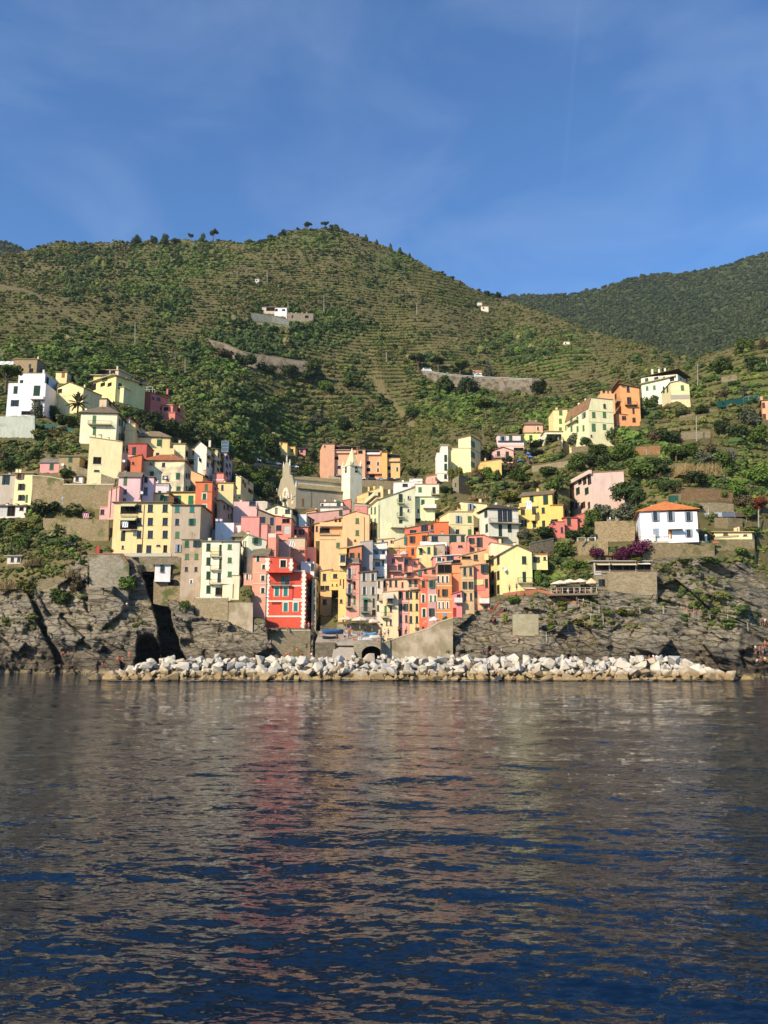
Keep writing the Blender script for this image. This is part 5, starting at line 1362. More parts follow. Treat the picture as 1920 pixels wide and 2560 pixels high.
wallrun('stone_block_wall', 'smooth square patch of masonry in the right cliff', [(1282,1536,1588),(1315,1535,1590),(1346,1536,1588)], stone('aca488', .7, .75, .2), dY=-1.2)
for i, (lab, pts) in enumerate((('short dry stone wall under the big cream house', [(1430,1118,1130),(1470,1114,1128)]), ('earth bank terrace below the white upright posts', [(1590,1118,1138),(1650,1114,1136)]), ('stone roofed terrace wall among bushes below the tall pole', [(1704,1082,1100),(1776,1078,1094)]), ('ochre terrace edge below the green mesh fence', [(1700,1040,1046),(1795,1020,1026)]), ('grey terrace wall with gate right of the upper cream house', [(1804,943,955),(1842,936,950)]), ('dry stone terrace line under the olive trees by the pink house', [(1330,1165,1180),(1420,1152,1166)]))):
    wallrun('terrace_wall', lab, pts, (SW1, stone('a87f58', 1.2), SW4, SW3, SW2, SW4)[i])
# quay with boat arch and slipway
def quay():
    Yq = 154.5
    o = P(930, 1640, Yq)
    par = thing('stone_quay', 'stone quay with a black boat arch and an iron ladder post behind the breakwater', 'quay', o, 0)
    Q = lambda u, v, k=0: P(u, v, Yq) + Vector((0, k, 0))
    m = MB()
    zb = -1.5
    def flo(p): return Vector((p.x, p.y, zb))
    u0, u1, vt = 884, 958, 1606
    uc, ru, vs, rv = 929, 25, 1634, 19
    arc = [(uc + ru * math.cos(t), vs - rv * math.sin(t)) for t in np.linspace(math.pi, 0, 13)]
    left = [(u0, vt), (uc - ru, vt)]
    m.face([flo(Q(u0, vt)), flo(Q(uc - ru, vt)), Q(uc - ru, vt), Q(u0, vt)])
    m.face([flo(Q(uc + ru, vt)), flo(Q(u1, vt)), Q(u1, vt), Q(uc + ru, vt)])
    for a, b_ in zip(arc, arc[1:]):
        m.face([Q(*a), Q(*b_), Q(b_[0], vt), Q(a[0], vt)])
        m.face([Q(*b_), Q(*a), Q(a[0], a[1], 6), Q(b_[0], b_[1], 6)])
    for u in (uc - ru, uc + ru):
        m.face([flo(Q(u, vs)), Q(u, vs), Q(u, vs, 6), flo(Q(u, vs, 6))] if u < uc else [Q(u, vs), flo(Q(u, vs)), flo(Q(u, vs, 6)), Q(u, vs, 6)])
    m.face([Q(u0, vt), Q(u1, vt), Q(u1, vt, 7), Q(u0, vt, 7)])
    m.face([flo(Q(u1, vt)), flo(Q(u1, vt, 7)), Q(u1, vt, 7), Q(u1, vt)])
    m.face([flo(Q(u0, vt, 7)), flo(Q(u0, vt)), Q(u0, vt), Q(u0, vt, 7)])
    m.obj('wall', stone('a89d84', 1.0, .75, .35), par, o)
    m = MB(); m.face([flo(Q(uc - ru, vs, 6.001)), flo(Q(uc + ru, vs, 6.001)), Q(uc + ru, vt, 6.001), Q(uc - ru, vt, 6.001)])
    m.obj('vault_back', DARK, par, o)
    m = MB(); a0, b0 = Q(788, 1606), Q(838, 1606); m.face([flo(a0), flo(b0), b0, a0]); m.face([b0, flo(b0), flo(b0) + Vector((0, 9, 0)), b0 + Vector((0, 9, 0))]); m.face([flo(a0), a0, a0 + Vector((0, 9, 0)), flo(a0) + Vector((0, 9, 0))]); m.obj('side_wall', stone('8f8470', .7, .6, .5), par, o)
    m = MB(); q = Q(953, 1606, -.25); m.tube(flo(q), q + UP * 2.2, .14, n=6); m.obj('mooring_post', flatm('5d5040', .7), par, o)
    CARVE.append((u0, u1, vt, vt, 1646, 1646, Yq + 7, Yq + 7, False))
    # slipway: a plain concrete ramp down to the water
    a, b_, c_, e = P(838, 1602, 157.5), P(886, 1605, 157.5), P(886, 1655, 150.5), P(828, 1653, 150.5)
    m = MB(); slab(m, [e, c_, b_, a], .8)
    tag(m.obj('slipway', plaster('a69c88', .2, '857b66'), None, a), 'smooth grey concrete slipway left of the boat arch', 'slipway')
    # upper landing where the boats stand
    m = MB()
    pts = [P(788, 1606, 155), P(958, 1606, 155), P(950, 1584, 163.6), P(798, 1578, 167)]
    slab(m, pts, .6)
    tag(m.obj('landing_stage', plaster('a0947e', .2, '7d735f'), None, pts[0]), 'flat paved landing where the boats are drawn up', 'landing')
quay()
CARVE.append((786, 966, 1560, 1560, 1646, 1646, 168, 168, False))
wallrun('terrace_wall', 'low stone wall of the parasol terrace behind the boats', [(842,1560,1592),(900,1561,1592),(945,1563,1592)], stone('b3a480', 1.5), Yv=163.7, foot=False)
# ------------------------------------------------------------------ ground meets the walls standing on it
def carve(G):
    """ground lies behind every wall front and comes up to its foot"""
    m_ = np.zeros_like(G)
    pulls, push = [], []
    for (ul, ur, vtl, vtr, vbl, vbr, yl, yr, foot) in CARVE:
        j0, j1 = np.searchsorted(gu, ul - 2), np.searchsorted(gu, ur + 2)
        if j1 <= j0: continue
        f = np.clip((gu[j0:j1] - ul) / max(ur - ul, 1), 0, 1)[None]
        vt_, vb_, y_ = vtl + (vtr - vtl) * f, vbl + (vbr - vbl) * f, yl + (yr - yl) * f
        pulls.append((j0, j1, vt_, vb_, y_, foot)); 
    for j0, j1, vt_, vb_, y_, foot in pulls:
        if not foot: continue
        V = GV[:, j0:j1]
        w = sstep(vb_ - 3, vb_ + 1, V) * (1 - sstep(vb_ + 30, vb_ + 70, V)) * (1 - np.clip(inside + cave, 0, 1)[:, j0:j1])
        G[:, j0:j1] = np.where(w > 0, np.minimum(G[:, j0:j1], G[:, j0:j1] * (1 - w) + (y_ - .15) * w), G[:, j0:j1])
    for j0, j1, vt_, vb_, y_, foot in pulls:
        V = GV[:, j0:j1]
        w = (V > vt_ + 2) & (V < vb_)
        lim = y_ + 1.2
        G[:, j0:j1] = np.where(w, np.maximum(G[:, j0:j1], lim), G[:, j0:j1])
        m_[:, j0:j1] = np.maximum(m_[:, j0:j1], sstep(vt_ - 25, vt_ - 5, V) * (1 - sstep(vb_ + 8, vb_ + 30, V)))
    return G, m_
ROCKLINE = [(-700,1440),(0,1480),(150,1460),(220,1385),(330,1392),(420,1490),(560,1540),(620,1560),(980,1585),(1060,1565),(1120,1545),(1250,1495),(1400,1475),(1560,1440),(1600,1390),(1780,1378),(1860,1400),(1920,1450),(2620,1450)]
rl = pl(ROCKLINE, gu)[None, :]
rock = sstep(-22, 22, GV - rl + 70 * (fbm(GU / 60, GV / 45, GU * 0, 4, 21) - 0.5))

X0, Y0, Z0 = unproj(GU, GV, GY)
# crags: slide rock along the line of sight, strata dip down to the left
sx = X0 * 0.90 - Z0 * 0.42; sz = X0 * 0.42 + Z0 * 0.90
def facet(x, y, z, s, seed):
    """angular blocks: every cell of a jittered grid is a tilted plane"""
    x, y, z = x / s, y / s, z / s
    ix, iy, iz = np.floor(x), np.floor(y), np.floor(z)
    best = np.full(x.shape, 9.0); val = np.zeros(x.shape)
    for a in (-1, 0, 1):
        for b_ in (-1, 0, 1):
            for c in (-1, 0, 1):
                jx, jy, jz = ix + a, iy + b_, iz + c
                h1, h2, h3 = _hash(jx, jy, jz, seed), _hash(jx, jy, jz, seed + 1), _hash(jx, jy, jz, seed + 2)
                dx, dy, dz = x - jx - h1, y - jy - h2, z - jz - h3
                d = dx * dx + dy * dy + dz * dz
                v_ = (_hash(jx, jy, jz, seed + 3) - .5) + dx * (h2 - .5) * 1.6 + dz * (h3 - .35) * 1.6
                m_ = d < best
                best = np.where(m_, d, best); val = np.where(m_, v_, val)
    return val
wq = 1.2 * (fbm(X0 / 5, Y0 / 5, Z0 / 5, 3, 88) - .5)
fc1 = facet(sx + wq, Y0 * .5, sz * 1.7 + wq, 8.5, 701); fc2 = facet(sx + wq, Y0 * .5, sz * 1.9 + wq, 3.0, 711)
cr = fbm(sx / 9, Y0 / 9, sz / 4.0, 4, 31, True) - 0.55
cr2 = fbm(sx / 3.2, Y0 / 3.2, sz / 1.5, 3, 41, True) - 0.55
cr3 = fbm(X0 / 14, Y0 / 14, Z0 / 14, 2, 51) - 0.5
blk = np.floor((sz + 3 * fbm(X0 / 7, Y0 / 7, Z0 / 7, 2, 77)) / 2.6)
blkn = vnoise(blk * 3.7 + 0.5, np.floor(sx / 6 + vnoise(blk, blk, blk, 3) * 9) + 0.5, blk * 0 + 0.5, 91) - 0.5
townm = sstep(180, 230, GU) * (1 - sstep(1240, 1300, GU)) * sstep(1180, 1230, GV)
dY = rock * (-4.0 * cr - .8 * cr2 - 8.5 * cr3 + 1.5 * blkn - 4.2 * fc1 - 1.0 * fc2) * (1 - 0.5 * inside)
soft = (1 - rock) * (1 - townm)
bumpy = fbm(X0 / 26, Y0 / 26, Z0 / 26, 3, 61) - 0.5
far = np.clip(GY / 400, 0.3, 1.6)
dY = dY - soft * bumpy * 10 * far
GY2 = GY + dY
GY2, hmask = carve(GY2)
X1, Y1, Z1 = unproj(GU, GV, GY2)
# dry stone terraces: step the height where the slope is cultivated
terr = soft * (1 - hmask) * (1 - (1 - sstep(560, 720, GU)) * sstep(800, 900, GV)) * sstep(0.34, 0.46, fbm(X0 / 90, Y0 / 90, Z0 / 90, 2, 71) + 0.25 * sstep(820, 1000, GU) * sstep(600, 660, GV) * (1 - sstep(960, 1040, GV)) + 0.12 * sstep(1350, 1500, GU)) * np.clip(1.5 - GY / 900, 0, 1)
TH = 4.3
zz = (Z1 + 5 * (fbm(X1 / 60, Y1 / 60, Y1 * 0, 2, 81) - 0.5)) / TH
fr = zz - np.floor(zz)
st = sstep(0.62, 0.98, fr)
Z1 = Z1 + terr * TH * 0.70 * (st - fr)
TFRAC = fr
keep_v = np.stack([X1, Y1, Z1], -1)
# far side of the ridge, running down behind it
back = []
for k, (dy_, dz_) in enumerate(((25, -10), (90, -60), (260, -240))):
    b = keep_v[0].copy(); b[:, 1] += dy_; b[:, 2] += dz_
    back.append(b)
V_ = np.concatenate([np.stack(back[::-1], 0), keep_v], 0)
def padtop(a): return np.concatenate([np.repeat(a[:1], 3, 0), a], 0)

def ell(u, v, cu, cv, ru, rv):
    d = np.sqrt(((u - cu) / ru) ** 2 + ((v - cv) / rv) ** 2)
    return 1 - sstep(0.45, 1.35, d + 1.5 * (fbm(u / 38, v / 20, u * 0, 4, 131) - 0.5))
def zones(U, V):
    n = 0.5 * fbm(U / 70, V / 40, U * 0, 4, 101)
    green = 0.15 + 0.5 * (n - 0.25) * 2
    for e in ((470,640,170,60),(400,690,150,50),(650,600,90,30),(980,655,70,30),(800,600,90,25),(1330,880,120,60),(620,1060,160,110),(300,1010,260,60),(200,900,240,90),(430,760,60,45),(720,830,220,60),(560,900,120,60),(1140,1000,140,60),(1400,870,80,50),(1850,960,120,60),(1560,1120,130,60),(1850,1200,120,80),(1400,1060,140,50)):
        green = np.maximum(green, 0.85 * ell(U, V, *e))
    dark = 0
    for e in ((700,830,190,55),(620,860,140,40),(430,765,60,40),(200,690,70,60),(1300,870,110,40),(1090,900,70,20)):
        dark = np.maximum(dark, ell(U, V, *e))
    dark = np.maximum(dark, .4 * ell(U, V, 520, 1040, 150, 90))
    dry = 0.25 + 0.9 * (fbm(U / 45, V / 18, U * 0, 4, 111) - 0.5)
    pth = np.abs(U - np.interp(V, [860, 870, 920, 980, 1020, 1065, 1075], [915, 924, 940, 954, 996, 1034, 1040])) + 60 * (V < 868) + 60 * (V > 1066)
    dry = np.maximum(dry, 1 - sstep(8, 19, pth + 8 * n))
    for e in ((120,1440,170,70),(60,1500,80,60),(1720,1060,90,40),(1690,1180,90,30),(1700,1240,110,40),(250,1500,80,60),(1480,1180,40,30),(1400,1100,90,40),(130,1180,140,60),(1280,1270,80,30),(1460,1370,80,60),(1400,1540,90,40),(1290,1540,60,40)):
        dry = np.maximum(dry, 0.95 * ell(U, V, *e))
    return np.clip(green, 0, 1), np.clip(dark, 0, 1), np.clip(dry, 0, 1)
zg, zd, zy = zones(GU, GV)
tme = np_mesh('terrain', V_.reshape(-1, 3), grid_quads(NR + 3, len(gu)))
zy = np.maximum(zy, terr * .55 * (1 - sstep(.05, .2, np.abs(TFRAC - .82))))
for nm, a in (('rock', rock), ('green', zg), ('dry', zy), ('town', townm)):
    at = tme.attributes.new(nm, 'FLOAT', 'POINT')
    at.data.foreach_set('value', padtop(a).astype(np.float32).ravel())

def Dq(u, v):
    """distance of the ground surface seen at photo pixel u, v"""
    j = float(np.interp(u, gu, np.arange(len(gu))))
    j0 = int(min(max(j, 0), len(gu) - 2)); fj = j - j0
    r = 0
    for q, w in ((j0, 1 - fj), (j0 + 1, fj)):
        r += w * float(np.interp(v, GV[:, q], GY2[:, q]))
    return r
TERR, t, b = new_mat('hillside', 0.95, 0.15)
def att(t, n, typ='GEOMETRY'):
    a = nd(t, 'Attribute', attribute_name=n); a.attribute_type = typ
    return a
v = wpos(t)
n1 = noise(t, v, 0.12, 6); n2 = noise(t, v, 0.9, 5); n3 = noise(t, v, 4.0, 3)
soil = mixc(t, ramp(t, n1, 0.35, 0.65), (0.098, 0.082, 0.036, 1), (0.150, 0.132, 0.052, 1))
dryc = mixc(t, ramp(t, n2, 0.3, 0.7), (0.135, 0.105, 0.048, 1), (0.235, 0.185, 0.085, 1))
grn = mixc(t, ramp(t, n2, 0.3, 0.7), (0.075, 0.092, 0.024, 1), (0.145, 0.155, 0.042, 1))
o = mixc(t, ramp(t, att(t, 'dry').outputs['Fac'], 0.3, 0.9), soil, dryc)
gm = nd(t, 'Math', operation='MULTIPLY'); t.links.new(att(t, 'green').outputs['Fac'], gm.inputs[0]); t.links.new(ramp(t, n2, 0.3, 0.6), gm.inputs[1])
o = mixc(t, gm.outputs[0], o, grn)
vst = nd(t, 'Mapping'); vst.inputs['Rotation'].default_value = (0, R(25), 0); vst.inputs['Scale'].default_value = (0.35, 0.5, 1.9)
t.links.new(v, vst.inputs['Vector'])
ns = noise(t, vst.outputs['Vector'], 0.55, 7, 0.62, 0.6)
nc = noise(t, v, 0.10, 4)
rk = mixc(t, ramp(t, ns, 0.36, 0.64), (0.115, 0.095, 0.068, 1), (0.36, 0.30, 0.21, 1))
rk = mixc(t, ramp(t, nc, 0.42, 0.62, 0, 0.75), rk, (0.23, 0.205, 0.165, 1))
rk = mixc(t, ramp(t, n3, 0.55, 0.8, 0, 0.5), rk, (0.30, 0.27, 0.21, 1))
# lichen and dry plants holding on the ledges, then the wet band of the tide
g = nd(t, 'NewGeometry'); sx_ = nd(t, 'SeparateXYZ'); t.links.new(g.outputs['Normal'], sx_.inputs[0])
lm = nd(t, 'Math', operation='MULTIPLY'); t.links.new(ramp(t, sx_.outputs['Z'], 0.30, 0.75), lm.inputs[0]); t.links.new(ramp(t, n2, 0.42, 0.62), lm.inputs[1])
rk = mixc(t, lm.outputs[0], rk, (0.125, 0.105, 0.04, 1))
pz = nd(t, 'SeparateXYZ'); t.links.new(g.outputs['Position'], pz.inputs[0])
lowm = ramp(t, pz.outputs['Z'], 7.0, 2.5)
rk = mixc(t, lowm, rk, mixc(t, ramp(t, ns, 0.4, 0.6), (0.060, 0.048, 0.036, 1), (0.15, 0.12, 0.085, 1)))
tide = ramp(t, pz.outputs['Z'], 0.9, 0.5)
rk = mixc(t, tide, rk, (0.26, 0.20, 0.11, 1))
o = mixc(t, att(t, 'rock').outputs['Fac'], o, rk)
t.links.new(o, b.inputs['Base Color'])
vc_ = nd(t, 'TexVoronoi', Scale=.42); vc_.feature = 'DISTANCE_TO_EDGE'
wv = nd(t, 'VectorMath', operation='ADD'); nw = nd(t, 'TexNoise', Scale=.35, Detail=4)
t.links.new(v, nw.inputs['Vector']); t.links.new(vst.outputs['Vector'], wv.inputs[0]); sc3 = nd(t, 'VectorMath', operation='SCALE'); sc3.inputs['Scale'].default_value = 1.6
t.links.new(nw.outputs['Color'], sc3.inputs[0]); t.links.new(sc3.outputs[0], wv.inputs[1]); t.links.new(wv.outputs[0], vc_.inputs['Vector'])
crk = ramp(t, vc_.outputs['Distance'], 0.0, 0.05, 1.0, 0.0)
crm = nd(t, 'Math', operation='MULTIPLY'); t.links.new(crk, crm.inputs[0]); t.links.new(att(t, 'rock').outputs['Fac'], crm.inputs[1])
o2 = mixc(t, ramp(t, crm.outputs[0], 0, 1, 0, .45), o, (0.045, 0.036, 0.026, 1)); t.links.new(o2, b.inputs['Base Color'])
ns_ = nd(t, 'Math', operation='SUBTRACT'); t.links.new(ns, ns_.inputs[0]); t.links.new(crm.outputs[0], ns_.inputs[1]); ns = ns_.outputs[0]
hh = nd(t, 'Math', operation='ADD'); t.links.new(ns, hh.inputs[0]); t.links.new(n3, hh.inputs[1])
bump(t, b, hh.outputs[0], 0.9, 0.45)
tme.materials.append(TERR)
terrain = tag(link('terrain', tme), kind='structure')

# ------------------------------------------------------------------ far wooded mountain
MR = [(-700,690),(-200,640),(-60,610),(0,606),(30,611),(60,626),(130,660),(400,760),(1000,790),(1200,760),(1250,742),(1290,740),(1420,737),(1500,722),(1570,700),(1620,688),(1740,680),(1800,668),(1880,643),(1920,632),(2050,585),(2300,520),(2620,480)]
mu = np.arange(-700, 2620, 6.0)
NM = 90
MU = np.repeat(mu[None, :], NM, 0)
mr = pl(MR, mu)
MV = mr[None] + (960 - mr[None]) * np.linspace(0, 1, NM)[:, None] ** 1.1
tt = (MV - mr[None]) / 260.0
MY = 1450 * np.exp(-0.52 * tt) * (1 - 0.10 * sstep(-700, 200, -MU)) 
MX0, MY0, MZ0 = unproj(MU, MV, MY)
MY = MY - 150 * (fbm(MX0 / 260, MZ0 / 500, MX0 * 0, 4, 201) - 0.5) * sstep(0, .12, tt) - 30 * (fbm(MX0 / 60, MZ0 / 60, MX0 * 0, 3, 203) - 0.5)
MX, MYY, MZ = unproj(MU, MV, MY)
mv = np.stack([MX, MYY, MZ], -1)
bk = mv[0].copy(); bk[:, 1] += 400; bk[:, 2] -= 200
mv = np.concatenate([bk[None], mv], 0)
mme = np_mesh('mountain', mv.reshape(-1, 3), grid_quads(NM + 1, len(mu)))
MM, t, b = new_mat('wooded_mountain', 0.95, 0.1)
v = wpos(t)
t.links.new(mixc(t, ramp(t, noise(t, v, 0.06, 6), 0.35, 0.65), (0.030, 0.042, 0.017, 1), (0.070, 0.084, 0.030, 1)), b.inputs['Base Color'])
mme.materials.append(MM)
tag(link('mountain', mme), kind='structure')

# ------------------------------------------------------------------ sea
su = np.concatenate([np.arange(-1800, -60, 30.0), np.arange(-60, 1980, 3.0), np.arange(1980, 3720, 30.0)])
dv = np.concatenate([[0.6, 1.2, 2, 3, 5, 8, 12, 17, 23, 30, 37, 44, 50], np.arange(56, 1010, 2.0), [1060, 1200, 1500]])
SV = 1620.0 + dv
# distance from the true depression of each row of pixels below the horizon
y = (1280.0 - SV) / F
SY = CAMZ * (cp - y * sp) / np.maximum(-(sp + y * cp), 1e-4)
SY = np.clip(SY, 3.0, 9000)
SUU = np.repeat(su[None], len(SV), 0)
SYY = np.repeat(SY[:, None], len(su), 1)
yy = np.repeat(y[:, None], len(su), 1)
SX = (SUU - 960.0) / F * SYY / (cp - yy * sp)
for sd, sel in ((-1, su < -60), (1, su > 1980)):      # the outermost columns reach well to the side of the boat
    e_ = SX[:, [np.where(su >= -60)[0][0] if sd < 0 else np.where(su <= 1980)[0][-1]]]
    t_ = np.abs(su[sel] - (-60 if sd < 0 else 1980))[None] / 1740.0
    SX[:, sel] = e_ + sd * t_ * (160 + 2 * np.abs(e_))
sz_ = np.zeros_like(SX); dxx = np.zeros_like(SX)
rowsp = np.abs(np.gradient(SY))[:, None]
for i in range(56):
    lam = 0.30 * (9.0 / 0.30) ** (i / 55.0)
    k = 2 * math.pi / lam
    th = R(78) + rng.normal() * 0.55
    amp = 0.0023 * lam ** 0.80 * (0.6 + 0.8 * rng.rand())
    att_ = np.clip(lam / (2.6 * rowsp) - 0.6, 0, 1)
    ph = rng.rand() * 6.28
    a = k * (SX * math.cos(th) + SYY * math.sin(th)) + ph
    gust = 0.55 + 0.9 * vnoise(SX / 16 + i, SYY / 9 + i * 3.1, SX * 0, 301)
    sz_ += att_ * amp * gust * (np.sin(a) + 0.22 * np.cos(2 * a))
sv = np.stack([SX, SYY, sz_], -1)
sme = np_mesh('sea', sv.reshape(-1, 3), grid_quads(len(SV), len(su)))
SEA, t, b = new_mat('sea_water', 0.04, 0.5)
b.inputs['Base Color'].default_value = (0.0014, 0.0100, 0.029, 1)
b.inputs['IOR'].default_value = 1.33
def ripple(sc, vs, kx, ky, det=3):
    n = nd(t, 'TexNoise', Scale=sc, Detail=det, Roughness=0.6, Distortion=0.25)
    t.links.new(wpos(t, vs), n.inputs['Vector'])
    s1 = nd(t, 'VectorMath', operation='SUBTRACT'); t.links.new(n.outputs['Color'], s1.inputs[0]); s1.inputs[1].default_value = (.5, .5, .5)
    s2 = nd(t, 'VectorMath', operation='MULTIPLY'); t.links.new(s1.outputs[0], s2.inputs[0]); s2.inputs[1].default_value = (kx, ky, 0)
    return s2.outputs[0]
gn = nd(t, 'NewGeometry')
acc = gn.outputs['Normal']
for sc, vs, kx, ky in ((0.6, (.22, 1, 1), .10, .22), (1.9, (.28, 1, 1), .18, .40), (6.0, (.34, 1, 1), .28, .60), (15.0, (.4, 1, 1), .22, .46)):
    a_ = nd(t, 'VectorMath', operation='ADD'); t.links.new(acc, a_.inputs[0]); t.links.new(ripple(sc, vs, kx, ky), a_.inputs[1]); acc = a_.outputs[0]
nn = nd(t, 'VectorMath', operation='NORMALIZE'); t.links.new(acc, nn.inputs[0])
t.links.new(nn.outputs[0], b.inputs['Normal'])
sme.materials.append(SEA)
tag(link('sea', sme), kind='structure')
m = MB(); m.face([(-9000, -3000, -.7), (9000, -3000, -.7), (9000, 9000, -.7), (-9000, 9000, -.7)])
tag(m.obj('sea', SEA), kind='structure')
# ------------------------------------------------------------------ plants
def leafmat(name, dark, light, rough=0.75, inst=False, var=0.35):
    m, t, b = new_mat(name, rough, 0.12)
    n = noise(t, wpos(t), 1.3, 3); n2 = noise(t, wpos(t), 7.0, 2)
    o = mixc(t, ramp(t, n, 0.3, 0.7), (*dark, 1), (*light, 1))
    o = mixc(t, ramp(t, n2, 0.3, 0.75, 0, 0.4), o, (light[0] * 1.5, light[1] * 1.4, light[2] * 1.1, 1))
    oi = nd(t, 'ObjectInfo')
    hv = nd(t, 'HueSaturation')
    t.links.new(ramp(t, oi.outputs['Random'], 0, 1, 1 - var, 1 + var), hv.inputs['Value'])
    t.links.new(o, hv.inputs['Color'])
    o = hv.outputs['Color']
    if inst:
        o = mixc(t, 1.0, o, att(t, 'tint', 'INSTANCER').outputs['Color'], 'MULTIPLY')
    t.links.new(o, b.inputs['Base Color'])
    return m
LEAF = {
 'broad': leafmat('leaves_green', (0.032, 0.054, 0.013), (0.085, 0.122, 0.028)),
 'dark': leafmat('leaves_dark', (0.020, 0.034, 0.012), (0.052, 0.076, 0.024)),
 'light': leafmat('leaves_bright', (0.045, 0.085, 0.014), (0.105, 0.160, 0.028)),
 'yellow': leafmat('leaves_yellow', (0.080, 0.085, 0.018), (0.170, 0.165, 0.035)),
 'olive': leafmat('leaves_olive', (0.050, 0.058, 0.034), (0.110, 0.120, 0.078)),
 'brown': leafmat('leaves_brown', (0.06, 0.046, 0.024), (0.13, 0.10, 0.052)),
 'reed': leafmat('reeds_dry', (0.14, 0.10, 0.048), (0.29, 0.215, 0.105)),
 'magenta': leafmat('bracts_magenta', (0.035, 0.018, 0.020), (0.105, 0.016, 0.060)),
 'red': leafmat('leaves_red', (0.10, 0.032, 0.018), (0.20, 0.06, 0.03)),
 'agave': leafmat('leaves_agave', (0.07, 0.10, 0.08), (0.16, 0.20, 0.16)),
 'palm': leafmat('fronds', (0.10, 0.12, 0.045), (0.24, 0.25, 0.11)),
}
BARK = flatm('6b5a45', .9, name='bark')
def leaf_cloud(rs, kind, n, card):
    """unit crown: 1 wide, 1 tall, foot at z = 0; leaves are small faces spread over lumpy clumps"""
    pts = []
    if kind == 'umbrella':
        bl = [(rs.uniform(-.3, .3), rs.uniform(-.3, .3), rs.uniform(.72, .86), rs.uniform(.13, .22), .62) for _ in range(9)]
    elif kind == 'cone':
        bl = [(rs.normal() * .04, rs.normal() * .04, .16 + .8 * i / 9, .34 * (1 - i / 10.5) + .03, .5) for i in range(10)]
    elif kind == 'shrub':
        bl = [(rs.uniform(-.32, .32), rs.uniform(-.32, .32), rs.uniform(.22, .62), rs.uniform(.16, .28), 1.1) for _ in range(8)]
    else:
        bl = [(rs.uniform(-.3, .3), rs.uniform(-.3, .3), rs.uniform(.26, .76), rs.uniform(.17, .28), .9) for _ in range(12)]
    v, f = [], []
    for i in range(n):
        bx, by, bz, br, sq = bl[rs.randint(len(bl))]
        d = rs.normal(size=3); d /= np.linalg.norm(d)
        r = br * rs.uniform(.55, 1.08)
        c = np.array([bx + d[0] * r, by + d[1] * r, max(.02, bz + d[2] * r * sq)])
        nrm = d * .8 + rs.normal(size=3) * .55 + np.array([0, 0, .35])
        nrm /= np.linalg.norm(nrm)
        a = np.cross(nrm, rs.normal(size=3)); a /= np.linalg.norm(a) + 1e-9
        b_ = np.cross(nrm, a)
        s = card * rs.uniform(.6, 1.3)
        k = len(v)
        for ca, cb in ((-1, -.7), (.2, -1), (1, .1), (.3, 1), (-.8, .6)):
            v.append(c + a * ca * s * .5 + b_ * cb * s * .5)
        f.append((k, k + 1, k + 2, k + 3, k + 4))
    return v, f
def mk_crown(seed, kind, n, card, mat):
    rs = np.random.RandomState(seed)
    v, f = leaf_cloud(rs, kind, n, card)
    me = bpy.data.meshes.new('crown')
    me.from_pydata([tuple(p) for p in v], [], f)
    me.materials.append(mat)
    return me
def mk_trunk(seed, kind):
    rs = np.random.RandomState(seed)
    m = MB()
    top = {'umbrella': .74, 'cone': .9, 'shrub': .35}.get(kind, .5)
    m.tube((0, 0, -.12), (.02, 0, top * .55), .045, .034, 7)
    m.tube((.02, 0, top * .55), (.0, .02, top), .034, .018, 6)
    if kind != 'cone':
        for i in range(5):
            a = i * 1.26 + rs.uniform(0, .5)
            z = top * rs.uniform(.45, .8)
            m.tube((.015, 0, z), (.26 * math.cos(a), .26 * math.sin(a), top + rs.uniform(.02, .18)), .02, .008, 5)
    return m.mesh('trunk', BARK)
def mk_bare(seed):
    rs = np.random.RandomState(seed)
    m = MB()
    def br(p, d, l, r, k):
        q = p + d * l
        m.tube(p, q, r, r * .6, 5 if k > 1 else 3)
        if k:
            for _ in range(4):
                e = (d + Vector(rs.normal(size=3)) * .55 + UP * .12).normalized()
                br(p + d * l * rs.uniform(.5, 1), e, l * rs.uniform(.5, .75), r * .55, k - 1)
    br(Vector((0, 0, -.1)), UP, .38, .028, 4)
    return m
_tc = {}
def crown_of(kind, shape, i):
    k = (kind, shape, i % 3)
    if k not in _tc:
        n, c = {'umbrella': (1900, .062), 'cone': (1000, .08), 'shrub': (1300, .085)}.get(shape, (2100, .072))
        _tc[k] = (mk_crown(hash(shape) % 97 + i % 3 * 7 + len(kind), shape, n, c, LEAF[kind]), mk_trunk(i % 3 + 11, shape))
    return _tc[k]
_cnt = [0]
def tree(name, label, u, vb, w, h, kind='broad', shape='broad', group='trees and shrubs on the slopes', cat=None, dY=0.0):
    _cnt[0] += 1
    i = _cnt[0]
    Y = Dq(u, vb) + dY
    p = P(u, vb, Y)
    W_, H_ = w * Y / F, h * Y / F
    cr, tr = crown_of(kind, shape, i)
    par = thing(name, label, cat or ('shrub' if shape == 'shrub' else 'tree'), p, 0, group)
    rz = (i * 2.399) % 6.28
    link('crown', cr, par, (0, 0, 0), rz, (W_, W_, H_))
    link('trunk', tr, par, (0, 0, 0), rz, (W_, W_, H_))
    return par
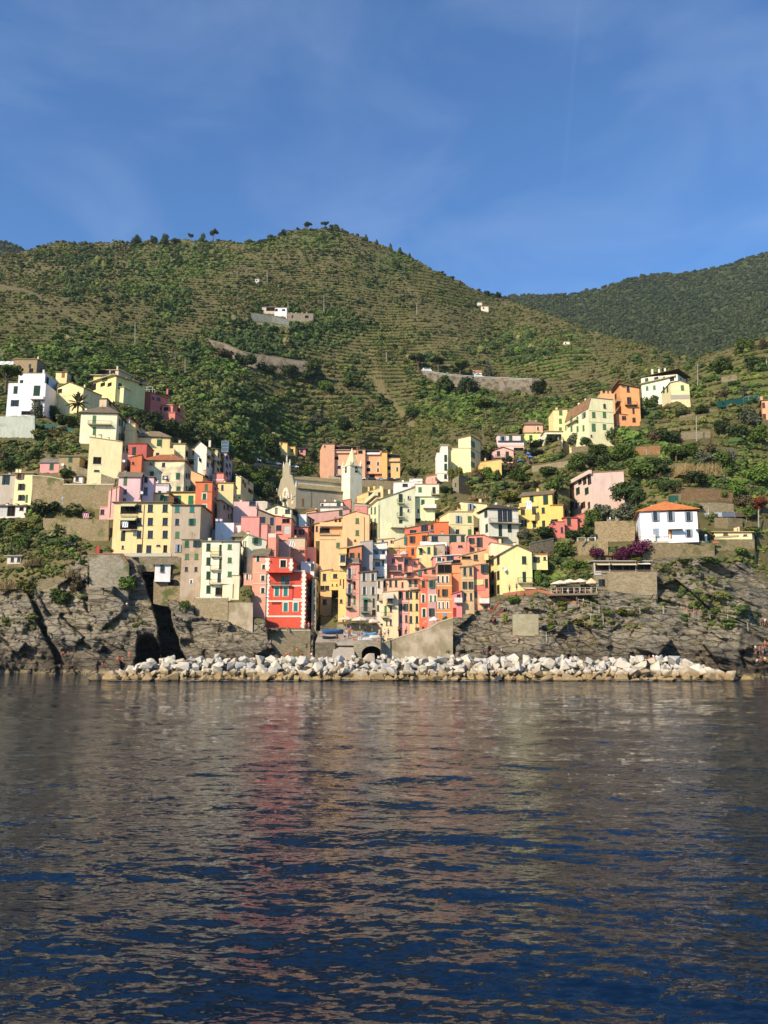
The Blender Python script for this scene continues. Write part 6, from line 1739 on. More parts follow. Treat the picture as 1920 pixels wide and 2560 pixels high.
def palm(label, u, vb, crownr, h):
    Y = Dq(u, vb); p = P(u, vb, Y); s = Y / F; r = crownr * s; hh = h * s
    par = thing('palm_tree', label, 'palm', p, 0, 'palms')
    m = MB(); m.tube((0, 0, -1), (0, 0, hh), .32, .26, 8); m.obj('trunk', BARK, par)
    m = MB(); rs = np.random.RandomState(int(u))
    for i in range(46):
        a = i * 2.4; el = rs.uniform(-.25, 1.25)
        d = Vector((math.cos(a) * math.cos(el), math.sin(a) * math.cos(el), math.sin(el)))
        side = Vector((-math.sin(a), math.cos(a), 0))
        q = Vector((0, 0, hh)); L_ = r * rs.uniform(.8, 1.1)
        for k in range(6):
            q2 = q + d * L_ / 6
            w0, w1 = .10 + .22 * math.sin(math.pi * (k + .3) / 6.6), .10 + .22 * math.sin(math.pi * (k + 1.3) / 6.6)
            dn = UP * -.10
            m.face([q - side * w0 + dn, q, q2, q2 - side * w1 + dn]); m.face([q, q + side * w0 + dn, q2 + side * w1 + dn, q2])
            q = q2; d = (d - UP * .16).normalized()
    m.obj('fronds', LEAF['palm'], par)
def agave(label, u, vb, r):
    Y = Dq(u, vb) - .6; p = P(u, vb, Y); L_ = r * Y / F
    m = MB(); rs = np.random.RandomState(int(u + vb))
    for i in range(26):
        a = i * 2.4; el = rs.uniform(.1, 1.3)
        d = Vector((math.cos(a) * math.cos(el), math.sin(a) * math.cos(el), math.sin(el))); side = Vector((-math.sin(a), math.cos(a), 0))
        q = p + d * L_ * .4; e = p + d * L_
        m.face([p - side * .06, p + side * .06, q + side * .13, q - side * .13]); m.face([q - side * .13, q + side * .13, e])
    tag(m.obj('agave_plant', LEAF['agave'], None, p), label, 'plant', 'agaves on the cliffs')

# pines by the road and on the ridge
tree('umbrella_pine', 'dark rounded pine farthest left behind the right road wall', 1046, 930, 52, 50, 'dark', 'umbrella')
tree('umbrella_pine', 'dark rounded pine in the middle behind the right road wall', 1096, 934, 54, 48, 'dark', 'umbrella')
tree('umbrella_pine', 'bright flat-topped umbrella pine behind the right road wall beside the white roadside hut', 1150, 940, 62, 36, 'light', 'umbrella', dY=-2)
tree('conifer', 'blue-grey pointed conifer behind the right road wall', 1220, 944, 36, 46, 'olive', 'cone')
tree('umbrella_pine', 'big lone umbrella pine on the slope below the right road wall', 1214, 1050, 74, 58, 'broad', 'umbrella')
tree('umbrella_pine', 'flat umbrella pine at the left edge in front of the white villa', 14, 975, 82, 66, 'light', 'umbrella', dY=-8)
for lab, u, v, w, h, k, s in (
 ('dark round pine first on the skyline left of the green pine grove', 343, 612, 22, 24, 'dark', 'broad'),
 ('small dark pine on the skyline second from the left', 385, 612, 18, 20, 'dark', 'broad'),
 ('twin-topped pine on the skyline above the green pine grove', 410, 612, 20, 24, 'broad', 'broad'),
 ('low pine on the skyline right of the twin-topped one', 438, 612, 20, 18, 'broad', 'broad'),
 ('small round-topped pine on a thin trunk on the skyline', 477, 606, 13, 20, 'broad', 'umbrella'),
 ('slim pine on the skyline left of the lone dark pine', 505, 604, 13, 20, 'broad', 'broad'),
 ('lone dark pine with a thin bare trunk on the skyline', 533, 603, 22, 26, 'dark', 'umbrella'),
 ('windswept dark pine left of the hill summit', 768, 580, 24, 22, 'dark', 'umbrella'),
 ('tiny bare-stemmed pine left of the windswept one', 742, 582, 9, 12, 'dark', 'umbrella'),
 ('leaning dark pine right on the hill summit', 812, 575, 18, 20, 'dark', 'umbrella'),
 ('small pine right of the leaning summit pine', 828, 574, 10, 13, 'dark', 'broad'),
 ('bushy pine at the right end of the summit', 842, 577, 16, 16, 'broad', 'broad'),
 ('small pine at the left end of the summit meadow', 706, 590, 22, 14, 'broad', 'shrub'),
 ('young pine high on the right skyline of the hill', 915, 602, 14, 14, 'broad', 'cone'),
 ('second young pine on the right skyline of the hill', 942, 612, 13, 12, 'broad', 'cone'),
 ('young pine at the middle of the right skyline', 976, 624, 13, 14, 'broad', 'cone'),
 ('group-topped young pine on the right skyline', 1000, 634, 14, 14, 'broad', 'cone'),
 ('lowest young pine on the right skyline slope', 1024, 646, 12, 12, 'broad', 'cone'),
 ('dark bush tree where the hill skyline meets the far mountain', 1246, 744, 14, 14, 'dark', 'broad'),
 ('low bush tree on the skyline above the vineyard farmhouse', 1218, 738, 14, 10, 'dark', 'broad')):
    tree('pine_tree', lab, u, v, w * 1.25, h * 1.3, k, s, 'pines on the skyline')
palm('big palm with spreading fronds in front of the yellow gable house', 193, 1046, 32, 40)
palm('low palm on the dry bank left of the stone bastion', 139, 1346, 25, 16)
for lab, u, v, w, h, k, s in (
 ('grey-green tree in front of the white villa front', 92, 1046, 34, 46, 'olive', 'broad'),
 ('dark tree at the right corner of the white villa', 132, 1052, 50, 46, 'dark', 'broad'),
 ('dark hedge tree between the white villa and the cream house', 168, 1070, 56, 36, 'dark', 'broad'),
 ('dark shrub under the white villa retaining wall', 88, 1150, 26, 34, 'dark', 'shrub'),
 ('large dark shrub at the left edge above the grey house', 20, 1182, 50, 46, 'dark', 'shrub'),
 ('yellow-green bush right of the grey-green retaining wall', 92, 1092, 30, 26, 'yellow', 'shrub'),
 ('big dark rounded hedge right of the narrow yellow house', 116, 1290, 76, 46, 'dark', 'shrub'),
 ('low dark hedge under the blue sheet', 186, 1292, 62, 24, 'dark', 'shrub'),
 ('leafy bush on the wall beside the stone house', 166, 1196, 46, 32, 'broad', 'shrub'),
 ('bright bush at the foot of the grey slope wall', 270, 1208, 26, 18, 'light', 'shrub'),
 ('round green bush at the left foot of the yellow apartment house', 281, 1384, 20, 16, 'broad', 'shrub'),
 ('bright green ivy bush on the cliff edge below the bastion', 318, 1474, 50, 44, 'light', 'shrub'),
 ('small teal bush left of the bastion wall', 208, 1412, 24, 18, 'light', 'shrub'),
 ('bright hanging creeper under the tall stone house', 462, 1530, 30, 36, 'light', 'shrub'),
 ('creeper on the rock left of the stone base wall', 488, 1512, 16, 30, 'light', 'shrub'),
 ('dark pine above the yellow hip-roofed house', 378, 1078, 54, 56, 'dark', 'broad'),
 ('deep green tree right of the lowest red house', 412, 1086, 58, 50, 'dark', 'broad'),
 ('dark tree under the salmon pergola house', 352, 1052, 40, 34, 'dark', 'broad'),
 ('tall dark tree above the pink row house', 462, 1104, 60, 62, 'dark', 'broad'),
 ('dark green tree behind the glass lift tower', 530, 1122, 60, 60, 'dark', 'broad'),
 ('lush green tree above the upper parking road', 600, 1140, 70, 64, 'broad', 'broad'),
 ('lush tree left of the small yellow double house', 672, 1140, 60, 60, 'broad', 'broad'),
 ('round green tree below the upper parking road', 606, 1205, 50, 40, 'broad', 'broad'),
 ('green tree between the parking road and the church', 660, 1200, 52, 40, 'broad', 'broad'),
 ('green tree on the slope below the upper parking road', 632, 1228, 60, 50, 'broad', 'broad'),
 ('dark tree filling the hollow left of the church', 664, 1250, 54, 52, 'dark', 'broad'),
 ('green tree above the tan balustrade house', 612, 1196, 46, 44, 'broad', 'broad'),
 ('bright tree on the slope behind the church roof', 762, 1192, 50, 34, 'light', 'broad'),
 ('bright round tree on the slope under the left road wall', 815, 985, 44, 46, 'light', 'broad'),
 ('dark tree left of the bright round tree on the middle slope', 770, 960, 50, 44, 'dark', 'broad'),
 ('broad green tree right of the bright round tree on the middle slope', 880, 970, 56, 48, 'broad', 'broad'),
 ('dark tree on the middle slope above the apartment blocks', 860, 1080, 50, 40, 'dark', 'broad'),
 ('grey-green tree on the slope left of the apartment blocks', 790, 1070, 56, 44, 'olive', 'broad'),
 ('dark tree on the slope right of the pale gully', 1030, 1050, 40, 34, 'dark', 'broad'),
 ('green tree against the left end of the right road wall', 1120, 985, 60, 50, 'broad', 'broad'),
 ('dark tree against the middle of the right road wall', 1170, 985, 56, 50, 'dark', 'broad'),
 ('dark tree at the right end of the right road wall', 1348, 985, 50, 40, 'dark', 'broad'),
 ('dark tree in front of the left road wall, left end', 612, 915, 54, 40, 'dark', 'broad'),
 ('green tree in front of the left road wall, middle', 668, 936, 58, 34, 'broad', 'broad'),
 ('dark tree in front of the left road wall, right part', 722, 942, 56, 36, 'dark', 'broad'),
 ('green tree at the right end of the left road wall', 782, 930, 50, 40, 'broad', 'broad'),
 ('brown bush under the left end of the left road wall', 560, 896, 60, 30, 'brown', 'shrub'),
 ('trailing shrub over the edge of the curving concrete wall', 1010, 1604, 16, 22, 'broad', 'shrub'),
 ('small trailing shrub at the right end of the curving concrete wall', 1112, 1588, 20, 30, 'light', 'shrub'),
 ('low shrub at the foot of the curving concrete wall', 1122, 1636, 34, 24, 'broad', 'shrub'),
 ('dark clipped tree left of the church door', 691, 1268, 22, 22, 'dark', 'shrub'),
 ('small dark clipped tree right of the church door', 735, 1268, 18, 16, 'dark', 'shrub'),
 ('dark tree right of the tiny coral hut', 782, 1155, 26, 40, 'dark', 'broad'),
 ('round tree at the left foot of the salmon apartment block', 828, 1178, 28, 18, 'broad', 'shrub'),
 ('dark tree above the yellow apartment block', 978, 1128, 28, 18, 'dark', 'shrub'),
 ('dark round tree right of the yellow apartment block', 1040, 1194, 44, 26, 'dark', 'broad'),
 ('yellow-green slim tree left of the tower house foot', 1128, 1206, 24, 42, 'yellow', 'broad'),
 ('yellow-green slim tree at the tower house foot', 1147, 1204, 24, 44, 'yellow', 'broad'),
 ('purple-brown tree left of the golden cottage', 1192, 1206, 34, 40, 'brown', 'broad'),
 ('bright green round tree before the golden cottage', 1224, 1204, 38, 42, 'light', 'broad'),
 ('bright green tree right of the golden cottage front', 1246, 1206, 30, 36, 'light', 'broad'),
 ('blue-green bush on the overgrown stone hut', 1166, 1208, 28, 22, 'olive', 'shrub'),
 ('purple-brown bush right of the golden cottage', 1284, 1182, 44, 34, 'brown', 'shrub'),
 ('dark green bush below the pink villa', 1268, 1160, 30, 24, 'dark', 'shrub'),
 ('hedge before the lime green house', 1340, 1120, 56, 28, 'dark', 'shrub'),
 ('grey-green hedge below the lime green hedge', 1336, 1140, 56, 22, 'olive', 'shrub'),
 ('round dark hedge under the low cream veranda', 1378, 1110, 34, 28, 'dark', 'shrub'),
 ('grey-green tree before the cream house left corner', 1438, 1114, 44, 36, 'olive', 'broad'),
 ('dark tree before the cream house middle', 1466, 1118, 30, 30, 'dark', 'broad'),
 ('large dark tree with yellow blossom at the cream house right corner', 1530, 1112, 72, 56, 'dark', 'broad'),
 ('fig tree between the orange house and the upper cream house', 1626, 1024, 46, 42, 'broad', 'broad'),
 ('dark bush under the upper cream house gable', 1684, 1004, 30, 22, 'dark', 'shrub'),
 ('dark round tree on the terrace under the upper cream house', 1676, 1108, 52, 44, 'dark', 'broad'),
 ('brown bare shrub left of the dark round terrace tree', 1636, 1106, 46, 40, 'brown', 'shrub'),
 ('green tree below the tall pole on the right slope', 1724, 1148, 52, 46, 'light', 'broad'),
 ('rust brown shrub beside the green tree below the pole', 1776, 1136, 34, 38, 'brown', 'shrub'),
 ('dark tree right of the stone roofed terrace', 1802, 1086, 40, 44, 'dark', 'broad'),
 ('dark bush under the green mesh fence', 1704, 1042, 40, 24, 'dark', 'shrub'),
 ('purple-green bush right of the leaning pole', 1808, 996, 34, 30, 'brown', 'shrub'),
 ('round dark bush above the green mesh fence', 1856, 990, 24, 30, 'olive', 'shrub'),
 ('grey-green tree left of the orange edge house', 1880, 1066, 50, 52, 'olive', 'broad'),
 ('bright green tree below the orange edge house', 1902, 1110, 56, 52, 'light', 'broad'),
 ('large round tree on the right skyline slope', 1866, 880, 50, 46, 'broad', 'broad'),
 ('green tree on the right slope below the large round one', 1810, 932, 54, 42, 'broad', 'broad'),
 ('dark tree at the right edge of the slope', 1892, 922, 50, 40, 'dark', 'broad'),
 ('rusty tree at the upper right edge', 1912, 872, 26, 30, 'brown', 'broad'),
 ('big dark bush right of the reed bed', 1810, 1178, 60, 50, 'broad', 'broad'),
 ('pale green fig tree at the right edge above the cliff', 1892, 1212, 66, 62, 'light', 'broad'),
 ('pale green fig left of the edge fig tree', 1846, 1240, 46, 44, 'light', 'broad'),
 ('rust red shrub at the right edge below the fig', 1898, 1276, 42, 44, 'red', 'shrub'),
 ('brown round shrub left of the rust red one', 1856, 1270, 38, 40, 'brown', 'shrub'),
 ('bright bush behind the white villa', 1802, 1246, 40, 26, 'light', 'shrub'),
 ('dark pine bush above the white villa roof left', 1660, 1228, 36, 30, 'dark', 'shrub'),
 ('dark pine bush above the white villa roof right', 1692, 1226, 30, 30, 'dark', 'shrub'),
 ('dark pine right against the pale pink house', 1566, 1262, 80, 70, 'dark', 'broad'),
 ('dark green tree at the lower corner of the pale pink house', 1482, 1318, 50, 52, 'broad', 'broad'),
 ('silvery olive tree left beside the white villa wall', 1518, 1304, 56, 54, 'olive', 'broad'),
 ('silvery olive tree right beside the white villa wall', 1560, 1304, 60, 54, 'olive', 'broad'),
 ('dark tree left of the white villa', 1590, 1258, 40, 46, 'dark', 'broad'),
 ('dark hedge under the red stepped cottage', 1432, 1352, 42, 32, 'dark', 'shrub'),
 ('round grey-green bush at the white garden table', 1488, 1354, 30, 26, 'olive', 'shrub'),
 ('dark green shrub right of the red stepped cottage', 1462, 1342, 46, 32, 'dark', 'shrub'),
 ('dark shrub below the golden yellow house', 1358, 1346, 66, 34, 'dark', 'shrub'),
 ('grey-green shrub left below the golden yellow house', 1310, 1350, 36, 36, 'olive', 'shrub'),
 ('tangled shrub under the square terrace wall', 1412, 1396, 60, 52, 'broad', 'shrub'),
 ('brown tangled shrub right of the bright yellow gable', 1364, 1412, 44, 44, 'brown', 'shrub'),
 ('light green agave bush on the slope below the terrace wall', 1442, 1424, 56, 30, 'light', 'shrub'),
 ('tall green creeper on the rock right of the yellow gable', 1346, 1466, 24, 56, 'light', 'shrub'),
 ('bougainvillea sweeping down beside the white villa wall', 1600, 1392, 56, 54, 'magenta', 'shrub'),
 ('bougainvillea in the middle above the awnings', 1566, 1402, 46, 48, 'magenta', 'shrub'),
 ('lowest bougainvillea right of the small white hut', 1542, 1408, 36, 32, 'magenta', 'shrub'),
 ('dusky bougainvillea left of the small white hut', 1490, 1396, 40, 34, 'magenta', 'shrub'),
 ('yellow-green spiky hedge above the awnings', 1588, 1410, 60, 20, 'yellow', 'shrub'),
 ('green shrub inside the bougainvillea', 1614, 1408, 24, 24, 'broad', 'shrub'),
 ('dark bush under the white villa terrace', 1656, 1376, 24, 18, 'dark', 'shrub'),
 ('green ledge shrub under the villa wall', 1770, 1410, 60, 22, 'light', 'shrub'),
 ('second green ledge shrub under the villa wall', 1716, 1408, 50, 16, 'broad', 'shrub'),
 ('green shrub on the rock face right', 1850, 1390, 48, 26, 'light', 'shrub'),
 ('grassy green patch right of the cream restaurant', 1880, 1340, 50, 30, 'broad', 'shrub'),
 ('round shrub on the sea wall below the red house', 765, 1594, 20, 16, 'light', 'shrub'),
 ('small shrub left on the sea wall', 738, 1597, 12, 10, 'broad', 'shrub'),
 ('large prickly bush beside the end of the sea wall', 796, 1618, 40, 42, 'broad', 'shrub'),
 ('hanging shrub on the curving concrete wall', 1071, 1602, 15, 26, 'broad', 'shrub'),
 ('yellow-green shrub on the rock above the concrete wall', 1154, 1572, 16, 24, 'yellow', 'shrub'),
 ('shrub on the parapet end below the deep orange house', 1113, 1556, 14, 20, 'broad', 'shrub'),
 ('green shrub under the brick parapet left', 1284, 1508, 44, 22, 'light', 'shrub'),
 ('yellow-green shrub beside the smooth masonry patch', 1264, 1560, 18, 34, 'yellow', 'shrub'),
 ('round shrub on the cliff under the path', 1382, 1574, 30, 20, 'light', 'shrub'),
 ('yellow-green scrub along the cliff path', 1456, 1562, 60, 18, 'yellow', 'shrub'),
 ('scrub patch under the restaurant terrace', 1404, 1516, 40, 20, 'yellow', 'shrub'),
 ('orange-green succulents on the cliff shoulder', 1556, 1538, 56, 22, 'yellow', 'shrub'),
 ('leafy tree left above the pale pink house', 1440, 1176, 60, 46, 'broad', 'broad'),
 ('dark tree right above the pale pink house', 1500, 1172, 64, 50, 'dark', 'broad'),
 ('wide green tree between the pale pink house and the reed bed', 1600, 1196, 76, 60, 'broad', 'broad'),
 ('dark tree at the left end of the reed bed', 1652, 1186, 56, 46, 'dark', 'broad'),
 ('green tree on the terrace above the reed bed', 1690, 1150, 60, 46, 'broad', 'broad'),
 ('bright tree under the cream house hedge', 1560, 1150, 60, 44, 'light', 'broad'),
 ('green tree under the middle of the big cream house', 1496, 1140, 54, 36, 'broad', 'broad'),
 ('grey-green tree above the reed bed right end', 1770, 1164, 50, 44, 'olive', 'broad'),
 ('dark tree between the rust shrub and the orange edge house', 1844, 1108, 60, 54, 'dark', 'broad'),
 ('green bush on the meadow above the tall leaning pole', 1760, 1034, 46, 28, 'broad', 'shrub'),
 ('green tree behind the tarpaulin shelter', 1880, 1300, 50, 40, 'broad', 'broad'),
 ('broad dark tree above the bank behind the white villa', 1740, 1216, 64, 44, 'dark', 'broad'),
 ('green tree right of the pink villa garden', 1302, 1206, 50, 38, 'broad', 'broad'),
 ('leafy tree on the slope above the golden yellow house', 1390, 1228, 56, 44, 'broad', 'broad'),
 ('brown-green shrub left above the golden yellow house', 1330, 1226, 54, 32, 'brown', 'shrub'),
 ('green shrub under the playground', 1370, 1190, 60, 30, 'broad', 'shrub'),
 ('yellow-green shrub on the slope above the pale green house', 1276, 1252, 60, 26, 'yellow', 'shrub'),
 ('dark shrub beside the stone hut slope', 1110, 1236, 30, 28, 'dark', 'shrub'),
 ('green shrub right of the tall pale green house', 1100, 1312, 34, 36, 'broad', 'shrub'),
 ('green bush left of the bastion on the dry bank', 60, 1372, 50, 40, 'broad', 'shrub'),
 ('yellow-green shrub below the white garage', 60, 1330, 70, 34, 'yellow', 'shrub'),
 ('olive green shrub on the left bank by the low palm', 176, 1376, 46, 30, 'olive', 'shrub'),
 ('prickly pear bush on the first left rock', 70, 1490, 60, 50, 'yellow', 'shrub'),
 ('green scrub spilling down the left cliff', 150, 1510, 66, 50, 'broad', 'shrub'),
 ('dry brown scrub on top of the left cliff', 190, 1480, 56, 40, 'brown', 'shrub'),
 ('dark green shrub by the cliff path posts', 1788, 1536, 24, 20, 'broad', 'shrub')):
    tree('shrub' if s == 'shrub' else 'garden_tree', lab, u, v, w, h, k, s)
m0 = mk_bare(3).mesh('branches', flatm('8a8078', .9, name='bare_bark'))
for lab, u, v, w, h in (('bare grey branching tree right of the rust brown shrub', 1832, 1148, 56, 50), ('bare brown tree beside the dark terrace tree', 1634, 1104, 46, 40), ('bare pale tree above the lowest red house', 438, 905, 20, 46)):
    Y = Dq(u, v); p = P(u, v, Y)
    o = tag(link('bare_tree', m0, None, p, u % 6, (w * Y / F * .9, w * Y / F * .9, h * Y / F)), lab, 'tree', 'bare trees')
def reeds(label, u, vb, w, h, n=520):
    n = int(n * 2.6)
    Y = Dq(u, vb); s = Y / F; p = P(u, vb, Y); rs = np.random.RandomState(int(u))
    m = MB()
    for i in range(n):
        x, y_ = rs.uniform(-.5, .5) * w * s, rs.uniform(-2.5, 2.5)
        d = Vector((rs.normal() * .34, rs.normal() * .34, 1)); l = h * s * rs.uniform(.3, .95) * (1 - .8 * abs(2 * x / (w * s)) ** 2)
        q = Vector((x, y_, -.4)); a = Vector((rs.uniform(-1, 1), rs.uniform(-1, 1), 0)).normalized() * .07
        m.face([q - a, q + a, q + d * l * .6 + a * .9, q + d * l, q + d * l * .6 - a * .9])
    o = tag(m.obj('reed_clump', LEAF['reed'], None, (0, 0, 0)), label, 'reeds', 'dry reed clumps'); o.location = p
reeds('tan reed bed in the middle of the right slope, left part', 1716, 1188, 60, 44)
reeds('tan reed bed in the middle of the right slope, right part', 1770, 1192, 70, 46)
reeds('dry grass clump left of the bastion wall', 186, 1440, 50, 30, 160)
reeds('dry grass clump at the lower left cliff edge', 28, 1470, 50, 34, 160)
reeds('dry grass clump right of the white ruin', 96, 1412, 60, 30, 180)
reeds('small tan grass clump above the yellow-cream house', 1200, 1246, 60, 22, 160)
reeds('yellow dry bush on the slope below the left road wall', 694, 990, 34, 24, 120)
for lab, u, v, r in (('grey agave high on the left cliff', 80, 1452, 15), ('grey agave lower on the left cliff', 90, 1488, 14), ('grey agave above the white villa right', 1784, 1232, 16), ('grey agave above the right edge reed bed', 1812, 1202, 14), ('grey agave left of the cliff spur', 282, 1482, 12), ('agave at the foot of the left cleft', 90, 1506, 12)):
    agave(lab, u, v, r)

# ------------------------------------------------------------------ maquis, vines and forest: nobody could count them
SCR = leafmat('scrub_leaves', (0.55, 0.55, 0.55), (1.0, 1.0, 1.0), inst=True, var=.1)
tmpl = bpy.data.collections.new('plant_templates')
def solid_bush(seed, n, card, zs=1.0):
    rs = np.random.RandomState(seed)
    v, f = leaf_cloud(rs, 'shrub', n, card)
    bm = bmesh.new()
    bmesh.ops.create_icosphere(bm, subdivisions=3, radius=.40)
    for q in bm.verts:
        c = q.co
        k = 1 + .55 * float(fbm(np.array([c.x * 5 + seed]), np.array([c.y * 5]), np.array([c.z * 5]), 2, seed)[0] - .5) * 2
        q.co = Vector((c.x * k, c.y * k, .40 + c.z * k * .95))
    k0 = len(v)
    v += [np.array(q.co) for q in bm.verts]; f += [tuple(k0 + w.index for w in q.verts) for q in bm.faces]
    bm.free()
    me = bpy.data.meshes.new('scrub'); me.from_pydata([tuple(p) for p in v], [], f); me.materials.append(SCR)
    return me
for i in range(4):
    tmpl.objects.link(bpy.data.objects.new('scrub_form', solid_bush(20 + i, 260, .16)))
def scatter(name, pts, scl, tint, label, cat):
    n = len(pts)
    me = bpy.data.meshes.new(name)
    me.vertices.add(n); me.vertices.foreach_set('co', np.asarray(pts, np.float32).ravel())
    a = me.attributes.new('scl', 'FLOAT_VECTOR', 'POINT'); a.data.foreach_set('vector', np.asarray(scl, np.float32).ravel())
    a = me.attributes.new('tint', 'FLOAT_COLOR', 'POINT'); a.data.foreach_set('color', np.concatenate([tint, np.ones((n, 1))], 1).astype(np.float32).ravel())
    a = me.attributes.new('rotz', 'FLOAT_VECTOR', 'POINT'); r = np.zeros((n, 3)); r[:, 2] = rng.rand(n) * 6.28; a.data.foreach_set('vector', r.astype(np.float32).ravel())
    a = me.attributes.new('pick', 'INT', 'POINT'); a.data.foreach_set('value', rng.randint(0, 4, n).astype(np.int32))
    me.update()
    o = link(name, me); tag(o, label, cat, None, 'stuff')
    g = bpy.data.node_groups.new(name + '_nodes', 'GeometryNodeTree')
    g.interface.new_socket('Geometry', in_out='INPUT', socket_type='NodeSocketGeometry'); g.interface.new_socket('Geometry', in_out='OUTPUT', socket_type='NodeSocketGeometry')
    gi, go = g.nodes.new('NodeGroupInput'), g.nodes.new('NodeGroupOutput')
    ip = g.nodes.new('GeometryNodeInstanceOnPoints'); ci = g.nodes.new('GeometryNodeCollectionInfo')
    ci.inputs['Collection'].default_value = tmpl; ci.inputs['Separate Children'].default_value = True; ci.inputs['Reset Children'].default_value = True
    def na(nm, ty):
        q = g.nodes.new('GeometryNodeInputNamedAttribute'); q.data_type = ty; q.inputs['Name'].default_value = nm
        return [s_ for s_ in q.outputs if s_.enabled and s_.name == 'Attribute'][0]
    g.links.new(gi.outputs[0], ip.inputs['Points']); g.links.new(ci.outputs[0], ip.inputs['Instance'])
    ip.inputs['Pick Instance'].default_value = True
    g.links.new(na('pick', 'INT'), ip.inputs['Instance Index'])
    g.links.new(na('scl', 'FLOAT_VECTOR'), ip.inputs['Scale']); g.links.new(na('rotz', 'FLOAT_VECTOR'), ip.inputs['Rotation'])
    g.links.new(ip.outputs[0], go.inputs[0])
    o.modifiers.new('plants', 'NODES').node_group = g
    return o
def sample(field, jj, ii):
    return field[ii, jj]
N = 340000
su_ = rng.uniform(-260, 2180, N)
jj = np.clip(np.searchsorted(gu, su_), 0, len(gu) - 1)
ii = rng.randint(0, NR - 40, N)
sv_ = GV[ii, jj]; sY = GY2[ii, jj]
px = np.stack([X1[ii, jj], Y1[ii, jj], Z1[ii, jj]], -1)
g_, d_k, y_d = zg[ii, jj], zd[ii, jj], zy[ii, jj]
rk_ = rock[ii, jj]; hm = hmask[ii, jj]; tr_ = terr[ii, jj]; tf = TFRAC[ii, jj]
patch = fbm(su_ / 55, sv_ / 26, su_ * 0, 4, 401)
patch2 = fbm(px[:, 0] / 8, px[:, 1] / 8, px[:, 2] / 8, 2, 411)
size = (1.4 + 3.4 * rng.rand(N) ** 3) * (0.8 + 0.5 * d_k + .25 * g_) * np.clip(sY / 330, .62, 1.1)
lush = np.maximum(np.maximum(ell(su_, sv_, 1680, 1140, 330, 190), ell(su_, sv_, 1240, 1180, 130, 90)), np.maximum(ell(su_, sv_, 90, 1240, 190, 200), ell(su_, sv_, 1420, 1370, 120, 70)))
lush = np.maximum(lush, ell(su_, sv_, 640, 1160, 130, 90))
lush = np.maximum(lush, .75 * np.maximum(ell(su_, sv_, 800, 1010, 190, 100), ell(su_, sv_, 1180, 1010, 190, 60)))
size = size * (1 + .75 * lush * rng.rand(N))
vine = ell(su_, sv_, 1130, 705, 110, 55)
spacing = size * F / sY * 0.46
area = (2440 * (GV[-40, jj] - GV[0, jj])) / N
prob = area / spacing ** 2
prob *= np.clip(0.85 + 0.8 * g_ + 1.2 * d_k - 0.8 * y_d + 1.2 * (patch - .5), 0.10, 1.7)
prob *= 1 + 1.3 * lush
prob *= np.where(tr_ > .3, np.where((tf > .12) & (tf < .62), 1.35, .16 + .5 * lush), 1)
prob *= (1 - rk_) ** 2 * .92 + .34 * (patch2 > .50) * (px[:, 2] > 9)
inwall = np.zeros(N, bool)
for (ul, ur, vtl, vtr, vbl, vbr, yl, yr, ft_) in CARVE:
    q_ = min(1, 210.0 / yl)
    f_ = np.clip((su_ - ul) / max(ur - ul, 1), 0, 1)
    inwall |= (su_ > ul - 5 * q_) & (su_ < ur + 5 * q_) & (sv_ > vtl + (vtr - vtl) * f_ - 5 * q_) & (sv_ < vbl + (vbr - vbl) * f_ + 14 * q_)
town_ = townm[ii, jj]
prob *= np.where(inwall, 0, 1) * (1 - .55 * town_)
prob *= 1 - .75 * vine
pth = np.abs(su_ - np.interp(sv_, [860, 870, 920, 980, 1020, 1065, 1075], [915, 924, 940, 954, 996, 1034, 1040])) + 60 * (sv_ < 868) + 60 * (sv_ > 1066)
prob *= .03 + .97 * sstep(8, 17, pth)
keep = rng.rand(N) < prob
idx = np.where(keep)[0]
n = len(idx)
gg, dd, pp = g_[idx], d_k[idx], patch[idx]
r1 = rng.rand(n, 1)
heath = np.array([0.135, 0.104, 0.050]); olive = np.array([0.170, 0.165, 0.052]); green = np.array([0.118, 0.165, 0.038]); bright = np.array([0.150, 0.220, 0.044]); darkg = np.array([0.062, 0.088, 0.028])
w = np.clip((pp - .36) / .28, 0, 1)[:, None]
tint = heath * (1 - w) + olive * w
gw = np.clip(gg * 1.25 - .08 + .35 * (r1[:, 0] - .5), 0, 1)[:, None]
tint = tint * (1 - gw) + (green * (1 - r1 * .6) + bright * r1 * .6) * gw
dw = np.clip(dd * 1.1 + .2 * (r1[:, 0] - .5), 0, .92)[:, None]
tint = tint * (1 - dw) + darkg * dw
odd = rng.rand(n)
tint[odd < .05] = darkg; tint[(odd > .05) & (odd < .10)] = bright * .9; tint[(odd > .94)] = np.array([0.22, 0.18, 0.085])
tint *= rng.uniform(.75, 1.25, (n, 1))
dk = fbm(su_[idx] / 34, sv_[idx] / 17, sv_[idx] * 0, 3, 431)
dkm = sstep(.56, .64, dk)[:, None] * (.8 + .2 * r1)
tint = tint * (1 - dkm) + darkg * 1.05 * dkm
yl_ = sstep(.60, .70, fbm(su_[idx] / 50, sv_[idx] / 14, sv_[idx] * 0, 3, 441))[:, None]
tint = tint * (1 - .6 * yl_) + np.array([.21, .20, .062]) * .6 * yl_
tint = tint * np.array([.95, 1.05, .98])
sz = size[idx] * (1 + .55 * dkm[:, 0] * rng.rand(n))
scl = np.stack([sz * rng.uniform(.85, 1.25, n), sz * rng.uniform(.85, 1.25, n), sz * rng.uniform(.45, .95, n) * (1 + .35 * dd)], -1)
pos = px[idx].copy(); pos[:, 2] -= .12 * scl[:, 2]
scatter('maquis_scrub', pos, scl, tint, 'olive and brown maquis scrub covering the terraced hill', 'scrub')
print('scrub', n)
